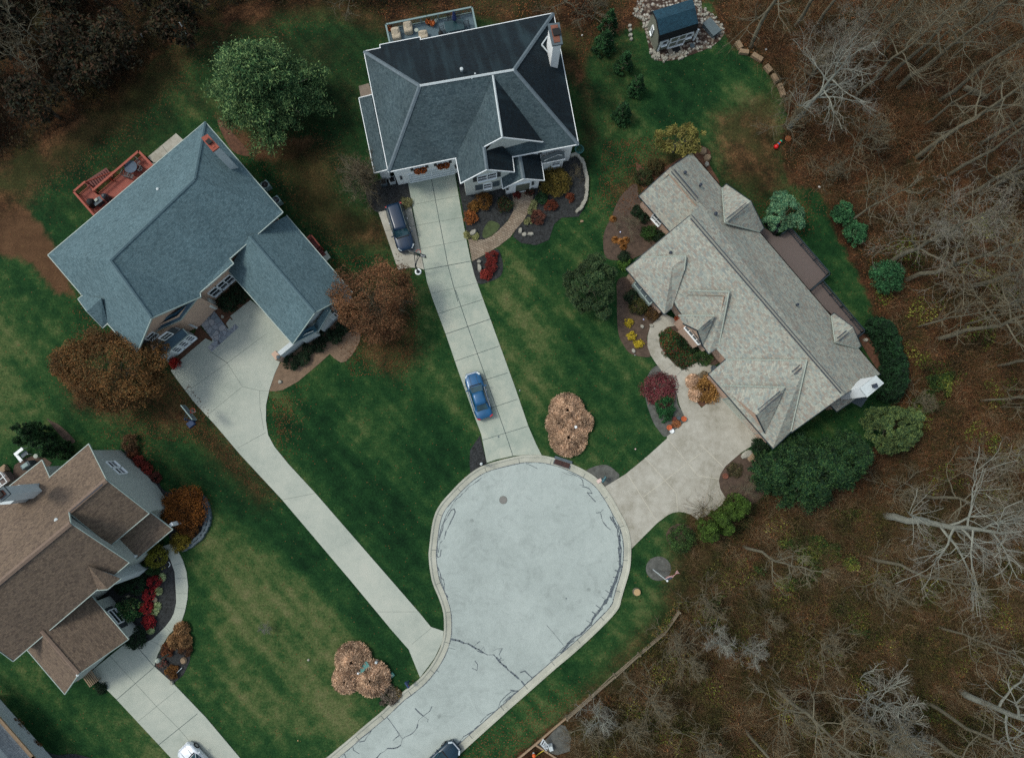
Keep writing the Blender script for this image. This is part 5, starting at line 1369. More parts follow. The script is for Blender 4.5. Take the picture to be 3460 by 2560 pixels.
# garden deck box, slab and mat at the shed
p = P('S2', 965, 330, 0); Z = thing('storage_box', p, 'grey flat-lidded storage box right of the garden shed', 'box', rz=math.radians(-52))
mb = MB(); mb.box((0, 0, .3), (1.75, 1.0, .6)); mb.build('box_body', M['slate'], Z, bevel=.03)
mb = MB(); mb.box((0, 0, .63), (1.85, 1.1, .07)); mb.build('lid', flat('grey_lid', '4c5a60', .25, 2), Z, bevel=.02)
p = P('S2', 590, 570); mb = MB(); mb.box((0, 0, .03), (1.55, 1.1, .1)); o = mb.build('door_slab', flat('buff_slab', '7b756a', .2, 3)); o.location = p; o.rotation_euler = (0, 0, .3); tag(o, 'buff stone slab in front of the shed doors', 'slab')
p = P('S2', 598, 545, .09); mb = MB(); mb.box((0, 0, .01), (.85, .6, .02)); o = mb.build('door_mat', M['black']); o.location = p; o.rotation_euler = (0, 0, .3); tag(o, 'dark door mat on the slab before the shed', 'mat')
p = P('S2', 768, 500, .05); mb = MB(); mb.lathe((0, 0, 0), [(.26, 0), (.28, .06), (.2, .08)], 7); o = mb.build('flat_stone', M['slate']); o.location = p; tag(o, 'dark grey flat stone lying in the shed gravel', 'rock')
p = P('B4', 300, 918, .1); mb = MB(); mb.box((0, 0, .012), (1.0, .6, .02)); o = mb.build('door_mat', M['black']); o.location = P('B4', 290, 935, .1); o.rotation_euler = (0, 0, .7); tag(o, 'black door mat on the porch of the left house', 'mat')

# basketball hoops
def hoop(base, facing, label, padcol, dark):
    Z = thing('basketball_hoop', base, label, 'basketball hoop', rz=facing)      # faces +X
    pm = M['black'] if dark else flat('blue_hoop_base', '1c3558', .2, 2)
    mb = MB()
    if dark:
        mb.lathe((0, 0, 0), [(.34, 0), (.34, .08), (.2, .1)], 18); mb.build('base_ring', M['white'], Z); mb = MB(); mb.disc((0, 0, .11), .2, 14); mb.build('base_plate', M['darktrim'], Z)
    else:
        mb.box((-.5, 0, .12), (.85, .7, .24), taper=.8); mb.build('base', pm, Z, bevel=.04)
    mb = MB(); mb.tube([(0, 0, 0), (0, 0, 2.3), (.15, 0, 2.7)], .08, 8); mb.build('pole', M['darktrim'] if dark else pm, Z)
    mb = MB(); mb.tube([(.1, 0, 2.65), (.95, .3, 3.3)], .035, 6); mb.tube([(.1, 0, 2.65), (.95, -.3, 3.3)], .035, 6); mb.tube([(0, 0, 2.1), (.95, 0, 2.95)], .035, 6); mb.build('arm', M['darktrim'], Z)
    mb = MB(); mb.box((1.0, 0, 3.3), (.04, 1.75, 1.0)); mb.build('backboard', M['glassb'] if dark else M['slate'], Z)
    mb = MB()
    for y in (-.88, .88): mb.box((1.0, y, 3.3), (.08, .05, 1.06))
    for z in (2.8, 3.82): mb.box((1.0, 0, z), (.08, 1.8, .06))
    for y in (-.3, .3): mb.box((1.03, y, 3.1), (.03, .04, .45))
    for z in (2.9, 3.32): mb.box((1.03, 0, z), (.03, .6, .04))
    mb.build('board_frame', M['darktrim'] if dark else M['railgrey'], Z)
    rm = flat('rim_orange', 'b8452c', .1, 3)
    mb = MB(); mb.tube([(1.32+.23*math.cos(a), .23*math.sin(a), 3.05) for a in [i*math.pi/8 for i in range(17)]], .018, 6); mb.box((1.06, 0, 3.03), (.12, .2, .06)); mb.build('rim', rm, Z)
    mb = MB()
    for i in range(12):
        a = i*math.pi/6; mb.tube([(1.32+.22*math.cos(a), .22*math.sin(a), 3.03), (1.32+.13*math.cos(a+.4), .13*math.sin(a+.4), 2.62)], .008, 4)
    mb.build('net', M['white'], Z)
    return Z
hoop(P('V', 622, 1478), math.radians(112-38), 'basketball hoop on a dark pole in front of the dark blue car', None, True)
hoop(P('N', 440, 745, 0), math.radians(40), 'basketball hoop with blue base on the leaves left of the curved driveway', None, False)

# flagpole
p = P('K2', 785, 1355); Z = thing('flagpole', p, 'grey flagpole with flag standing in the round mulch bed', 'flagpole')
mb = MB(); mb.tube([(0, 0, 0), (0, 0, 6.0)], [.06, .045], 8); mb.build('pole', M['greyside'], Z)
mb = MB(); mb.lathe((0, 0, 6.0), [(.02, 0), (.09, .06), (.09, .12), (.02, .18)], 8); mb.build('finial', M['white'], Z)
t_ = NT('striped_flag_cloth'); uv = t_.n('UVMap').outputs[0]; sx = t_.n('SeparateXYZ'); t_.L(uv, sx.inputs[0])
st = t_.math('GREATER_THAN', t_.math('FRACT', t_.math('MULTIPLY', sx.outputs[1], 6.5)), .5)
cn = t_.math('MULTIPLY', t_.math('LESS_THAN', sx.outputs[0], .42), t_.math('GREATER_THAN', sx.outputs[1], .46))
vs = t_.n('TexVoronoi'); vs.inputs['Scale'].default_value = 22; t_.L(uv, vs.inputs['Vector'])
star = t_.ramp(vs.outputs['Distance'], [(.2, lin('d8dce0')), (.3, lin('1c2a55'))])
fm = t_.done(t_.mix(cn, t_.mix(st, lin('a8202c'), lin('d5d3d0')), star), .8)
mb = MB(); dx = Vector((.92, .38, 0)); N_ = 12; nh = 5
def fp_(i, j):
    s = i/N_; w = math.sin(s*7+j*.6)*.16*s
    return Vector((dx.x*s*1.45-dx.y*w, dx.y*s*1.45+dx.x*w, 5.85-.95*(1-j/nh)-.55*s*s))
for i in range(N_):
    for j in range(nh):
        mb.face([fp_(i, j), fp_(i+1, j), fp_(i+1, j+1), fp_(i, j+1)], 0, [(i/N_, j/nh), ((i+1)/N_, j/nh), ((i+1)/N_, (j+1)/nh), (i/N_, (j+1)/nh)])
mb.build('flag', fm, Z)

# mailboxes and utility boxes
def mailbox(p, rz, label, body, postm, arm=None, flagc=None):
    Z = thing('mailbox', p, label, 'mailbox', rz=rz)
    mb = MB(); mb.box((0, 0, .5), (.12, .12, 1.0)); mb.build('post', postm, Z)
    mb = MB()
    prof = [(-.13, 1.0), (.13, 1.0), (.13, 1.15), (.08, 1.25), (0, 1.29), (-.08, 1.25), (-.13, 1.15)]
    for s_ in (-.32, .32): mb.face([(s_, y, z) for y, z in (prof if s_ > 0 else prof[::-1])])
    for i in range(7):
        a, b = prof[i], prof[(i+1) % 7]; mb.face([(-.32, a[0], a[1]), (.32, a[0], a[1]), (.32, b[0], b[1]), (-.32, b[0], b[1])][::-1])
    mb.build('box', body, Z)
    mb = MB(); mb.box((.1, .145, 1.2), (.04, .015, .22)); mb.build('flag', M['pumpkin'], Z)
    return Z
bl = flat('dark_blue_plastic', '22385a', .2, 3, .5); tl = flat('blue_green_plastic', '2b5963', .2, 3, .5)
Z = mailbox(P('K2', 262, 420), 1.0, 'blue green mailbox on the grey mulch by the kerb', tl, tl)
p = P('K2', 228, 440, .15); mb = MB(); mb.box((0, 0, .05), (.5, .35, .1)); o = mb.build('newspaper', flat('pinkish_paper', 'c9b4ae', .1, 4)); o.location = p; o.rotation_euler = (0, 0, .5); tag(o, 'pale pink newspaper bag lying on the kerb below the blue green mailbox', 'newspaper')
mailbox(P('L1', 1048, 935), -1.0, 'dark blue mailbox standing in the grass at the end of the long driveway', bl, bl)
mb = MB(); p = P('K1', 848, 262); Z = thing('marker_post', p, 'white round-topped post in the black mulch by the top driveway', 'post')
mb.tube([(0, 0, 0), (0, 0, 1.6)], [.13, .13], 10); mb.build('tube', M['white'], Z); mb = MB(); mb.tube([(0, 0, 1.6), (0, 0, 2.0)], [.09, .09], 10); mb.build('cap', M['greyside'], Z)
p = P('L1', 650, 800); Z = thing('transformer_box', p, 'green metal transformer box between the tan grass clumps', 'utility box', rz=math.radians(35))
mb = MB(); mb.box((0, 0, .4), (1.15, .95, .8)); mb.build('cabinet', M['teal'], Z, bevel=.03); mb = MB(); mb.box((0, 0, .84), (1.2, 1.0, .06)); mb.build('lid', flat('teal_lid', '4a7d78', .2, 2), Z)
p = P('L1', 888, 880); Z = thing('utility_box', p, 'small green utility box on the grass right of the tan grass clumps', 'utility box', rz=math.radians(38))
mb = MB(); mb.box((0, 0, .12), (.62, .42, .24)); mb.build('box_body', M['teal'], Z, bevel=.02); mb = MB(); mb.box((0, 0, .25), (.3, .2, .03)); mb.build('lid', M['ridgeC'], Z)
p = P('L1', 757, 745); mb = MB(); mb.lathe((0, 0, 0), [(.14, 0), (.14, .7), (.1, .78)], 10); o = mb.build('meter_pedestal', M['greyside']); o.location = p; tag(o, 'small pale grey pedestal beside the green transformer box', 'pedestal')
p = P('L1', 594, 836); mb = MB(); mb.lathe((0, 0, 0), [(.13, 0), (.12, .9), (.05, .95)], 10); o = mb.build('meter_pedestal', M['white']); o.location = p; tag(o, 'white pedestal in the gap between three tan grass clumps', 'pedestal')
p = P('M', 1632, 1275); mb = MB(); mb.lathe((0, 0, 0), [(.16, 0), (.16, 1.0), (.1, 1.08)], 10); o = mb.build('hydrant_marker', M['white']); o.location = p; tag(o, 'white pedestal standing inside the big tan grass clump', 'pedestal')
for q, u, v, w, lb, h_ in (('L1', 117, 738, .3, 'small white lid in the lawn left of the tan grass clumps', '9a968e'), ('L1', 20, 1487, .17, 'tiny tan cap in the lawn near the bottom edge', 'c0a070'), ('M', 1119, 933, .18, 'white dot light beside the top driveway', 'a0a6a8'),
        ('K2', 602, 112, .2, 'small pinkish white ball on the lawn left of the tan driveway', 'd8b8b8'), ('C4', 447, 914, .16, 'tiny white lamp in the red shrub bed', 'c8ccd4'), ('C4', 343, 273, .2, 'small blue white lamp in the brown bed by the curved path', 'b0b8e0'),
        ('C4', 262, 606, .16, 'tiny white lamp at the bottom point of the brown bed', 'a0a6a8'), ('C2', 1040, 1005, .22, 'small blue white lamp in the bed with the grey bare shrub', 'c0c8e8'), ('W1', 375, 905, .2, 'tiny cream object on the leaves right of the stone blocks', 'd8cfae'),
        ('W1', 66, 397, .3, 'small white scrap on the leaves beside the stone blocks', 'b0b0ae'), ('C3', 1978, 420, .35, 'small white scrap on the leaves above the pale green tree', 'e0dcd8'), ('S', 40, 285, .28, 'small white object on the brown lawn above the top house chimney', 'b0b0ae'),
        ('K2', 205, 1325-1200, .1, 'pebble', 'ffffff')):
    if lb == 'pebble': continue
    p = P(q, u, v); mb = MB(); mb.lathe((0, 0, 0), [(w*.35, 0), (w*.4, .06), (w*.2, .12)], 8); o = mb.build('garden_light' if 'lamp' in lb or 'light' in lb else 'small_object', flat('c_'+h_, h_, .05, 2)); o.location = p; tag(o, lb, 'lamp' if 'lamp' in lb or 'light' in lb else 'small object')

# white information sign, cones, toy string
p = P('I', 380, 520); Z = thing('notice_sign', p, 'white notice sign with black bars and text behind the timber edging', 'sign', rz=math.radians(-38))
Ms = Matrix.Rotation(math.radians(-38), 4, 'X')
a0, a1, a2, a3 = P('I', 268, 432, 1.3), P('I', 325, 322, 1.3), P('I', 440, 462, 0.7), P('I', 385, 562, 0.7)
pi = Matrix.Translation(p) @ Matrix.Rotation(math.radians(-38), 4, 'Z'); pinv = pi.inverted()
def bl_(s, t): return (a0.lerp(a3, s)).lerp(a1.lerp(a2, s), t)
def quad(mb, s0, s1, t0, t1, lift=0.0, mt=0):
    n = (bl_(1, 0)-bl_(0, 0)).cross(bl_(0, 1)-bl_(0, 0)).normalized()
    if n.z < 0: n = -n
    mb.face([pinv @ (bl_(s, t)+n*lift) for s, t in ((s0, t0), (s1, t0), (s1, t1), (s0, t1))], mt)
mb = MB(); quad(mb, 0, 1, 0, 1); o = mb.build('board', M['white'], Z); so = o.modifiers.new('t', 'SOLIDIFY'); so.thickness = .04
mb = MB(); quad(mb, .10, .22, .12, .88, .012); quad(mb, .38, .44, .25, .8, .012)
for k in range(5):
    quad(mb, .52+k*.055, .535+k*.055, .12, .9-.05*(k % 3), .012)
quad(mb, .82, .94, .1, .3, .012); quad(mb, .80, .90, .5, .85, .012)
mb.build('lettering', M['black'], Z)
mb = MB(); mb.tube([(-.25, 0, 0), (-.25, 0, .9)], .03, 6); mb.tube([(.25, 0, 0), (.25, 0, .9)], .03, 6); mb.build('leg', M['wood'], Z)
p = P('I', 470, 470); mb = MB(); mb.box((0, 0, .3), (.5, .6, .6), .3, taper=.7); o = mb.build('information_box', M['greyside']); o.location = p; tag(o, 'grey box standing close behind the white notice sign', 'box')
p = P('I', 135, 600); Z = thing('marker_bollard', p, 'orange and white marker left of the notice sign', 'marker')
mb = MB(); mb.lathe((0, 0, 0), [(.1, 0), (.12, .5)], 10); mb.build('stem', M['white'], Z); mb = MB(); mb.lathe((0, 0, .5), [(.12, 0), (.19, .1), (.15, .25), (.03, .3)], 12); mb.build('head', M['pumpkin'], Z)
p = P('L2', 2002, 1500); Z = thing('marker_bollard', p, 'orange marker standing alone in the brown thicket near the bottom', 'marker')
mb = MB(); mb.lathe((0, 0, 0), [(.08, 0), (.09, .5)], 10); mb.build('stem', M['pumpkin'], Z); mb = MB(); mb.lathe((0, 0, .5), [(.1, 0), (.17, .1), (.13, .25), (.03, .3)], 12); mb.build('head', M['pumpkin'], Z)
a_, b_ = P('I', 345, 545, .3), P('I', 130, 702, .3); mb = MB(); mb.tube([a_, a_.lerp(b_, .5)-Vector((0, 0, .1)), b_], .035, 5); o = mb.build('yellow_rope', flat('yellow_rope', 'b0a032', .2, 4)); tag(o, 'yellow green rope running from the notice sign to the lower left', 'rope')
p = P('S', 1580, 1178, 0); mb = MB(); mb.lathe((0, 0, 0), [(.05, 0), (.2, .08), (.26, .26), (.2, .44), (.05, .52)], 14); o = mb.build('ball', flat('bright_red_plastic', 'c0141a', .05, 3, .4), smooth=True); o.location = p; tag(o, 'bright red ball on the tan grass at the wood edge', 'ball')
for (u, v, h_, nm_) in ((1595, 1160, 'c07030', 'orange'), (1604, 1152, '2060a0', 'blue'), (1614, 1140, 'c04820', 'dark orange'), (1622, 1130, '20a080', 'green')):
    p = P('S', u, v, 0); mb = MB(); mb.lathe((0, 0, 0), [(.04, 0), (.12, .05), (.14, .14), (.1, .24), (.03, .28)], 10); o = mb.build('toy_ball', flat('toy_'+h_, h_, .05, 2, .4), smooth=True); o.location = p; tag(o, f'small {nm_} toy ball in the row beside the bright red ball', 'ball', 'small toy balls in a row')
p = P('W1', 240, 1110); mb = MB(); mb.lathe((0, 0, 0), [(.2, 0), (.3, .05), (.35, .12), (.25, .15)], 9); o = mb.build('leaf_pile', flat('orange_leaves', '8a4a22', .4, 8)); o.location = p; tag(o, 'small pile of orange leaves above the toy balls', 'leaf pile')
# white poles at the top left wood edge
for (a, b, lb) in (((1484, 268), (1430, 180), 'long white pole leaning at the upper left wood edge'), ((1138, 298), (1120, 270), 'short white pole leaning at the upper left wood edge')):
    p = P('TL', *a, 0); t2 = P('TL', *b, 1.2); mb = MB(); mb.tube([p, t2], .06, 6); tag(mb.build('pole', M['white']), lb, 'pole')

# ---- deck furniture
def armchair_covered(q, u, v, z, w, l, h, rz, label, round_=.0):
    p = P(q, u, v, z); Z = thing('covered_chair', p, label, 'covered chair', rz=rz)
    mb = MB(); n = 16
    rings = []
    for (k, hh, ox) in ((1.0, 0, 0), (1.02, h*.35, 0), (.97, h*.62, 0), (.8, h*.72, .0), (.5, h*.74, .0)):
        rings.append([(ox+math.copysign(abs(math.cos(2*math.pi*i/n))**.5, math.cos(2*math.pi*i/n))*w/2*k, math.copysign(abs(math.sin(2*math.pi*i/n))**.5, math.sin(2*math.pi*i/n))*l/2*k, hh+(.28*h if (math.sin(2*math.pi*i/n) > .1 and hh > h*.5) else 0)) for i in range(n)])
    for r0, r1 in zip(rings[:-1], rings[1:]):
        for i in range(n): mb.face([r0[i], r0[(i+1) % n], r1[(i+1) % n], r1[i]])
    mb.face(rings[-1]); mb.build('cover', M['beige'], Z, smooth=False, bevel=.0)
    mb = MB(); mb.beam((-w*.52, -l*.2, h*.5), (w*.52, -l*.2, h*.5), .03, .03); mb.build('strap', M['wood'], Z)
armchair_covered('AD', 225, 690, 1.1, .95, 1.15, .9, .2, 'beige covered armchair in the left corner of the grey deck')
armchair_covered('AD', 450, 570, 1.1, .95, 1.15, .95, .15, 'tall beige covered armchair beside the round white table')
armchair_covered('AD', 735, 700, 1.1, 1.0, .8, .7, .15, 'low beige cover half under the roof edge')
p = P('AD', 607, 625, 1.1); Z = thing('side_table', p, 'small round white side table on the grey deck', 'table'); mb = MB(); mb.lathe((0, 0, .5), [(.2, 0), (.21, .03)], 16); mb.build('table_top', M['ridgeC'], Z)
for k in range(3): mb = MB(); mb.tube([(0, 0, .5), (.16*math.cos(k*2.1), .16*math.sin(k*2.1), 0)], .015, 5); mb.build('leg', M['slate'], Z)
p = P('AD', 1320, 560, 1.1); Z = thing('dining_table', p, 'dark green dining table on the grey deck', 'table', rz=.2)
mb = MB(); mb.box((0, 0, .72), (2.0, 1.15, .05)); mb.build('table_top', flat('dark_teal_glass', '1e3a40', .3, 2, .3), Z, bevel=.02)
for sx_ in (-.85, .85):
    for sy_ in (-.45, .45): mb = MB(); mb.box((sx_, sy_, .35), (.06, .06, .7)); mb.build('leg', M['darktrim'], Z)
p = P('AD', 1325, 480, 1.1); Z = thing('parasol', p, 'closed dark blue parasol on the grey deck', 'parasol'); mb = MB(); mb.tube([(0, 0, 0), (0, 0, 2.3)], .025, 6); mb.build('pole', M['wood'], Z)
mb = MB(); mb.tube([(0, 0, 1.0), (0, 0, 1.3), (0, 0, 2.2), (0, 0, 2.45)], [.2, .24, .1, .02], 9); mb.build('canopy', flat('navy_canvas', '16295a', .25, 4, .8), Z)
def patio_chair(q, u, v, z, rz, label, mat, group=None):
    p = P(q, u, v, z); Z = thing('patio_chair', p, label, 'chair', group, rz=rz)
    mb = MB()
    for i in range(5): mb.box((0, -.2+i*.1, .42), (.48, .05, .03))
    mb.build('seat', mat, Z)
    mb = MB(); mb.beam((-.24, -.25, .95), (.24, -.25, .95), .04, .04); mb.beam((-.24, -.25, .45), (.24, -.25, .95), .03, .03); mb.beam((.24, -.25, .45), (-.24, -.25, .95), .03, .03); mb.build('backrest', mat, Z)
    for s_ in (-.25, .25): mb = MB(); mb.beam((s_, -.25, .65), (s_, .25, .65), .05, .04); mb.build('armrest', mat, Z)
    for a in ((-.24, -.25, .95), (.24, -.25, .95), (-.24, .25, .65), (.24, .25, .65)): mb = MB(); mb.beam((a[0], a[1], 0), a, .04, .04, up=(1, 0, 0)); mb.build('leg', mat, Z)
    return Z
gch = 'dark metal chairs round the deck table'
patio_chair('AD', 1225, 400, 1.1, 3.3, 'dark metal chair left of the closed blue parasol', M['darktrim'], gch)
patio_chair('AD', 1385, 385, 1.1, 3.3, 'dark metal chair right of the closed blue parasol', M['darktrim'], gch)
patio_chair('AD', 1545, 510, 1.1, 1.8, 'dark metal chair at the right end of the deck table', M['darktrim'], gch)
patio_chair('AD', 1090, 610, 1.1, -1.2, 'dark metal chair at the left end of the deck table', M['darktrim'], gch)
p = P('AD', 1060, 670, 1.1); mb = MB(); mb.lathe((0, 0, 0), [(.2, 0), (.26, .4), (.2, .6), (.05, .65)], 12); o = mb.build('kettle_grill', M['black'], smooth=True); o.location = p; tag(o, 'small black covered thing at the roof edge beside the left-end chair', 'grill')
def planter(q, u, v, z, label, pole, col='8a4a22'):
    p = P(q, u, v, z); Z = thing('planter', p, label, 'planter')
    mb = MB(); mb.lathe((0, 0, 0), [(.18, 0), (.26, .4), (.22, .4)], 10); mb.build('pot', M['black'] if pole else M['terracotta'], Z)
    if pole: mb = MB(); mb.tube([(0, .05, .2), (-.1, .1, 2.6)], .02, 5); mb.build('hook_pole', M['black'], Z)
    tuft(Z, 'plant', .32, .35, 60, lm(col), (0, 0, .4))
def lm(h):
    k = 'leaf_'+h
    if k not in M:
        c = lin(h); M[k] = leafmat(k, [h, h], .8)
        M[k] = leafmat(k, [hexmul(h, .55), h, hexmul(h, 1.35)], .8)
    return M[k]
def hexmul(h, f):
    return ''.join('%02x' % min(255, int(int(h[i:i+2], 16)*f)) for i in (0, 2, 4))
def cards(centers, size, rs, up=0.5, aspect=1.8):
    """one leaf-shaped quad per centre, random facing biased upward"""
    n = len(centers)
    a = rs.normal(size=(n, 3)); a[:, 2] *= 0.6
    nrm = rs.normal(size=(n, 3)); nrm[:, 2] = np.abs(nrm[:, 2])+up
    nrm /= np.linalg.norm(nrm, axis=1)[:, None]
    u = np.cross(nrm, a); u /= np.linalg.norm(u, axis=1)[:, None]+1e-9
    v = np.cross(nrm, u)
    s = (size*rs.uniform(.6, 1.3, n))[:, None]
    V = np.stack([centers-u*s*.5*aspect, centers-v*s*.35, centers+u*s*.5*aspect, centers+v*s*.35], 1).reshape(-1, 3)
    F = np.arange(n*4).reshape(-1, 4)
    return V, F
def tuft(parent, name, r, h, n, mat, off=(0, 0, 0), seed=0, size=.12):
    rs = np.random.RandomState(seed+n)
    d = rs.normal(size=(n, 3)); d /= np.linalg.norm(d, axis=1)[:, None]; rad = rs.uniform(.5, 1, n)**.5
    c = d*rad[:, None]*np.array([r, r, h]); c[:, 2] = np.abs(c[:, 2])
    V, F = cards(c+np.array(off), size, rs)
    return np_mesh(name, V, F, mat, parent)
planter('AD', 110, 585, 1.1, 'black pot with a hanging hook pole at the left end of the grey deck', True); planter('AD', 825, 455, 1.1, 'black pot with a hook pole and dry plant at the middle of the deck railing', True)
planter('AD', 905, 480, 1.1, 'terracotta pot with rusty plant on the grey deck', False)
p = P('AD', 957, 428, 1.1); mb = MB(); mb.lathe((0, 0, 0), [(.14, 0), (.16, .25), (.1, .3)], 12); mb.tube([(.1, 0, .2), (.3, .1, .4)], .025, 5); o = mb.build('watering_can', M['ridgeC']); o.location = p; tag(o, 'pale blue watering can by the deck railing', 'watering can')
# red deck furniture
p = P('B1', 1300, 820, 1.9); Z = thing('dining_table', p, 'dark blue grey table on the orange red deck', 'table', rz=.7); mb = MB(); mb.lathe((0, 0, .7), [(.62, 0), (.64, .05)], 20); mb.build('table_top', flat('blue_grey_table', '33475a', .4, 4), Z); mb = MB(); mb.tube([(0, 0, 0), (0, 0, .7)], .05, 6); mb.build('leg', M['darktrim'], Z)
for u, v, rz_, lb in ((1225, 900, -2.0, 'dark wire chair lower left of the table on the orange red deck'), (1395, 830, 1.2, 'dark wire chair right of the table on the orange red deck'), (1365, 745, 2.5, 'dark wire chair upper right of the table on the orange red deck'), (1285, 925, -.4, 'dark wire chair below the table on the orange red deck')):
    patio_chair('B1', u, v, 1.9, rz_, lb, M['darktrim'], 'dark wire chairs on the orange red deck')
for u, v, w, lb, mt in ((810, 1255, .75, 'black covered grill at the lower end of the orange red deck', 'black'), (985, 1185, .6, 'dark kettle grill nearer the roof edge on the orange red deck', 'darktrim')):
    p = P('B1', u, v, 1.9); Z = thing('grill', p, lb, 'grill', rz=.7)
    mb = MB(); mb.box((0, 0, .4), (w, w*.7, .8), taper=.95); mb.build('cart', M[mt], Z, bevel=.04); mb = MB(); mb.lathe((0, 0, .8), [(w*.45, 0), (w*.4, .2), (w*.15, .32)], 12); mb.build('lid', M[mt], Z)
p = P('B1', 890, 1240, 1.9); Z = thing('side_table', p, 'grey side table with a white box between the two grills', 'table', rz=.7); mb = MB(); mb.box((0, 0, .7), (.9, .6, .05)); mb.build('table_top', M['slate'], Z); mb = MB(); mb.box((0, .1, .8), (.3, .25, .15)); mb.build('tray', M['ridgeC'], Z); mb = MB(); mb.box((0, 0, .35), (.7, .4, .7)); mb.build('leg', M['darktrim'], Z)
p = P('C3', 1535, 790, 1.0); Z = thing('covered_grill', p, 'large black covered grill at the corner of the brown deck', 'grill', rz=math.radians(-52))
mb = MB(); mb.box((0, 0, .5), (1.75, .95, 1.0), taper=.9); mb.build('cover', flat('black_vinyl', '0e151c', .3, 3, .6), Z, bevel=.12); mb = MB(); mb.box((.0, 0, 1.05), (1.0, .6, .15), taper=.8); mb.build('lid', flat('black_vinyl_lid', '0e151c', .3, 3, .6), Z, bevel=.05)
# patio things behind the brown-roofed house
p = P('E4', 345, 215); Z = thing('garden_bench', p, 'white metal garden glider with dark seat on the lawn edge', 'bench', rz=math.radians(40))
mb = MB(); mb.box((0, .35, .75), (1.0, .3, .05)); mb.box((-.5, 0, .45), (.3, 1.0, .05)); mb.build('frame', M['white'], Z); mb = MB(); mb.box((.1, -.05, .4), (.7, .45, .06)); mb.build('seat', M['slate'], Z)
for a in ((-.5, -.4), (.5, -.4), (-.5, .4), (.5, .4)): mb = MB(); mb.box((a[0], a[1], .35), (.05, .05, .7)); mb.build('leg', M['white'], Z)
p = P('E4', 520, 238); mb = MB(); mb.lathe((0, 0, 0), [(.18, 0), (.22, .5), (.12, .52)], 14); o = mb.build('bird_bath', M['ridgeC']); o.location = p; tag(o, 'small pale round bird bath beside the brown patio', 'bird bath')
p = P('E4', 425, 360); Z = thing('grill', p, 'grey covered grill on the brown patio at the roof edge', 'grill', rz=.6); mb = MB(); mb.box((0, 0, .5), (1.1, .6, 1.0), taper=.85); mb.build('cover', M['slate'], Z, bevel=.06)
mb = MB(); mb.box((0, 0, 1.02), (.6, .35, .08)); mb.build('lid', M['railgrey'], Z)
p = P('E4', 110, 560, 0); Z = thing('back_steps', p, 'glazed back stair landing with white rails beside the chimney', 'steps', rz=math.radians(38))
mb = MB(); mb.box((0, 0, .5), (1.4, 1.1, 1.0)); mb.build('landing', M['deckbrown'], Z); mb = MB()
for k in range(3): mb.box((-.6+k*.6, 0, 1.4), (.06, 1.3, .06))
mb.box((0, .62, 1.4), (1.3, .06, .06)); mb.box((0, -.62, 1.4), (1.3, .06, .06)); mb.build('railing', M['white'], Z)
for k in range(3): mb = MB(); mb.box((.3+k*.0, .8+k*.25, .4-k*.12), (.9, .25, .8-k*.24)); mb.build('step', M['woodtan'], Z)
p = P('E4', 20, 500, 1.0); mb = MB(); a_, b_, c_ = P('E4', -60, 600, 1), P('E4', 20, 455, 1.3), P('E4', 68, 510, 1); mb.tube([a_, P('E4', 68, 500, 1.3), b_, P('E4', -60, 540, 1.2)], .045, 6); tag(mb.build('handrail', M['white']), 'bent white handrail by the back stair at the left edge', 'handrail')
# wooden trailer of the brown house
p = P('D7', 735, 1010, 0); Z = thing('firewood_rack', p, 'tan slatted wooden rack behind the garage roof corner', 'rack', rz=math.radians(-52))
mb = MB()
for k in range(6): mb.box((0, -.45+k*.18, .55), (1.35, .1, .06))
mb.build('slats', M['woodtan'], Z)
for s_ in (-.6, .6): mb = MB(); mb.box((s_, 0, .27), (.08, 1.1, .54)); mb.build('leg', M['wood'], Z)
p = P('D7', 1020, 635, 0); Z = thing('garden_bench', p, 'grey green slatted bench by the front wall of the brown-roofed house', 'bench', rz=math.radians(-50))
mb = MB()
for k in range(5): mb.box((0, -.25+k*.13, .45), (1.3, .08, .04))
mb.build('seat', M['railgrey'], Z); mb = MB()
for k in range(3): mb.box((0, .34, .6+k*.14), (1.3, .04, .09))
mb.build('backrest', M['railgrey'], Z)
for s_ in (-.58, .58): mb = MB(); mb.box((s_, 0, .22), (.06, .5, .44)); mb.build('leg', M['railgrey'], Z)
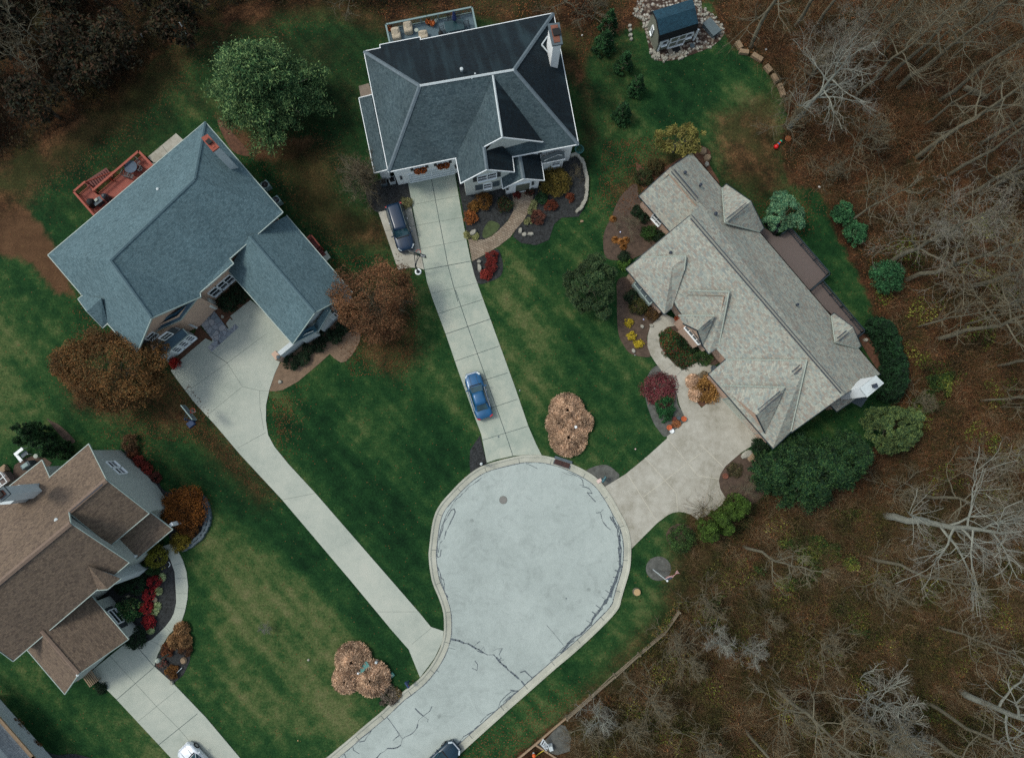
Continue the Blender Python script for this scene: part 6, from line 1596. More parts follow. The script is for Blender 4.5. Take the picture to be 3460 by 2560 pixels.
# small ornaments
for q, u, v, z, r_, h_, lb, mt, nm, cat in (('B4', 388, 922, .1, .26, .3, 'orange pumpkin beside the porch of the left house', 'pumpkin', 'pumpkin', 'pumpkin'), ('B4', 190, 950, .1, .22, .5, 'small blue grey urn with dry bouquet beside the black porch mat', 'slate', 'urn', 'urn'),
        ('C4', 712, 1198, 0, .28, .4, 'orange terracotta pot nearest the right driveway edge', 'terracotta', 'flower_pot', 'pot'), ('C4', 577, 1278, 0, .28, .4, 'orange terracotta pot at the lower end of the red shrub bed', 'terracotta', 'flower_pot', 'pot'),
        ('C4', 647, 272, .05, .3, .5, 'dark terracotta pot by the entrance of the tan-roofed house', 'terracotta', 'flower_pot', 'pot'), ('C4', 603, 1310, 0, .24, .25, 'white round stone ball next to the lower orange pot', 'white', 'stone_ball', 'ornament'),
        ('C4', 625, 1195, 0, .2, .3, 'dark red glazed pot between the green bush and the orange pots', 'deckdarkred', 'flower_pot', 'pot'), ('C4', 665, 1190, 0, .2, .3, 'grey pot between the dark red pot and the orange pot', 'slate', 'flower_pot', 'pot'),
        ('D7', 1225, 405, 0, .25, .2, 'brown low bowl between light grasses in the black front bed', 'wood', 'bowl', 'bowl'), ('D7', 1020, 375, 0, .12, .5, 'small pale lamp on the dark bed near the front wall', 'beige', 'garden_light', 'lamp'),
        ('K2', 1525, 390, 0, .3, .3, 'brown ring shaped pot at the left end of the brown mulch', 'rust', 'flower_pot', 'pot'), ('C4', 985, 730, 0, .3, .5, 'dark round pot in the corner by the garage eave', 'slate', 'flower_pot', 'pot')):
    p = P(q, u, v, z); mb = MB(); mb.lathe((0, 0, 0), [(r_*.6, 0), (r_, h_*.6), (r_*.95, h_), (r_*.7, h_), (r_*.6, h_*.75)], 14); o = mb.build(nm, M[mt], smooth=False); o.location = p; tag(o, lb, cat)
p = P('D7', 1318, 130, .05); mb = MB(); mb.tube([(.25*math.cos(a), .25*math.sin(a), .05) for a in [(-1.2+i*.28) for i in range(10)]], .03, 5); o = mb.build('crescent_ornament', M['white']); o.location = p; tag(o, 'white crescent shaped ornament beside the yellow green bush', 'ornament')
p = P('D8', 507, 590); Z = thing('lamp_post', p, 'teal lamp post rising from the small bed by the driveway', 'lamp post'); t2 = P('D8', 560, 555, 2.2)-p; mb = MB(); mb.tube([(0, 0, 0), (0, 0, 2.4)], .06, 7); mb.build('post', M['teal'], Z); mb = MB(); mb.lathe((0, 0, 2.4), [(.08, 0), (.24, .1), (.2, .3), (.04, .4)], 10); mb.build('lantern', M['ridgeC'], Z)
mb = MB(); a_, b_ = P('D8', 565, 790, .2), P('D8', 620, 735, .2); mb.beam(a_, b_, .05, .1); tag(mb.build('edging_strip', M['greyside']), 'short pale grey edging strip at the small bed', 'edging')
p = P('A', 380, 1455); Z = thing('pallet_steps', p, 'small black and white steps at the left wall of the white house', 'steps', rz=.25)
for k in range(2): mb = MB(); mb.box((k*.9-.4, 0, .25), (.65, .7, .5)); mb.build('step', M['greyside'] if k else M['slate'], Z); mb = MB(); mb.box((k*.9-.4, 0, .52), (.5, .5, .04)); mb.build('tread', M['black'], Z)
p = P('A3', 1165, 25); Z = thing('hose_reel', p, 'green round hose pot at the right corner of the white house', 'hose pot'); mb = MB(); mb.lathe((0, 0, 0), [(.35, 0), (.5, .35), (.42, .38), (.38, .2)], 14); mb.build('pot', M['teal'], Z); tuft(Z, 'plant', .3, .2, 50, lm('2f4a2a'), (0, 0, .35))
p = P('C5', 1440, 680); rock('C5', 1440, 685, .5, .4, .3, 'pale stone under the corner of the lower brown deck', M['stone'])
# ------------------------------------------------------------------ cars
def paint(name, h):
    t = NT(name); b = t.bsdf
    b.inputs['Coat Weight'].default_value = 0.25; b.inputs['Coat Roughness'].default_value = 0.08
    return t.done(t.ramp(t.noise(1.5, 3), [(0.3, mul(lin(h), .85)), (.7, mul(lin(h), 1.15))]), 0.35, 0.15, 0.5)
M['tyre'] = flat('tyre_rubber', '101214', .2, 6, .9); M['rim'] = flat('alloy_rim', '8a9096', .15, 6, .35, .8)
M['chrome'] = flat('chrome_trim', 'c2c9d0', .1, 5, .25, .7); M['lamp'] = flat('headlamp_lens', 'b8c4cc', .1, 8, .15); M['tail'] = flat('tail_lamp_red', 'a01420', .1, 8, .2)
def car(p, rz, label, body, L=4.8, W=1.85, H=1.45, suv=False, darkroof=False, name='car', grille='chrome'):
    Z = thing(name, p, label, 'car', None, rz)
    hl = L/2; hw = W/2
    if suv:
        prof = [(-1, .82, .55, .95), (-.98, .93, .3, 1.08), (-.85, .99, .24, 1.14), (-.4, 1.0, .24, 1.14), (.2, 1.0, .24, 1.12), (.42, 1.0, .24, 1.1), (.7, .98, .24, 1.04), (.9, .93, .26, .96), (.97, .84, .32, .86), (1.0, .7, .4, .7)]
        G = dict(bf=.43, br=-.965, rf=.18, rr=-.90, wb=.90, wr=.74, zb=1.1, zr=H)
    else:
        prof = [(-1, .74, .45, .78), (-.97, .87, .32, .92), (-.88, .95, .24, 1.0), (-.62, .99, .22, .99), (0, 1.0, .22, .94), (.35, 1.0, .22, .94), (.6, .98, .22, .9), (.83, .93, .24, .82), (.95, .8, .28, .72), (1.0, .62, .36, .58)]
        G = dict(bf=.42, br=-.72, rf=.12, rr=-.40, wb=.87, wr=.66, zb=.93, zr=H)
    mb = MB(); rings = []
    for x, w, zb, zt in prof:
        x *= hl; w *= hw
        half = [(w*.93, zb), (w, zb+.18), (w, (zb+zt)/2+.05), (w*.96, zt-.07), (w*.82, zt), (w*.4, zt+.035)]
        rings.append([(x, y, z) for y, z in half]+[(x, 0, zt+.045)]+[(x, -y, z) for y, z in half[::-1]])
    n = len(rings[0])
    for r0, r1 in zip(rings[:-1], rings[1:]):
        for i in range(n-1): mb.face([r0[i+1], r1[i+1], r1[i], r0[i]][::-1])
        mb.face([r0[0], r0[-1], r1[-1], r1[0]][::-1])
    mb.face(rings[0]); mb.face(rings[-1][::-1])
    bo = mb.build('body', body, Z, smooth=True)
    bo.modifiers.new('s', 'SUBSURF').levels = 1; bo.modifiers['s'].render_levels = 1
    bf, br, rf, rr = (G[k]*hl for k in ('bf', 'br', 'rf', 'rr')); wb, wr = G['wb']*hw, G['wr']*hw; zb, zr = G['zb']-.02, G['zr']
    base = [(bf, wb*.86), (bf-.45, wb), (br+.35, wb*.98), (br, wb*.82)]; roof = [(rf, wr*.92), (rf-.35, wr), (rr+.25, wr), (rr, wr*.9)]
    b3 = [Vector((x, y, zb)) for x, y in base]+[Vector((x, -y, zb)) for x, y in base[::-1]]
    r3 = [Vector((x, y, zr-.07)) for x, y in roof]+[Vector((x, -y, zr-.07)) for x, y in roof[::-1]]
    mb = MB()
    for i in range(8):
        j = (i+1) % 8; mb.face([b3[j], b3[i], r3[i], r3[j]])
    mb.face([p_ for p_ in r3]); cab = mb.build('cabin', body, Z)
    mb = MB(); ry = [-1, -.6, 0, .6, 1]; xs = [rf+.04, rf-.25, (rf+rr)/2, rr+.25, rr-.03]
    dz = [-.05, 0, .03, 0, -.05]
    for i in range(4):
        for j in range(4):
            def q(a, b): return (xs[a], wr*ry[b]*(1.0 if a in (1, 2, 3) else .93), zr-.02+dz[a]*.7+(.025 if b == 2 else .012 if b in (1, 3) else -.03))
            mb.face([q(i, j), q(i, j+1), q(i+1, j+1), q(i+1, j)][::-1])
    rp = mb.build('roof_panel', body, Z, smooth=True); so = rp.modifiers.new('t', 'SOLIDIFY'); so.thickness = .04
    def glass(nm, quad_, k=.9, lift=.012):
        c = sum(quad_, Vector())/4; nn = (quad_[1]-quad_[0]).cross(quad_[3]-quad_[0]).normalized()
        if nn.dot(c-Vector((0, 0, zb))) < 0: nn = -nn
        mb = MB(); mb.face([c+(v_-c)*k+nn*lift for v_ in quad_]); return mb.build(nm, M['glassb'], Z)
    glass('windscreen', [b3[0], b3[7], r3[7], r3[0]], .93); glass('rear_window', [b3[4], b3[3], r3[3], r3[4]], .88)
    glass('side_window', [b3[0], b3[1], r3[1], r3[0]], .82); glass('side_window', [b3[7], b3[6], r3[6], r3[7]], .82)
    for s_ in (0, 1):
        a, b = (b3[1], b3[2]) if s_ == 0 else (b3[6], b3[5]); c, d = (r3[1], r3[2]) if s_ == 0 else (r3[6], r3[5])
        mid0, mid1 = a.lerp(b, .5), c.lerp(d, .5)
        glass('side_window', [a, mid0, mid1, c], .9); glass('side_window', [mid0, b, d, mid1], .9)
    wr_ = .34 if suv else .32
    for sx in (.6, -.6):
        for sy in (1, -1):
            w_ = thing('wheel', (sx*hl, sy*(hw-.1), wr_), None, None); w_.parent = Z
            R = Matrix.Rotation(math.pi/2, 4, 'X')
            mb = MB(); mb.lathe((0, 0, 0), [(wr_*.7, -.11), (wr_, -.11), (wr_*1.02, 0), (wr_, .11), (wr_*.7, .11)], 18, M=R); mb.build('tyre', M['tyre'], w_)
            mb = MB(); mb.lathe((0, 0, 0), [(.04, -.12), (wr_*.62, -.115), (wr_*.66, 0), (wr_*.62, .115), (.04, .12)], 14, M=R); mb.build('rim', M['rim'], w_)
    for sy in (1, -1):
        mb = MB(); mb.box((bf-.28, sy*(hw+.08), zb+.04), (.14, .22, .13), taper=.8); mb.build('mirror', body, Z, bevel=.02)
        mb = MB(); fx = hl*.93; mb.beam((fx-.25, sy*hw*.84, prof[-3][3]-.04), (fx+.06, sy*hw*.55, prof[-2][3]-.02), .16, .1); mb.build('headlight', M['lamp'], Z, bevel=.02)
        mb = MB(); mb.beam((-hl*.93, sy*hw*.9, prof[2][3]-.09), (-hl*.985, sy*hw*.55, prof[1][3]-.07), .14, .14); mb.build('tail_light', M['tail'], Z, bevel=.02)
    mb = MB(); mb.beam((hl*.965, -hw*.5, .66), (hl*.965, hw*.5, .66), .1, .16); mb.build('grille', M[grille], Z)
    mb = MB(); mb.beam((hl*.985, -hw*.66, .4), (hl*.985, hw*.66, .4), .14, .2); mb.build('bumper', body, Z, bevel=.03)
    mb = MB()
    for s_ in (1, -1): mb.beam((bf+.02, s_*wb*.45, prof[5][3]+.05), (hl*.9, s_*hw*.4, prof[-3][3]+.055), .02, .012)
    mb.build('hood_crease', M['darktrim'], Z)
    mb = MB(); mb.beam((bf+.06, -wb*.8, zb+.06), (bf+.06, wb*.8, zb+.06), .1, .03); mb.build('wiper_cowl', M['black'], Z)
    if suv:
        for s_ in (1, -1): mb = MB(); mb.beam((rf-.2, s_*wr*.96, zr+.05), (rr+.15, s_*wr*.96, zr+.05), .05, .05); mb.build('roof_rail', M['slate'], Z)
    for s_ in (1, -1):
        mb = MB(); mb.beam((bf-.35, s_*(wb+.015), zb+.02), (br+.3, s_*(wb*.99+.01), zb+.02), .03, .03); mb.build('belt_trim', M['chrome'] if not suv else M['darktrim'], Z)
        for x_ in (.12, -.28): mb = MB(); mb.box((x_*hl, s_*(hw+.01), .78), (.18, .03, .04)); mb.build('door_handle', M['chrome'], Z)
    return Z
def heading(q, rear, front):
    a, b = P(q, *rear, .8), P(q, *front, .8); return math.atan2(b.y-a.y, b.x-a.x), (a+b)/2
h_, c_ = heading('V', (155, 215), (425, 1100)); car(Vector((c_.x, c_.y, .07)), h_, 'dark navy people carrier parked on the pad beside the top driveway', paint('navy_paint', '0a2640'), 5.05, 1.92, 1.72, True)
h_, c_ = heading('M', (800, 1195), (668, 765)); car(Vector((c_.x, c_.y, .07)), h_, 'bright blue saloon car parked at the left side of the top driveway', paint('blue_paint', '14507c'), 4.85, 1.82, 1.42)
a_ = P('L1', 1290, 1735, .8); b_ = P('L1', 1500, 1535, .8); d_ = (b_-a_).normalized(); c_ = b_-d_*2.4
car(Vector((c_.x, c_.y, .03)), math.atan2(d_.y, d_.x), 'dark blue car at the kerb, cut by the bottom edge', paint('dark_blue_paint', '0c2c3e'), 4.7, 1.85, 1.5, False)
a_ = P('D7', 1640, 1790, .8); b_ = P('D7', 1430, 1570, .8); d_ = (b_-a_).normalized(); c_ = b_-d_*2.1
car(Vector((c_.x, c_.y, .07)), math.atan2(d_.y, d_.x), 'white car on the lower left driveway, cut by the bottom edge', paint('white_car_paint', 'c8d0da'), 4.2, 1.8, 1.5, False)
# ------------------------------------------------------------------ plants
def crown_points(r, n_clump, n_leaf, rs, spread=.3, flat_top=0.0, shape='round', rag=.25):
    """clumps over the outer part of an uneven ellipsoid, leaves in each clump"""
    out = []
    ph = rs.uniform(0, 6.28, 6)
    if shape == 'pine':          # needles along boughs that reach out and droop, shorter towards the top
        for i in range(n_clump):
            zz = rs.uniform(0, 1)**1.25; a = i*2.4+rs.uniform(-.3, .3); L = (1-zz)**.62*rs.uniform(.78, 1.12)*(1+rag*.5*math.sin(3*a+ph[0]))+.06
            t_ = rs.uniform(.25, 1, n_leaf)**.7; w_ = .03+.06*np.abs(np.sin(t_*9+i))*(1.2-t_*.5)
            off = rs.normal(size=(n_leaf, 3))*w_[:, None]
            q = np.stack([math.cos(a)*L*t_+off[:, 0], math.sin(a)*L*t_+off[:, 1], (zz*2-.75)+.12*t_-.22*t_**2+off[:, 2]*.5], 1)
            out.append(q*np.array(r))
        return np.concatenate(out)
    for i in range(n_clump):
        z = rs.uniform(-.45, 1); a = rs.uniform(0, 2*math.pi)
        if shape == 'cone': zz = rs.uniform(0, 1)**1.3; rad = (1-zz)**.8
        elif shape == 'column': zz = rs.uniform(0, 1); rad = min(1, (1-zz)**.5*1.15)*(.8+.2*math.sin(zz*3))
        else: zz = z; rad = math.sqrt(max(0, 1-z*z))
        k = 1+rag*(.5*math.sin(3*a+ph[0])+.35*math.sin(5*a+ph[1]+2*z)+.3*math.sin(8*a+ph[2]))
        depth = rs.uniform(.55, 1.0)**.5
        c = np.array([math.cos(a)*rad*k*depth*r[0], math.sin(a)*rad*k*depth*r[1], zz*r[2]*(depth if shape == 'round' else 1)])
        s = spread*min(r[0], r[1])*rs.uniform(.6, 1.25)
        q = rs.normal(size=(n_leaf, 3)); q /= np.linalg.norm(q, axis=1)[:, None]; q *= (rs.uniform(.3, 1, n_leaf)**.5)[:, None]*s
        q[:, 2] *= .6
        out.append(q+c)
    return np.concatenate(out)

def twigs_np(p0, p1, w):
    """a thin three-sided sliver for each twig"""
    d = p1-p0; a = np.cross(d, np.array([0, 0, 1.])+np.random.RandomState(1).normal(size=d.shape)*.3)
    a /= np.linalg.norm(a, axis=1)[:, None]+1e-9; b = np.cross(d, a); b /= np.linalg.norm(b, axis=1)[:, None]+1e-9
    w = np.asarray(w)[:, None]
    V = np.stack([p0-a*w, p0+a*w, p1+a*w*.4, p1-a*w*.4, p0-b*w, p0+b*w, p1+b*w*.4, p1-b*w*.4], 1).reshape(-1, 3)
    return V, np.arange(len(V)).reshape(-1, 4)

def tree(name, cpx, r, h, mat, label, cat='tree', group=None, nc=70, nl=70, leaf=.3, seed=0, base=None, shape='round', rag=.25, spread=.3, trunk=True, aspect=1.8, shift=(0, 0), up=.5, bark='bark', rz=0):
    """cpx: frame and pixel of the crown's middle; r: half sizes (x, y, z); h: height of the crown's middle"""
    q, u, v = cpx
    c = P(q, u, v, h); rs = np.random.RandomState(abs(seed+int(u*7+v)))
    Z = thing(name, (c.x, c.y, 0), label, cat, group, rz=rz)
    pts = crown_points(r, nc, nl, rs, spread, shape=shape, rag=rag)
    pts[:, 2] += h if shape in ('round', 'pine') else max(.1, h-r[2]*.5)
    pts[:, 2] = np.maximum(pts[:, 2], .05)
    pts[:, 0] += shift[0]; pts[:, 1] += shift[1]
    V, F = cards(pts, leaf, rs, up, aspect)
    np_mesh('crown', V, F, mat, Z)
    if trunk:
        mb = MB(); mb.tube([(0, 0, 0), (.05, .03, h*.5), (0, 0, h)], [.06+h*.028, .05+h*.02, .03], 8)
        for k in range(7):
            a = k*.9+seed; z0 = h*(.35+.08*k)
            mb.tube([(0, 0, z0), (math.cos(a)*r[0]*.35, math.sin(a)*r[1]*.35, z0+r[2]*.25), (math.cos(a)*r[0]*.7, math.sin(a)*r[1]*.7, z0+r[2]*.4)], [.05+h*.008, .04, .015], 5)
        mb.build('trunk', M[bark], Z)
    return Z

def shrub(cpx, r, h, hexes, label, n=900, leaf=.13, seed=0, name='shrub', cat='shrub', group=None, rag=.1, spread=.35, shape='round', aspect=1.6, mat=None, stem=True):
    q, u, v = cpx; c = P(q, u, v, h*.6); rs = np.random.RandomState(abs(seed+int(u+v*3)))
    Z = thing(name, (c.x, c.y, 0), label, cat, group)
    nc = max(8, n//30)
    pts = crown_points((r, r, h*.55), nc, 30, rs, spread, rag=rag, shape=shape); pts[:, 2] += h*.4 if shape == 'round' else 0
    pts[:, 2] = np.maximum(pts[:, 2], .04)
    V, F = cards(pts, leaf, rs, .6, aspect)
    mm = mat or leafmat('foliage_'+hexes[0], hexes, .9)
    np_mesh('foliage', V, F, mm, Z)
    if stem:
        mb = MB()
        for k in range(5): mb.tube([(0, 0, 0), (math.cos(k*1.3)*r*.5, math.sin(k*1.3)*r*.5, h*.6)], [.03, .012], 4)
        mb.build('stem', M['barkdark'], Z)
    return Z

def bare_mesh(seed, H=18, spreadk=.32, nprim=13, start=.4, thick=.3, lean=.06, twigm='twig', barkm='bark', fine=1.0):
    """trunk with limbs, and the haze of twigs, as two meshes"""
    rs = np.random.RandomState(seed); mb = MB(); tw0, tw1, tww = [], [], []
    pts = []; x = y = 0.0
    nseg = 9
    for i in range(nseg+1):
        z = H*i/nseg*.97; pts.append(Vector((x, y, z))); x += rs.normal()*lean*H/nseg*1.6; y += rs.normal()*lean*H/nseg*1.6
    rad = [thick*(1-.88*i/nseg)+.02 for i in range(nseg+1)]
    mb.tube(pts, rad, 8)
    def at(t): 
        f = t*nseg; i = min(int(f), nseg-1); return pts[i].lerp(pts[i+1], f-i), rad[i]*(1-(f-i))+rad[i+1]*(f-i)
    def limb(p, d, L, r, lev):
        n = {0: 6, 1: 4, 2: 3, 3: 2}[lev]; P_ = [p.copy()]; R_ = [r]
        for i in range(n):
            d = (d+Vector(rs.normal(size=3))*(.22 if lev < 2 else .3)+Vector((0, 0, .1 if lev == 0 else .03))).normalized()
            P_.append(P_[-1]+d*(L/n)); R_.append(r*(1-.8*(i+1)/n))
        if lev <= 1: mb.tube(P_, [max(x_, .02) for x_ in R_], 5 if lev == 0 else 4, cap=False)
        else:
            for a, b, c in zip(P_[:-1], P_[1:], R_): tw0.append(a); tw1.append(b); tww.append(max(c, .013 if lev == 2 else .008))
        if lev < 3:
            m_ = {0: 6, 1: 4, 2: 2}[lev]
            for k in range(int(m_*fine+.5)):
                t = rs.uniform(.25, 1); f = t*n; i = min(int(f), n-1); pp = P_[i].lerp(P_[i+1], f-i)
                dd = (P_[i+1]-P_[i]).normalized(); e = Vector(rs.normal(size=3)); e = (e-dd*e.dot(dd)).normalized()
                limb(pp, (dd*.75+e*.8+Vector((0, 0, .1))).normalized(), L*rs.uniform(.35, .6), R_[i]*.55, lev+1)
    for k in range(nprim):
        t = start+(1-start)*((k+rs.uniform(0, .8))/nprim); p, r = at(min(t, .99)); a = k*2.4+rs.uniform(-.5, .5)
        up_ = .35+.9*(t-start); d = Vector((math.cos(a), math.sin(a), up_)).normalized()
        limb(p, d, H*spreadk*(1.1-.6*(t-start)/(1-start))*rs.uniform(.7, 1.15), max(r*.55, .04), 0)
    V, F = twigs_np(np.array([tuple(p) for p in tw0]), np.array([tuple(p) for p in tw1]), tww)
    return mb, V, F
PROTO = {}
def bare_tree(kind, p, label, rz=0, scale=1.0, group=None, lean=(0, 0)):
    if kind not in PROTO:
        sd, H, sk, npm, st, th, tm, bm, fn = dict(tall=(11, 17, .28, 16, .35, .21, 'twig', 'bark', 1.2), tall2=(23, 19, .24, 16, .4, .19, 'twig', 'bark', 1.2), pale=(37, 16, .38, 14, .36, .32, 'twigpale', 'barkpale', 1.3),
              slim=(41, 12, .26, 12, .3, .1, 'twig', 'bark', 1), dense=(91, 3.6, .72, 26, .04, .05, 'twig', 'bark', 1.7), bush=(55, 4.2, .66, 14, .08, .05, 'twig', 'bark', 1.2), bushp=(61, 5.0, .52, 14, .08, .05, 'twigpale', 'barkpale', 1.2), pole=(71, 20, .14, 12, .5, .17, 'twig', 'bark', 1),
              fall=(83, 15, .34, 15, .3, .22, 'twigpale', 'bark', 1.3))[kind]
        mb, V, F = bare_mesh(sd, H, sk, npm, st, th, .05 if kind not in ('bush', 'bushp') else .1, tm, bm, fn)
        Z = thing('bare_tree' if not kind.startswith('bush') else 'bare_shrub', p, label, 'tree' if not kind.startswith('bush') else 'shrub', group, rz, scale)
        mb.build('trunk', M[bm], Z); np_mesh('crown', V, F, M[tm], Z); PROTO[kind] = Z
    else:
        Z = copy_tree(PROTO[kind]); Z.location = p; Z.scale = (scale,)*3
        Z['label'] = label
        if group: Z['group'] = group
        elif 'group' in Z: del Z['group']
    Z.rotation_euler = (lean[0], lean[1], rz)
    return Z

# broadleaf, pine and conifer trees that stand on the lots
green_pine = leafmat('pine_needles', ['1a3420', '2a4a2c', '42613a', '6e8654'], 1.1)
tree('pine_tree', ('F', 583, 190), (5.7, 5.4, 3.6), 5.6, green_pine, 'big dark green pine tree on the lawn between the left house and the top house', nc=120, nl=620, leaf=.115, seed=2, rag=.14, shift=(-.9, .5), shape='pine', aspect=2.6, base=None)
orange = leafmat('autumn_leaves', ['3a2c1a', '5a4020', '64482a', '704c2a', '48442a'], .4)
tree('autumn_tree', ('F', 245, 805), (5.2, 3.7, 2.4), 4.6, orange, 'large orange brown autumn tree in front of the left house', nc=380, nl=120, leaf=.115, seed=4, rag=.14, spread=.2)
tree('autumn_tree', ('F', 812, 655), (3.7, 3.7, 2.2), 4.6, leafmat('rust_leaves', ['38281a', '5a3e2a', '704c34', '544630', '68462e'], .4), 'orange brown autumn tree thinning to bare twigs, right of the garage wing', nc=200, nl=100, leaf=.105, seed=5, rag=.3, spread=.2)
ev = leafmat('dull_evergreen', ['172a1c', '233a24', '33492b', '445334'], .45)
tree('evergreen_tree', ('F', 1290, 625), (2.4, 2.9, 2.2), 2.9, ev, 'dark round evergreen tree on the lawn left of the tan-roofed house', nc=200, nl=180, leaf=.09, seed=6, rag=.25, spread=.16, aspect=2.2)
tree('yellow_tree', ('F', 1482, 305), (2.3, 1.6, 1.3), 3.0, leafmat('yellow_leaves', ['5a5a2c', '6e6a34', '4c4a26', '7c7440'], .6), 'sparse yellow green tree at the top corner of the tan roof', nc=70, nl=55, leaf=.15, seed=7, rag=.3)
tree('small_tree', ('C3', 1655, 670), (1.95, 1.75, 1.5), 2.2, leafmat('blue_green_leaves', ['2c5240', '3f6a4e', '52785a', '6a8a66'], .8), 'pale blue green leafy tree over the corner of the brown deck', nc=90, nl=110, leaf=.11, seed=8, rag=.3, spread=.2)
pg = leafmat('holly_leaves', ['12301f', '1f4a2e', '2d5a38', '447048'], 1.2)
tree('evergreen_shrub', ('W2', 515, 330), (1.15, 1.0, .9), 1.0, pg, 'blue green pine bush nearest the pale green tree at the wood edge', 'shrub', nc=60, nl=90, leaf=.1, seed=9, trunk=True)
tree('evergreen_shrub', ('W2', 632, 520), (1.1, 1.15, .9), 1.0, pg, 'second blue green pine bush, just below the first at the wood edge', 'shrub', nc=60, nl=90, leaf=.1, seed=10)
tree('evergreen_shrub', ('W2', 930, 930), (1.6, 1.6, 1.2), 1.2, pg, 'largest round green bush on the leaves at the foot of a bare trunk', 'shrub', nc=90, nl=110, leaf=.1, seed=11, rag=.1)
tree('evergreen_tree', ('W3', 1065, 580), (2.55, 2.2, 2.6), 4.0, leafmat('olive_evergreen', ['203626', '31482a', '4a5c36', '60703f'], .5), 'round olive green evergreen tree below the white chimney', nc=220, nl=180, leaf=.095, seed=12, rag=.2, spread=.16, aspect=2.2)
dk_ = leafmat('deep_evergreen', ['0e2217', '16331f', '1f3d21', '38512c'], .9)
tree('evergreen_tree', ('W3', 470, 930), (4.6, 3.4, 3.0), 4.5, dk_, 'widest deep green evergreen tree below the tan-roofed garage', nc=95, nl=520, leaf=.12, seed=13, rag=.3, shape='pine', aspect=2.4)
tree('evergreen_tree', ('W3', 740, 800), (2.3, 2.4, 2.6), 4.5, dk_, 'deep green evergreen tree between the olive one and the widest one', nc=120, nl=280, leaf=.1, seed=14, rag=.2, shape='pine', aspect=2.4)
tree('evergreen_tree', ('W3', 130, 940), (1.9, 2.0, 2.4), 3.2, dk_, 'deep green evergreen tree left of the widest one beside the flat stones', nc=110, nl=250, leaf=.1, seed=15, rag=.2, shape='pine', aspect=2.4)
cg_ = leafmat('young_conifer', ['0f2616', '17351d', '214426', '2f522e'], 1.0)
for i, (u, v, r_, lb) in enumerate(((262, 155, 1.15, 'topmost of the five small conifers, darker one behind another'), (226, 320, 1.4, 'brightest and widest of the five small conifers near the top house'), (385, 480, 1.15, 'third small conifer down from the top, below the shed gravel'),
        (487, 665, 1.05, 'fourth small conifer from the top, farthest to the right'), (370, 880, 1.25, 'lowest of the five small conifers on the lawn'))):
    tree('conifer', ('S', u, v), (r_*.85, r_*.85, 3.0), 1.7, cg_, lb, 'conifer', 'five small conifers in a loose row', nc=90, nl=45, leaf=.15, seed=20+i, shape='cone', rag=.08, spread=.2)
# columnar evergreens
cyp = leafmat('cypress_green', ['0d2014', '15301a', '21401f', '2f4c28'], 1.2); arb = leafmat('arborvitae_green', ['1b2c0e', '2c4214', '34491a', '425a22'], 1.2)
def columnar(q, u, v, r, h, mat, label, group, seed):
    p = P(q, u, v, 0); Z = thing('columnar_evergreen', p, label, 'evergreen', group)
    rs = np.random.RandomState(seed); pts = crown_points((r, r, h), 70, 60, rs, .3, shape='column', rag=.06); pts[:, 2] = np.maximum(pts[:, 2], .05)
    V, F = cards(pts, .12, rs, .8, 1.5); np_mesh('crown', V, F, mat, Z)
    mb = MB(); mb.tube([(0, 0, 0), (0, 0, h*.8)], [.08, .02], 6); mb.build('trunk', M['barkdark'], Z)
ga = 'clipped columnar evergreens beside the tan driveway'
for i, (u, v, lb) in enumerate(((1295, 905, 'leftmost of the bright green columnar evergreens beside the driveway'), (1310, 975, 'bright green columnar evergreen at the lower left of the clump'), (1420, 815, 'second bright green columnar evergreen from the left'),
        (1500, 760, 'third bright green columnar evergreen from the left'), (1560, 745, 'fourth bright green columnar evergreen from the left'), (1600, 675, 'upper right bright green columnar evergreen, biggest of the clump'), (1470, 900, 'bright green columnar evergreen at the lower right side of the clump'))):
    columnar('K2', u, v, .82 if i != 5 else 1.05, 4.0 if i != 5 else 4.4, arb, lb, ga, 30+i)
gb = 'dark columnar evergreens behind the brown-roofed house'
for i, (u, v, lb) in enumerate(((400, 270, 'topmost dark columnar evergreen behind the brown roof'), (460, 310, 'second dark columnar evergreen from the top behind the brown roof'), (500, 365, 'third dark columnar evergreen from the top behind the brown roof'), (560, 420, 'fourth dark columnar evergreen from the top behind the brown roof'),
        (640, 440, 'fifth dark columnar evergreen from the top, touching the roof corner'), (650, 500, 'lowest dark columnar evergreen, against the brown roof edge'), (320, 380, 'short dark evergreen at the left side of the column group'))):
    columnar('D6', u, v, .62, 4.6 if i < 6 else 3.0, cyp, lb, gb, 40+i)
gc = 'dark clipped hedge plants along the far wall'
hp = smooth_line([P('C5', u, v) for u, v in ((1490, 585), (1560, 640), (1610, 800), (1650, 950), (1650, 1080), (1610, 1180))], 2)
ords = ['first', 'second', 'third', 'fourth', 'fifth', 'sixth', 'seventh', 'eighth', 'ninth', 'tenth', 'eleventh']
for i, p in enumerate(hp):
    Z = thing('hedge_plant', p, f'{ords[i]} dark hedge plant from the top along the far side of the tan house', 'hedge', gc)
    rs = np.random.RandomState(60+i); pts = crown_points((1.05, 1.05, 3.2), 60, 55, rs, .32, shape='column', rag=.06); pts[:, 2] = np.maximum(pts[:, 2], .05)
    V, F = cards(pts, .15, rs, .8, 1.5); np_mesh('crown', V, F, leafmat('hedge_green', ['0a1c12', '102818', '17331d', '1f3d22'], 1.2) if i == 0 else bpy.data.materials['hedge_green'], Z)
    mb = MB(); mb.tube([(0, 0, 0), (0, 0, 2.4)], [.07, .02], 5); mb.build('trunk', M['barkdark'], Z)

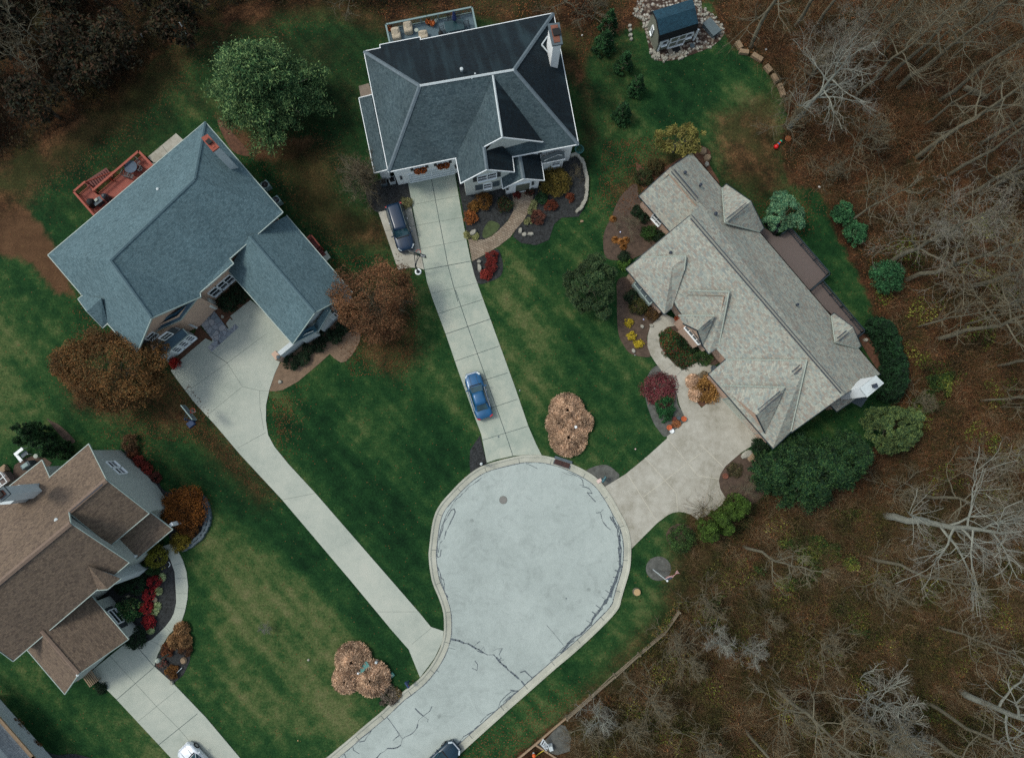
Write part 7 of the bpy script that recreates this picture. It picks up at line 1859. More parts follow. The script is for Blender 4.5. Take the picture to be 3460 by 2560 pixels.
# clipped and loose shrubs
DKG = ['0b1a10', '122415', '182c18', '1f3320']; 
SH = [
 (('B4', 1400, 1560), .75, 1.1, DKG, 'first round boxwood from the driveway curve in the tan gravel bed'), (('B4', 1540, 1508), .66, 1.0, DKG, 'second round boxwood from the driveway curve in the tan gravel bed'),
 (('B4', 1620, 1393), .55, .9, DKG, 'third round boxwood in the tan gravel bed, smallest'), (('B4', 1750, 1340), .66, 1.0, DKG, 'fourth round boxwood in the tan gravel bed'), (('B4', 1952, 1238), .72, 1.1, DKG, 'fifth round boxwood in the tan gravel bed'),
 (('B4', 1830, 1215), .7, 1.0, DKG, 'dark boxwood close to the wall behind the gravel bed'), (('B4', 2040, 1120), .7, 1.0, DKG, 'boxwood farthest from the driveway, under the autumn tree'),
 (('B4', 615, 815), .95, 1.5, DKG, 'large dark rounded bush nearer the porch of the left house'), (('B4', 755, 690), .95, 1.5, DKG, 'large dark bush in the corner beside the garage wing'),
 (('C3', 285, 640), .56, 1.0, DKG, 'round clipped bush at the wall corner of the tan house'), (('C3', 352, 700), .52, .9, DKG, 'round dark bush just below the clipped one along the wall'), (('C3', 480, 870), .6, .9, DKG, 'dark bush in the nook between two tan roof corners'),
 (('C3', 165, 1063), .55, .9, DKG, 'dark round bush above the left roof corner of the tan house'), (('C4', 1430, 1448), .8, 1.4, DKG, 'round dark bush at the garage corner by the flat stones'),
 (('K2', 1085, 1040), 1.25, 1.6, ['22391c', '304a22', '41592b', '1a3018'], 'round mid green bush on the grass left of the columnar clump'),
 (('A3', 935, 300), 1.45, 1.5, ['4a421c', '5c4f20', '6a5c28', '3d3c1c'], 'wide yellow brown bush under the bay window of the white house'),
 (('D6', 1700, 1010), 1.95, 2.0, ['5a3414', '6e4118', '7f4f1e', '4a2e14'], 'round orange bush inside the double stone border'), (('D6', 1745, 1180), 1.0, 1.2, ['4e3014', '5e3a18', '6a4620', '3e2812'], 'smaller orange brown bush below the round orange bush'), (('D6', 1668, 1318), .95, 1.0, ['5c5018', '6e601e', '7e7028', '4c4616'], 'yellow green low bush at the bottom of the stone border'),
 (('D6', 1445, 1465), 1.05, 1.2, ['4e5018', '62621e', '767428', '3c4216'], 'yellow green rounded bush by the front path of the brown-roofed house'),
 (('D7', 1112, 150), .42, .6, ['1c3316', '2a4a1e', '38582a', '1c3316'], 'small green bush left of the yellow green rounded bush'), (('D7', 1198, 180), .5, .7, ['1c3316', '24401c', '30502a', '1c3316'], 'small green bush below the yellow green rounded bush'),
 (('D7', 1000, 490), 1.1, 1.6, ['12301c', '1e4a26', '2c5a30', '5a6a40'], 'tall leafy green plant by the front wall of the brown-roofed house'), (('D7', 1050, 720), .95, 1.3, DKG, 'dark bush at the garage corner of the brown-roofed house'),
 (('D6', 1285, 575), .55, .8, ['5a1f1c', '6e2a22', '461a18', '7c342a'], 'upper dark red bush along the grey stone wall'), (('D6', 1365, 640), .55, .8, ['5a1f1c', '6e2a22', '461a18', '7c342a'], 'lower dark red bush along the grey stone wall'), (('D6', 1440, 730), .5, .7, ['3a1c18', '4a2620', '2e1814', '5a3028'], 'dull brown red bush at the lower end of the grey stone wall'),
 (('D6', 1230, 490), .5, .7, ['4a2a1a', '5a3420', '3a2216', '6a4028'], 'brown bush at the top corner of the grey stone wall'), (('D6', 1200, 400), .8, 1.0, ['3e2c1c', '4c3824', '2e2218', '584430'], 'sparse brown bush on the lawn above the grey stone wall'), (('D6', 1400, 1420), .5, .8, DKG, 'dark bush under the porch eave of the brown-roofed house'),
 (('A2', 1555, 740), .65, .8, ['6a3a1c', '7e4a24', '543018', '8e5a30'], 'orange brown leafy plant along the top driveway'), (('A2', 1700, 560), .8, .9, ['5a3a18', '4a3a1a', '6e4a20', '3c2c14'], 'brown and yellow hosta row below the white house windows'), (('A2', 1590, 620), .5, .7, ['5c401c', '6e4c22', '4a3418', '7c5a2c'], 'orange brown plant at the front corner of the white house'),
 (('A2', 1925, 600), .75, 1.0, ['1e3a22', '2c4a2a', '5a2a20', '16301c'], 'dark green bush with red leaves left of the brick path'), (('A2', 2055, 505), .35, .5, ['4a1c1c', '6a2424', '34181a', '5a2a20'], 'small red flowered bush left of the porch arch'), (('A3', 700, 412), .4, .6, ['4a1c1c', '24402a', '34181a', '5a2a20'], 'small dark red and green bush right of the porch arch'),
 (('A3', 815, 470), .6, .7, ['1e3a22', '2c4a2a', '243824', '16301c'], 'low green bush in the black bed right of the porch'), (('A3', 900, 540), .6, .6, ['4a2418', '5a2c1e', '3a1e18', '6a3826'], 'dark red low bush in the middle of the right black bed'), (('A3', 1085, 465), .4, .5, ['5a2c1c', '6a3826', '4a2418', '7a4630'], 'small rusty bush near the curved stone border'),
 (('A3', 775, 650), .72, .8, ['4a2c22', '5c342a', '3a2a20', '6a443a'], 'greyish red bush right of the brick path'), (('A3', 720, 590), .42, .4, ['6a6e4a', '7c8058', '5a5e3c', '8a8e66'], 'pale yellow green plant edging the brick path'), (('A3', 740, 530), .35, .35, ['6a6e4a', '7c8058', '5a5e3c', '8a8e66'], 'upper pale yellow green plant edging the brick path'), (('A3', 685, 690), .35, .35, ['6a6e4a', '7c8058', '5a5e3c', '8a8e66'], 'lower pale yellow green plant edging the brick path'),
 (('A2', 1785, 1165), .62, .7, ['6e2420', '562020', '86302a', '44201c'], 'upper bright red bush in the bed below the brick path'), (('A2', 1775, 1275), .58, .6, ['6e2420', '562020', '86302a', '44201c'], 'middle bright red bush in the bed below the brick path'), (('A2', 1725, 1355), .52, .6, ['86302a', '6a2420', '963a30', '4a201c'], 'lowest bright red bush in the bed below the brick path'),
 (('A2', 1525, 935), .35, .35, ['6e7048', '828456', '5a5c3a', '8e9064'], 'pale yellow green plant left of the grey boulder'), (('A2', 1605, 945), .35, .35, ['6e7048', '828456', '5a5c3a', '8e9064'], 'pale yellow green plant right of the grey boulder'), (('A2', 870, 590), .55, .5, ['6a6a4a', '5a5a3c', '4a4a34', '7c7c58'], 'pale green bush behind the dark navy people carrier'),
 (('C4', 205, 302), .4, .4, ['8a7a1c', 'a08e26', '6e6218', 'b09e34'], 'topmost of three yellow plants in the brown bed'), (('C4', 232, 426), .4, .4, ['8a7a1c', 'a08e26', '6e6218', 'b09e34'], 'middle of three yellow plants in the brown bed'), (('C4', 300, 502), .42, .4, ['8a7a1c', 'a08e26', '6e6218', 'b09e34'], 'lowest of three yellow plants in the brown bed'),
 (('C4', 500, 930), 1.6, .5, ['5e2832', '4a2a28', '6e3038', '54443c'], 'low sprawling crimson maple beside the curved path'), (('C4', 552, 1075), .95, .9, ['143a20', '1f4a28', '2a5a30', '10301a'], 'green bush below the crimson maple'), (('C4', 550, 1165), .62, .7, ['143a20', '1f4a28', '2a5a30', '10301a'], 'smaller green bush above the lower orange pot'), (('C4', 645, 1240), .4, .3, ['8a5a3a', 'a06a44', '6e4630', '5a3a28'], 'pinkish tan dry plant between the orange pots'),
 (('C4', 295, 150), .85, 1.1, ['1e2a16', '2a3318', '3a3a1e', '46401f'], 'dark olive bush under the left eave of the tan house'), (('C4', 425, 205), .75, .9, ['3a2a18', '4a3820', '2c2014', '5a4628'], 'brown olive bush beside the entrance path'), (('C4', 240, 60), .7, 1.0, DKG, 'dark bush beside the window bay of the tan house'),
 (('C4', 640, 520), 1.3, .35, ['123018', '1c4422', '26522a', '6a2a20'], 'low green ground cover plant inside the curved path'), (('C4', 570, 440), .9, .3, ['123018', '1c4422', '26522a', '6a2a20'], 'upper left green ground cover plant inside the curved path'), (('C4', 720, 640), 1.0, .3, ['16301a', '204022', '2a4a28', '5a2a20'], 'lower green ground cover plant inside the curved path'), (('C4', 900, 610), .9, .5, ['18301a', '22401f', '304a26', '40522c'], 'ground cover by the garage corner inside the curved path'), (('C4', 760, 470), 1.2, .7, ['10210f', '182e16', '22381a', '0c1a0c'], 'dark ground cover under the front window bay'),
 (('C4', 930, 920), 1.3, .9, ['6a4a24', '8a6636', '4e3418', 'a07c48'], 'dried brown hydrangea bush by the garage wall'), (('C4', 905, 800), .5, .5, ['5a5040', '6e6450', '4a4234', '7c7260'], 'small grey brown dry plant above the hydrangea'),
 (('D8', 470, 570), .6, .5, ['4a2a1a', '5c3420', '38200f', '6a4028'], 'rust brown low plant in the small bed by the driveway'), (('D8', 650, 560), .6, .5, ['3c2618', '4a3220', '2e1e12', '58402c'], 'dark brown plant at the right of the small bed'), (('D8', 515, 780), .6, .6, ['5a3a1c', '6e4a24', '4a3018', '7e5a30'], 'orange brown plant at the bottom of the small bed'), (('D8', 420, 690), .45, .4, ['4a4a44', '3a2a24', '5a5a52', '6a2a24'], 'grey and red plant at the left tip of the small bed'),
 (('K2', 1630, 330), .7, .4, ['3a3a24', '4a4630', '2c3020', '584c38'], 'low brown plant in the mulch beside the columnar evergreens'), (('L1', 860, 1075), .9, .7, ['4a423a', '5e564c', '38302a', '726a60'], 'grey brown dry shrub at the kerb below the tan grass clumps'), (('L1', 920, 1050), .5, .5, ['5a4a24', '4a4030', '6a5a30', '7c766a'], 'small yellow brown plant touching the kerb'),
 (('B1', 1360, 690), .7, .9, ['2a3a1e', '3a4422', '1c2a16', '4a5028'], 'dark olive bush seen through the deck railing corner'), (('N', 245, 215), .5, .9, ['7a1418', '96201e', '5c1014', 'a83024'], 'bright red bush at the corner between autumn tree and driveway'),
 (('C2', 1290, 440), .9, 1.2, ['1a2614', '24301a', '2e3a1e', '3a3c22'], 'dark bush beside the left roof edge of the tan house'), (('C2', 1400, 330), .8, 1.0, ['2a2c18', '3a2e1a', '223018', '463a22'], 'brown green bush on the bed above the tan roof'), (('C2', 1340, 1010), .8, 1.0, ['1e3416', '28461c', '345024', '182c14'], 'mid green bush left of the nook bush'), (('C2', 1080, 1330), .6, .6, ['2c4a1c', '3a5822', '4a662c', '24401a'], 'bright green low bush above the left roof corner'),
 (('D7', 790, 1100), .5, .5, DKG, 'dark plant under the slatted rack'), (('D7', 1075, 290), .9, .9, ['0f2014', '152c1a', '1d3820', '0b180e'], 'dark green bush in the shade of the bay window'), (('D7', 960, 300), .8, .8, ['0f2014', '152c1a', '1d3820', '0b180e'], 'dark bush next to the bay wall'), (('D7', 1120, 210), .5, .5, DKG, 'small dark bush among the front bed bushes'),
 (('D7', 120, 1400), .6, .5, ['4a3a24', '5c4a30', '3a2c1c', '6e5a3c'], 'dry brown grass clump highest along the corner house bed'), (('D7', 165, 1470), .55, .5, ['4a3a24', '5c4a30', '3a2c1c', '6e5a3c'], 'dry brown grass clump in the middle of the corner house bed'), (('D7', 265, 1575), .6, .5, ['54381e', '6a4826', '42301c', '7a5a34'], 'dry orange brown clump lowest in the corner house bed'),
]
for i, (c, r, h, hx, lb) in enumerate(SH):
    loose = hx is not DKG and 'round' not in lb
    shrub(c, r, h, hx, lb,  n=int(800+1500*r*r) if r < 1.2 else int(1900*r*r), leaf=.075+.025*r, seed=i, rag=.22 if loose else .06, spread=.42 if r < .6 else .33)
for i, (u, v, lb) in enumerate(((1210, 272, 'topmost of four dark red round bushes in the black front bed'), (1165, 368, 'second from the top of four dark red round bushes'), (1150, 470, 'third from the top of four dark red round bushes'), (1165, 585, 'lowest and brightest of four dark red round bushes'))):
    shrub(('D7', u, v), .62, .8, ['5a1016', '74181e', '420c12', '8a2426'], lb, n=900, leaf=.11, seed=200+i, group='dark red round bushes in a line')
# ornamental grasses: arching blades
def grass_clump(q, u, v, r, h, hexes, label, n=900, seed=0, wdt=.05, group=None, name='ornamental_grass', plume=0.0, ctr=0.15):
    c = P(q, u, v, h*.4); rs = np.random.RandomState(seed); Z = thing(name, (c.x, c.y, 0), label, 'ornamental grass', group)
    a = rs.uniform(0, 2*math.pi, n); rr_ = r*(ctr+(1-ctr)*rs.uniform(0, 1, n)**.6); b = rs.uniform(0, .35, n)
    p0 = np.stack([np.cos(a)*rr_*b, np.sin(a)*rr_*b, np.zeros(n)], 1); hh = h*(1-.55*(rr_/r)**2)*rs.uniform(.8, 1.1, n)
    p1 = np.stack([np.cos(a)*rr_*.62, np.sin(a)*rr_*.62, hh], 1); p2 = np.stack([np.cos(a)*rr_*1.05, np.sin(a)*rr_*1.05, hh*rs.uniform(.45, .85, n)], 1)
    V1, F1 = twigs_np(p0, p1, np.full(n, wdt*.5)); V2, F2 = twigs_np(p1, p2, np.full(n, wdt))
    V = np.concatenate([V1, V2]); F = np.concatenate([F1, F2+len(V1)])
    if plume:
        Vc, Fc = cards(np.concatenate([p1*.5+p2*.5, p2, p1]), plume, rs, .3, 2.6); F = np.concatenate([F, Fc+len(V)]); V = np.concatenate([V, Vc])
    k = 'grass_'+hexes[0]
    mm = bpy.data.materials.get(k) or leafmat(k, hexes, 1.0)
    np_mesh('blades', V, F, mm, Z)
    return Z
TAN = ['8f7560', 'b5977c', 'cdb198', '735a48']
def big_clump(q, blobs, label, seed):
    Zs = None
    for i, (u, v, r, h) in enumerate(blobs):
        lb = label[i]
        grass_clump(q, u, v, r, h, TAN, lb, n=int(1700*r), seed=seed+i, wdt=.028, plume=.1, group='tan ornamental grass clumps')
big_clump('M', [(1555, 1120, 1.75, 1.5), (1480, 1240, 1.3, 1.3), (1690, 1230, 1.25, 1.3), (1570, 1370, 1.9, 1.4)], ['upper part of the big tan grass group left of the tan driveway', 'left clump of the big tan grass group', 'right clump of the big tan grass group', 'bottom and widest clump of the big tan grass group'], 300)
big_clump('L1', [(530, 745, 1.75, 1.4), (465, 925, 1.35, 1.3), (705, 915, 1.75, 1.4)], ['upper left tan grass clump beside the green transformer box', 'lower left tan grass clump of three', 'lower right tan grass clump of three'], 320)
big_clump('C4', [(805, 850, .75, .9), (830, 965, .75, .9)], ['upper tan grass clump beside the dried hydrangea', 'lower tan grass clump beside the dried hydrangea'], 330)
for i, (u, v, r_, lb) in enumerate(((1425, 645, .8, 'smaller orange tan grass clump at the top of the small driveway bed'), (1375, 735, .8, 'left tan grass clump in the small driveway bed'), (1450, 735, .75, 'right tan grass clump in the small driveway bed'))):
    grass_clump('D7', u, v, r_, .9, ['6e5238', '8a6a48', 'a0805a', '523c28'], lb, n=600, seed=340+i, wdt=.03, plume=.08)
for i, (u, v, lb) in enumerate(((1272, 232, 'topmost pale green grass tuft in the black front bed'), (1245, 340, 'second pale green grass tuft from the top in the black front bed'), (1235, 460, 'third pale green grass tuft from the top in the black front bed'), (1215, 500, 'fourth pale green grass tuft, touching the third'), (1182, 648, 'lowest pale green grass tuft in the black front bed'))):
    grass_clump('D7', u, v, .45, .5, ['8a9a6a', 'a0ae80', '6e7e52', 'b4be94'], lb, n=260, seed=350+i, wdt=.022, group='pale green grass tufts')
for i, (u, v, lb) in enumerate(((985, 1080, 'left orange dry tuft below the grey bare shrub'), (1045, 1100, 'middle orange dry tuft below the grey bare shrub'), (1100, 1085, 'right orange dry tuft below the grey bare shrub'), (1070, 1150, 'lowest orange dry tuft below the grey bare shrub'), (965, 870, 'orange dry tuft at the left edge of the brown bed'))):
    grass_clump('C2', u, v, .42, .4, ['7a5228', '946636', '5e3e1e', 'a87a46'], lb, n=200, seed=360+i, wdt=.025)

# hanging baskets in the window boxes of the white house
for i, (u, v, lb) in enumerate(((618, 1365, 'left orange flower ball of the left window box'), (660, 1357, 'right orange flower ball of the left window box'), (800, 1325, 'left orange flower ball of the right window box'), (842, 1318, 'right orange flower ball of the right window box'))):
    p = P('A', u, v, 3.1); Z = thing('flower_ball', p, lb, 'flowers', 'orange flower balls in the window boxes'); tuft(Z, 'blossoms', .42, .42, 420, lm('8a4a22'), seed=i, size=.1)
for u, v, lb in ((1012, 500-0, 'x'),): pass
p = P('E4', 735, 1480-1480, 0)
# bare trees with traced feet
bare_tree('dense', P('F', 806, 408), 'bare grey spreading tree at the left corner of the white house', .4, 1.0)
bare_tree('dense', P('F', 845, 660), 'bare grey twigs of the half bare tree right of the autumn leaves', 1.9, .95)
bare_tree('bush', P('C2', 1110, 960), 'pale bare shrub in the brown bed left of the tan house', 2.4, .5)
bare_tree('bushp', P('F', 585, 1366), 'tiny bare sapling alone on the lower left lawn', .3, .3)
bare_tree('bush', P('A3', 1130, 250), 'bare thin shrub inside the curved stone border', 1.2, .36)
bare_tree('bush', P('K2', 1700, 520), 'bare brown shrub on the mulch beside the widest evergreen', 3.2, .5)
T = [('pale', 'W3', 1010, 1280, 1.15, 'large pale tree leaning out to the right, second lowest big crown at the right edge', 0.2),
     ('pale', 'W1', 250, 1020, .85, 'pale forked tree with white limbs above the toy balls', 1.1), ('tall2', 'W3', 1240, 1108, .85, 'slim pale trunk just above the largest pale tree at the right', 2.2),
     ('fall', 'W2', 960, 790, 1.1, 'broad pale tree rising above the largest round green bush', 2.9), ('tall', 'W2', 1110, 950, 1.1, 'thick pale trunk beside the largest round green bush', .7),
     ('tall2', 'W1', 1270, 1255, 1.15, 'long grey trunk running to the right edge above the fallen log', 1.6), ('pole', 'W1', 1530, 1390, 1.0, 'straight dark trunk with a dark root hole', 2.6), ('pole', 'W1', 1335, 990, .7, 'thin straight trunk ending near the fallen log', .1),
     ('tall', 'S', 1385, 375, 1.0, 'thick grey trunk nearest the garden shed', 3.3), ('tall2', 'W1', 300, 210, 1.0, 'trunk rising from the dark bush heap at the top', .9), ('pole', 'W1', 470, 215, .95, 'second trunk rising beside the dark bush heap at the top', 4.4),
     ('slim', 'W1', 550, 560, 1.1, 'slender grey tree on the leaves right of the stone blocks', 5.0), ('pole', 'W1', 850, 420, 1.0, 'long straight trunk in the upper wood, left of centre', 2.0), ('pole', 'W1', 1020, 640, 1.1, 'long straight trunk in the upper wood with pale side limb', 2.9),
     ('tall', 'W1', 1120, 700, 1.1, 'dark long trunk in the upper wood crossing behind the pale limb', 1.2), ('pole', 'W1', 1450, 800, 1.15, 'very long trunk running towards the top right corner', .5), ('slim', 'W1', 950, 475, .9, 'very thin trunk in the upper wood', 3.7),
     ('slim', 'W1', 1745, 830, 1.1, 'thin trunk crossing the end of the fallen log', 4.6), ('slim', 'W2', 560, 420, 1.0, 'twisted slim tree between the two blue green pine bushes', 2.3), ('slim', 'W2', 1215, 1385, 1.0, 'slim trunk on the red leaves right of the hedge', 1.4),
     ('tall2', 'W2', 1400, 1500, 1.1, 'grey trunk right of the hedge running to the right edge', .3), ('fall', 'W2', 1690, 1010, 1.1, 'spreading grey tree at the middle of the right edge', 5.5), ('slim', 'W2', 1650, 1365, 1.0, 'dim slim trunk above the grey trunk right of the hedge', 2.0),
     ('slim', 'W3', 1590, 820, 1.0, 'slim dim tree at the right edge beside the reddish thicket', 4.0), ('slim', 'W3', 1780, 360, 1.0, 'thin pale branch tree near the right edge', .9), ('slim', 'W3', 1100, 1365, .6, 'thin short trunk just below the largest pale tree foot', 1.0),
     ('bush', 'W3', 1070, 1060, 1.0, 'bare spreading shrub right of the widest evergreen', .2), ('tall2', 'W4', 345, 1020, .95, 'grey trunk leaning down in the lower thicket', 3.0), ('tall', 'W4', 895, 1175, .95, 'brown trunk leading down to the pale brushy crown at the bottom', 4.1),
     ('bushp', 'W4', 1010, 1020, 1.6, 'pale brushy sapling clump at the bottom', 2.1), ('pale', 'W4', 1745, 1055, 1.0, 'thick trunk leading to the lower right corner', 1.7), ('tall', 'W4', 1465, 1375, .9, 'dark trunk at the bottom right running down', .6), ('slim', 'W4', 1565, 560, 1.1, 'slim trunk crossing the lower right thicket', 2.5),
     ('fall', 'W1', 1900, 1480, 1.1, 'pale twiggy tree at the upper right edge', 3.9), ('fall', 'W1', 1650, 1560, .9, 'dim twiggy tree left of the pale one at the upper right edge', .4),
     ('bushp', 'F', 1925, 1580, 1.2, 'pale bare shrub crown at the bottom edge', 1.0), ('bush', 'F', 1690, 1520, 1.3, 'grey bare shrub low in the thicket', 2.0), ('bush', 'F', 1775, 1400, 1.1, 'brown bare shrub in the middle of the thicket', 4.2), ('bush', 'F', 1900, 1270, 1.2, 'bare shrub right of the green ivy patch', 5.2),
     ('bushp', 'L2', 860, 1190, .9, 'pale bushy shrub behind the middle of the split rail fence', .7), ('bush', 'L2', 1330, 1030, 1.1, 'grey shrub right of the split rail fence middle', 1.9), ('bush', 'L2', 1110, 1290, 1.0, 'brownish grey shrub below the split rail fence', 3.1), ('bush', 'L2', 1560, 560, .9, 'grey twiggy shrub at the upper part of the split rail fence', 4.4),
     ('bush', 'L2', 1850, 190, .9, 'bare shrub beyond the top end of the split rail fence', 5.1), ('bushp', 'L2', 1930, 500, .9, 'pale grey round bare shrub in the thicket', .3), ('bush', 'L2', 1680, 690, .9, 'arching bare shrub right of the fence', 1.5), ('bush', 'L2', 1780, 1420, 1.1, 'spreading bare shrub near the orange marker', 2.2), ('bush', 'L2', 760, 1330, .8, 'small bare shrub at the lower fence end', 2.8),
     ('slim', 'F', 790, -25, 1.0, 'bare tree at the top edge above the pine tree', .1), ('bush', 'F', 1232, 10, 1.0, 'bare shrub right of the white house chimney at the top edge', 1.2), ('bush', 'F', 1290, 45, .8, 'small dark bare shrub above the first conifer', 3.0), ('bush', 'F', 770, 5, .9, 'bare shrub at the top edge left of the grey deck', 4.0),
     ('tall2', 'W1', 700, 520, .8, 'grey brushy tree right of the stone blocks', .6), ('fall', 'W1', 420, 620, .7, 'pale brushy tree above the forked white limbed tree', 2.4), ('bush', 'W1', 330, 700, 1.2, 'grey brushy thicket beside the last stone block', 3.4), ('bush', 'W1', 200, 1010, 1.0, 'grey brushy shrub on the tan grass edge', .9), ('bush', 'W1', 740, 1180, 1.2, 'grey brushy shrub below the forked white limbed tree', 1.8)]
for k, q, u, v, s_, lb, rz_ in T:
    bare_tree(k, P(q, u, v), lb, rz_, s_)
# further trees of the right-hand wood and of the dark wood at the upper left
rs = np.random.RandomState(77)
def inside(polys, p): 
    return any(poly_sdf(np.array([p.x]), np.array([p.y]), [P('F', u, v) for u, v in pl])[0] > 1.0 for pl in polys)
cnt = 0
side = ['in the upper wood', 'at the right edge', 'in the lower thicket']
while cnt < 34:
    u, v = rs.uniform(1600, 2330), rs.uniform(-60, 1720); p = P('F', u, v)
    if not inside(WOODS[1:2], p) or (u < 1750 and v < 1100): continue
    if any((o.location-p).length < 2.4 for o in C.objects if o.parent is None and o.name.startswith('bare_')): continue
    k = ['slim', 'bush', 'pole', 'bush', 'tall2', 'bushp'][cnt % 6]
    nm = {'slim': 'slender bare tree', 'bush': 'low grey brown bare shrub', 'pole': 'straight thin bare trunk', 'tall2': 'tall bare grey tree', 'bushp': 'pale low bare shrub'}[k]
    where = 'upper' if v < 550 else 'middle' if v < 1100 else 'lower'
    bare_tree(k, p, f'{nm} among others in the {where} part of the right-hand wood', rs.uniform(0, 6.28), rs.uniform(.7, 1.1)*(.75 if k == 'bush' else 1), f'{nm}s in the {where} right-hand wood')
    cnt += 1
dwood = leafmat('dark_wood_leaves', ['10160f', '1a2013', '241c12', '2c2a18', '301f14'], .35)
cnt = 0
while cnt < 26:
    u, v = rs.uniform(-120, 420), rs.uniform(-120, 330); p = P('F', u, v)
    if not inside(WOODS[2:3], p) or v > 250-.55*u+20: continue
    if cnt % 3 == 0: bare_tree('slim', p, 'slender bare tree in the dark wood at the upper left', rs.uniform(0, 6), rs.uniform(.7, 1.0), 'slender bare trees in the dark upper left wood')
    else:
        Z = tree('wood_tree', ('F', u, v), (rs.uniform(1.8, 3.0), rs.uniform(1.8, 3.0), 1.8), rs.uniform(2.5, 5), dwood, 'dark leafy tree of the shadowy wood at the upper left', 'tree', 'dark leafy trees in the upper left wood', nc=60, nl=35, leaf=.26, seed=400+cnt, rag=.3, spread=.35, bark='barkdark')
    cnt += 1
# fallen logs
for (a, b, r_, lb) in ((('W1', 1650, 700), ('W1', 1830, 780), .32, 'grey fallen log crossing the upper wood'), (('W1', 1380, 1060), ('W1', 1500, 1095), .18, 'dark fallen log in the upper wood below the thin trunk')):
    p0, p1 = P(*a, r_), P(*b, r_); mb = MB(); mb.tube([p0, p0.lerp(p1, .5)+Vector((0, .1, 0)), p1], [r_, r_*.9, r_*.75], 9); tag(mb.build('fallen_log', M['bark']), lb, 'log')

# undergrowth nobody could count: twiggy brush, leaf litter and creepers
def scatter(polys, n, seed, umin, umax, vmin, vmax, test=None):
    r = np.random.RandomState(seed); out = []
    while sum(len(o) for o in out) < n:
        u = r.uniform(umin, umax, n); v = r.uniform(vmin, vmax, n)
        A_, B_, D_ = P('F', umin, vmin), P('F', umax, vmin), P('F', umin, vmax); E_ = P('F', umax, vmax)
        s = (u-umin)/(umax-umin); t = (v-vmin)/(vmax-vmin)
        X = (A_.x*(1-s)+B_.x*s)*(1-t)+(D_.x*(1-s)+E_.x*s)*t; Y = (A_.y*(1-s)+B_.y*s)*(1-t)+(D_.y*(1-s)+E_.y*s)*t
        k = np.zeros(n, bool)
        for pl in polys: k |= poly_sdf(X, Y, [P('F', a, b) for a, b in pl]) > .4
        if test is not None: k &= test(X, Y)
        out.append(np.stack([X[k], Y[k], X[k]*0], 1))
    return np.concatenate(out)[:n]
rs = np.random.RandomState(5)
def brush(name, c, per, L, mat, seed, zup=.8, w=.014):
    r = np.random.RandomState(seed); n = len(c)
    p0 = np.repeat(c, per, 0); d = r.normal(size=(n*per, 3)); d[:, 2] = np.abs(d[:, 2])*zup+.1; d /= np.linalg.norm(d, axis=1)[:, None]
    L_ = (L*r.uniform(.4, 1.2, n*per))[:, None]; p1 = p0+d*L_
    d2 = d+r.normal(size=d.shape)*.5; d2[:, 2] *= .5; p2 = p1+d2*L_*.6; d3 = d+r.normal(size=d.shape)*.8; p3 = p1+d3*L_*.45
    a = twigs_np(p0, p1, np.full(n*per, w)); b = twigs_np(p1, p2, np.full(n*per, w*.7)); c3 = twigs_np(p1, p3, np.full(n*per, w*.6))
    V = np.concatenate([a[0], b[0], c3[0]]); F = np.concatenate([a[1], b[1]+len(a[0]), c3[1]+len(a[0])+len(b[0])])
    return tag(np_mesh(name, V, F, mat), kind='stuff')
RW = WOODS[1:2]
brush('brush', scatter(RW, 3600, 1, 1560, 2380, -60, 1730), 4, 1.1, leafmat('brush_twigs', ['382c20', '4e4030', '5e4e3c', '443824'], .3), 11)
brush('brush', scatter(RW, 1500, 2, 1250, 2380, 1000, 1730), 7, 1.5, leafmat('brush_twigs_grey', ['4a4030', '5a4e3c', '3c3222', '665a46'], .25), 12)
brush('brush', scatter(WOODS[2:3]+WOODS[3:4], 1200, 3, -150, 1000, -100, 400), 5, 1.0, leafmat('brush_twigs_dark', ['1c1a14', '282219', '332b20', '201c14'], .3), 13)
def patchmat(name, hexes, scale=.35):
    t = NT(name); n = t.noise(scale, 3, .6); r = t.n('NewGeometry').outputs['Random Per Island']; k = len(hexes)
    fac = t.math('ADD', t.math('MULTIPLY', t.math('SUBTRACT', n, .5), 2.4), t.math('ADD', t.math('MULTIPLY', r, .5), .25))
    col = t.ramp(fac, [((i+.5)/k, lin(h)) for i, h in enumerate(hexes)])
    return t.done(t.mix(1.0, col, t.ramp(t.math('FRACT', t.math('MULTIPLY', r, 7.3)), [(0, .45), (1, 1.6)]), 'MULTIPLY'), .85, 0, .2)
brush('brush', scatter(RW, 1500, 41, 1480, 2380, -60, 1730), 26, 1.5, patchmat('cane_thicket', ['2c291c', '6a583e', '54402c', '7e5236', '80755c']), 14, .9, .011)
brush('brush', scatter([[(1500, 1100), (2330, 1080), (2330, 1720), (1260, 1720), (1240, 1600), (1470, 1360)]], 1300, 42, 1240, 2380, 1070, 1730), 26, 1.7, patchmat('cane_thicket_low', ['2a2e18', '5e5a34', '3a3020', '705840', '84785e']), 15, .9, .011)
def leafscatter(name, c, size, hexes, seed, zmax=.12, scale=.3):
    r = np.random.RandomState(seed); c = c.copy(); c[:, 2] = r.uniform(.03, zmax, len(c)); V, F = cards(c, size, r, 2.5, 1.3)
    return tag(np_mesh(name, V, F, leafmat(name+'_m%d' % seed, hexes, scale)), kind='stuff')
leafscatter('fallen_leaves', scatter(RW, 42000, 21, 1540, 2380, -60, 1730), .12, ['4a2a18', '6a4028', '7e5032', '8e6644', '34221a'], 1)
leafscatter('fallen_leaves', scatter(WOODS[:1]+WOODS[3:4], 7000, 22, 680, 1480, -60, 240), .11, ['3a2418', '5a3a26', '74502f', '6a3a1e', '2a1c12'], 2)
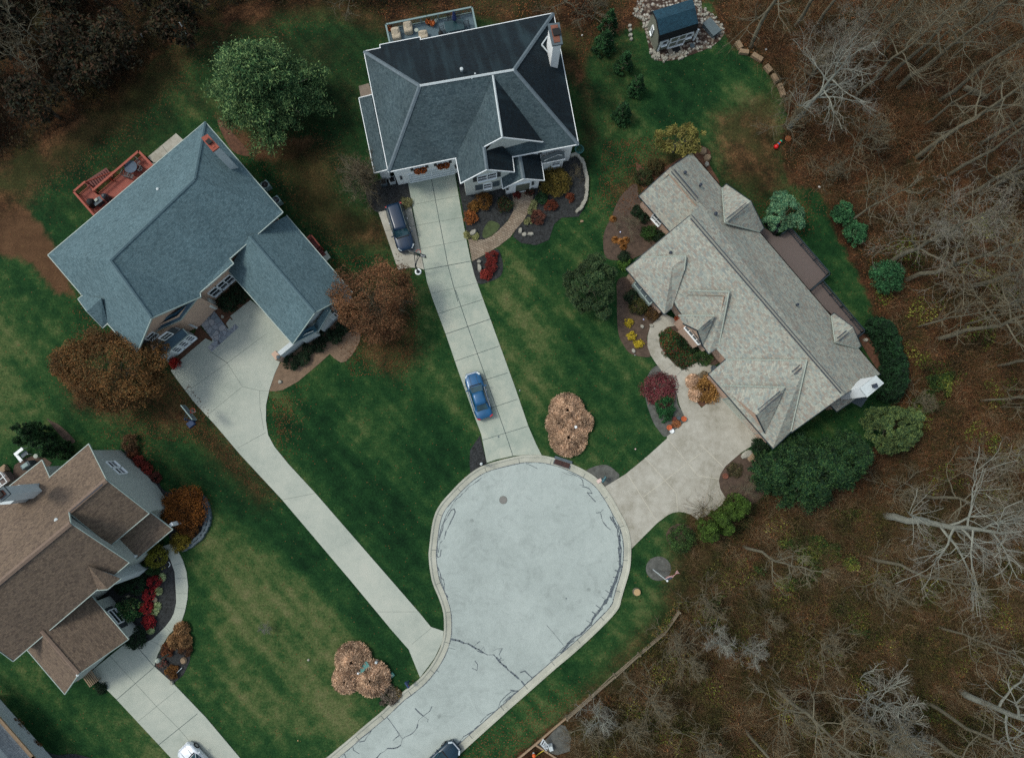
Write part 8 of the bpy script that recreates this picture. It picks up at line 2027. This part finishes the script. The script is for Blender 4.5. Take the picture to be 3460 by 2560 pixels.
lf = [[(200, 860), (420, 830), (470, 900), (440, 980), (300, 960)], [(700, 560), (880, 540), (920, 700), (900, 820), (760, 830), (700, 700)], [(583, 862), (640, 855), (650, 900), (600, 1000)], [(1310, 300), (1420, 290), (1490, 400), (1360, 480), (1290, 430)], [(1600, 420), (1780, 430), (1760, 520), (1660, 500)], [(400, 820), (460, 920), (600, 1090), (560, 1090), (420, 960)]]
leafscatter('fallen_leaves', scatter(lf, 7000, 23, 180, 1800, 260, 1100), .1, ['4a2c18', '5e3820', '54321e', '6a482a', '382214'], 3)
ivy = [[(1660, 1170), (1820, 1150), (1870, 1230), (1800, 1300), (1700, 1290), (1620, 1240)], [(1790, 1350), (1900, 1360), (1880, 1440), (1780, 1420)], [(1980, 820), (2080, 800), (2060, 900), (1970, 920)], [(1540, 1280), (1620, 1290), (1600, 1340), (1520, 1330)]]
def creeper(name, polys, n, h, size, hexes, seed, box, thr=-9):
    c = scatter(polys, n, seed, *box, test=lambda X, Y: (np.sin(X*.9+np.sin(Y*.7)*1.5)+np.sin(Y*1.1+X*.4)+np.sin(X*2.3-Y*1.9)*.5) > thr); r = np.random.RandomState(seed)
    c[:, 2] = h*(np.sin(c[:, 0]*1.3)*np.cos(c[:, 1]*1.1)*.4+.6)*r.uniform(.3, 1, n); V, F = cards(c, size, r, .8, 1.5)
    return tag(np_mesh(name, V, F, patchmat(name+'_m%d' % seed, hexes)), kind='stuff')
creeper('creepers', ivy, 12000, 2.0, .13, ['1c2c14', '2a401c', '3a4e22', '656a2c'], 31, (1500, 2100, 780, 1460), -.2)
und = [[(1500, 1250), (1700, 1100), (2330, 1100), (2330, 1720), (1300, 1720), (1260, 1580)]]
creeper('creepers', und, 60000, 1.6, .12, ['20240f', '3c441e', '5e5a2c', '664a2c', '33281a', '70482c'], 32, (1250, 2340, 1090, 1725), -.6)
creeper('creepers', und+[[(1880, 560), (2330, 300), (2330, 1100), (1960, 1100)]], 22000, 1.7, .12, ['20340f', '40581c', '66702a', '8a8a40'], 35, (1250, 2340, 290, 1725), .7)
creeper('creepers', [[(1880, 560), (2330, 300), (2330, 1100), (1960, 1100)]], 24000, .7, .11, ['2a2416', '3a3a1c', '4e4a24', '5a3c24', '3a281a'], 33, (1860, 2340, 290, 1105))
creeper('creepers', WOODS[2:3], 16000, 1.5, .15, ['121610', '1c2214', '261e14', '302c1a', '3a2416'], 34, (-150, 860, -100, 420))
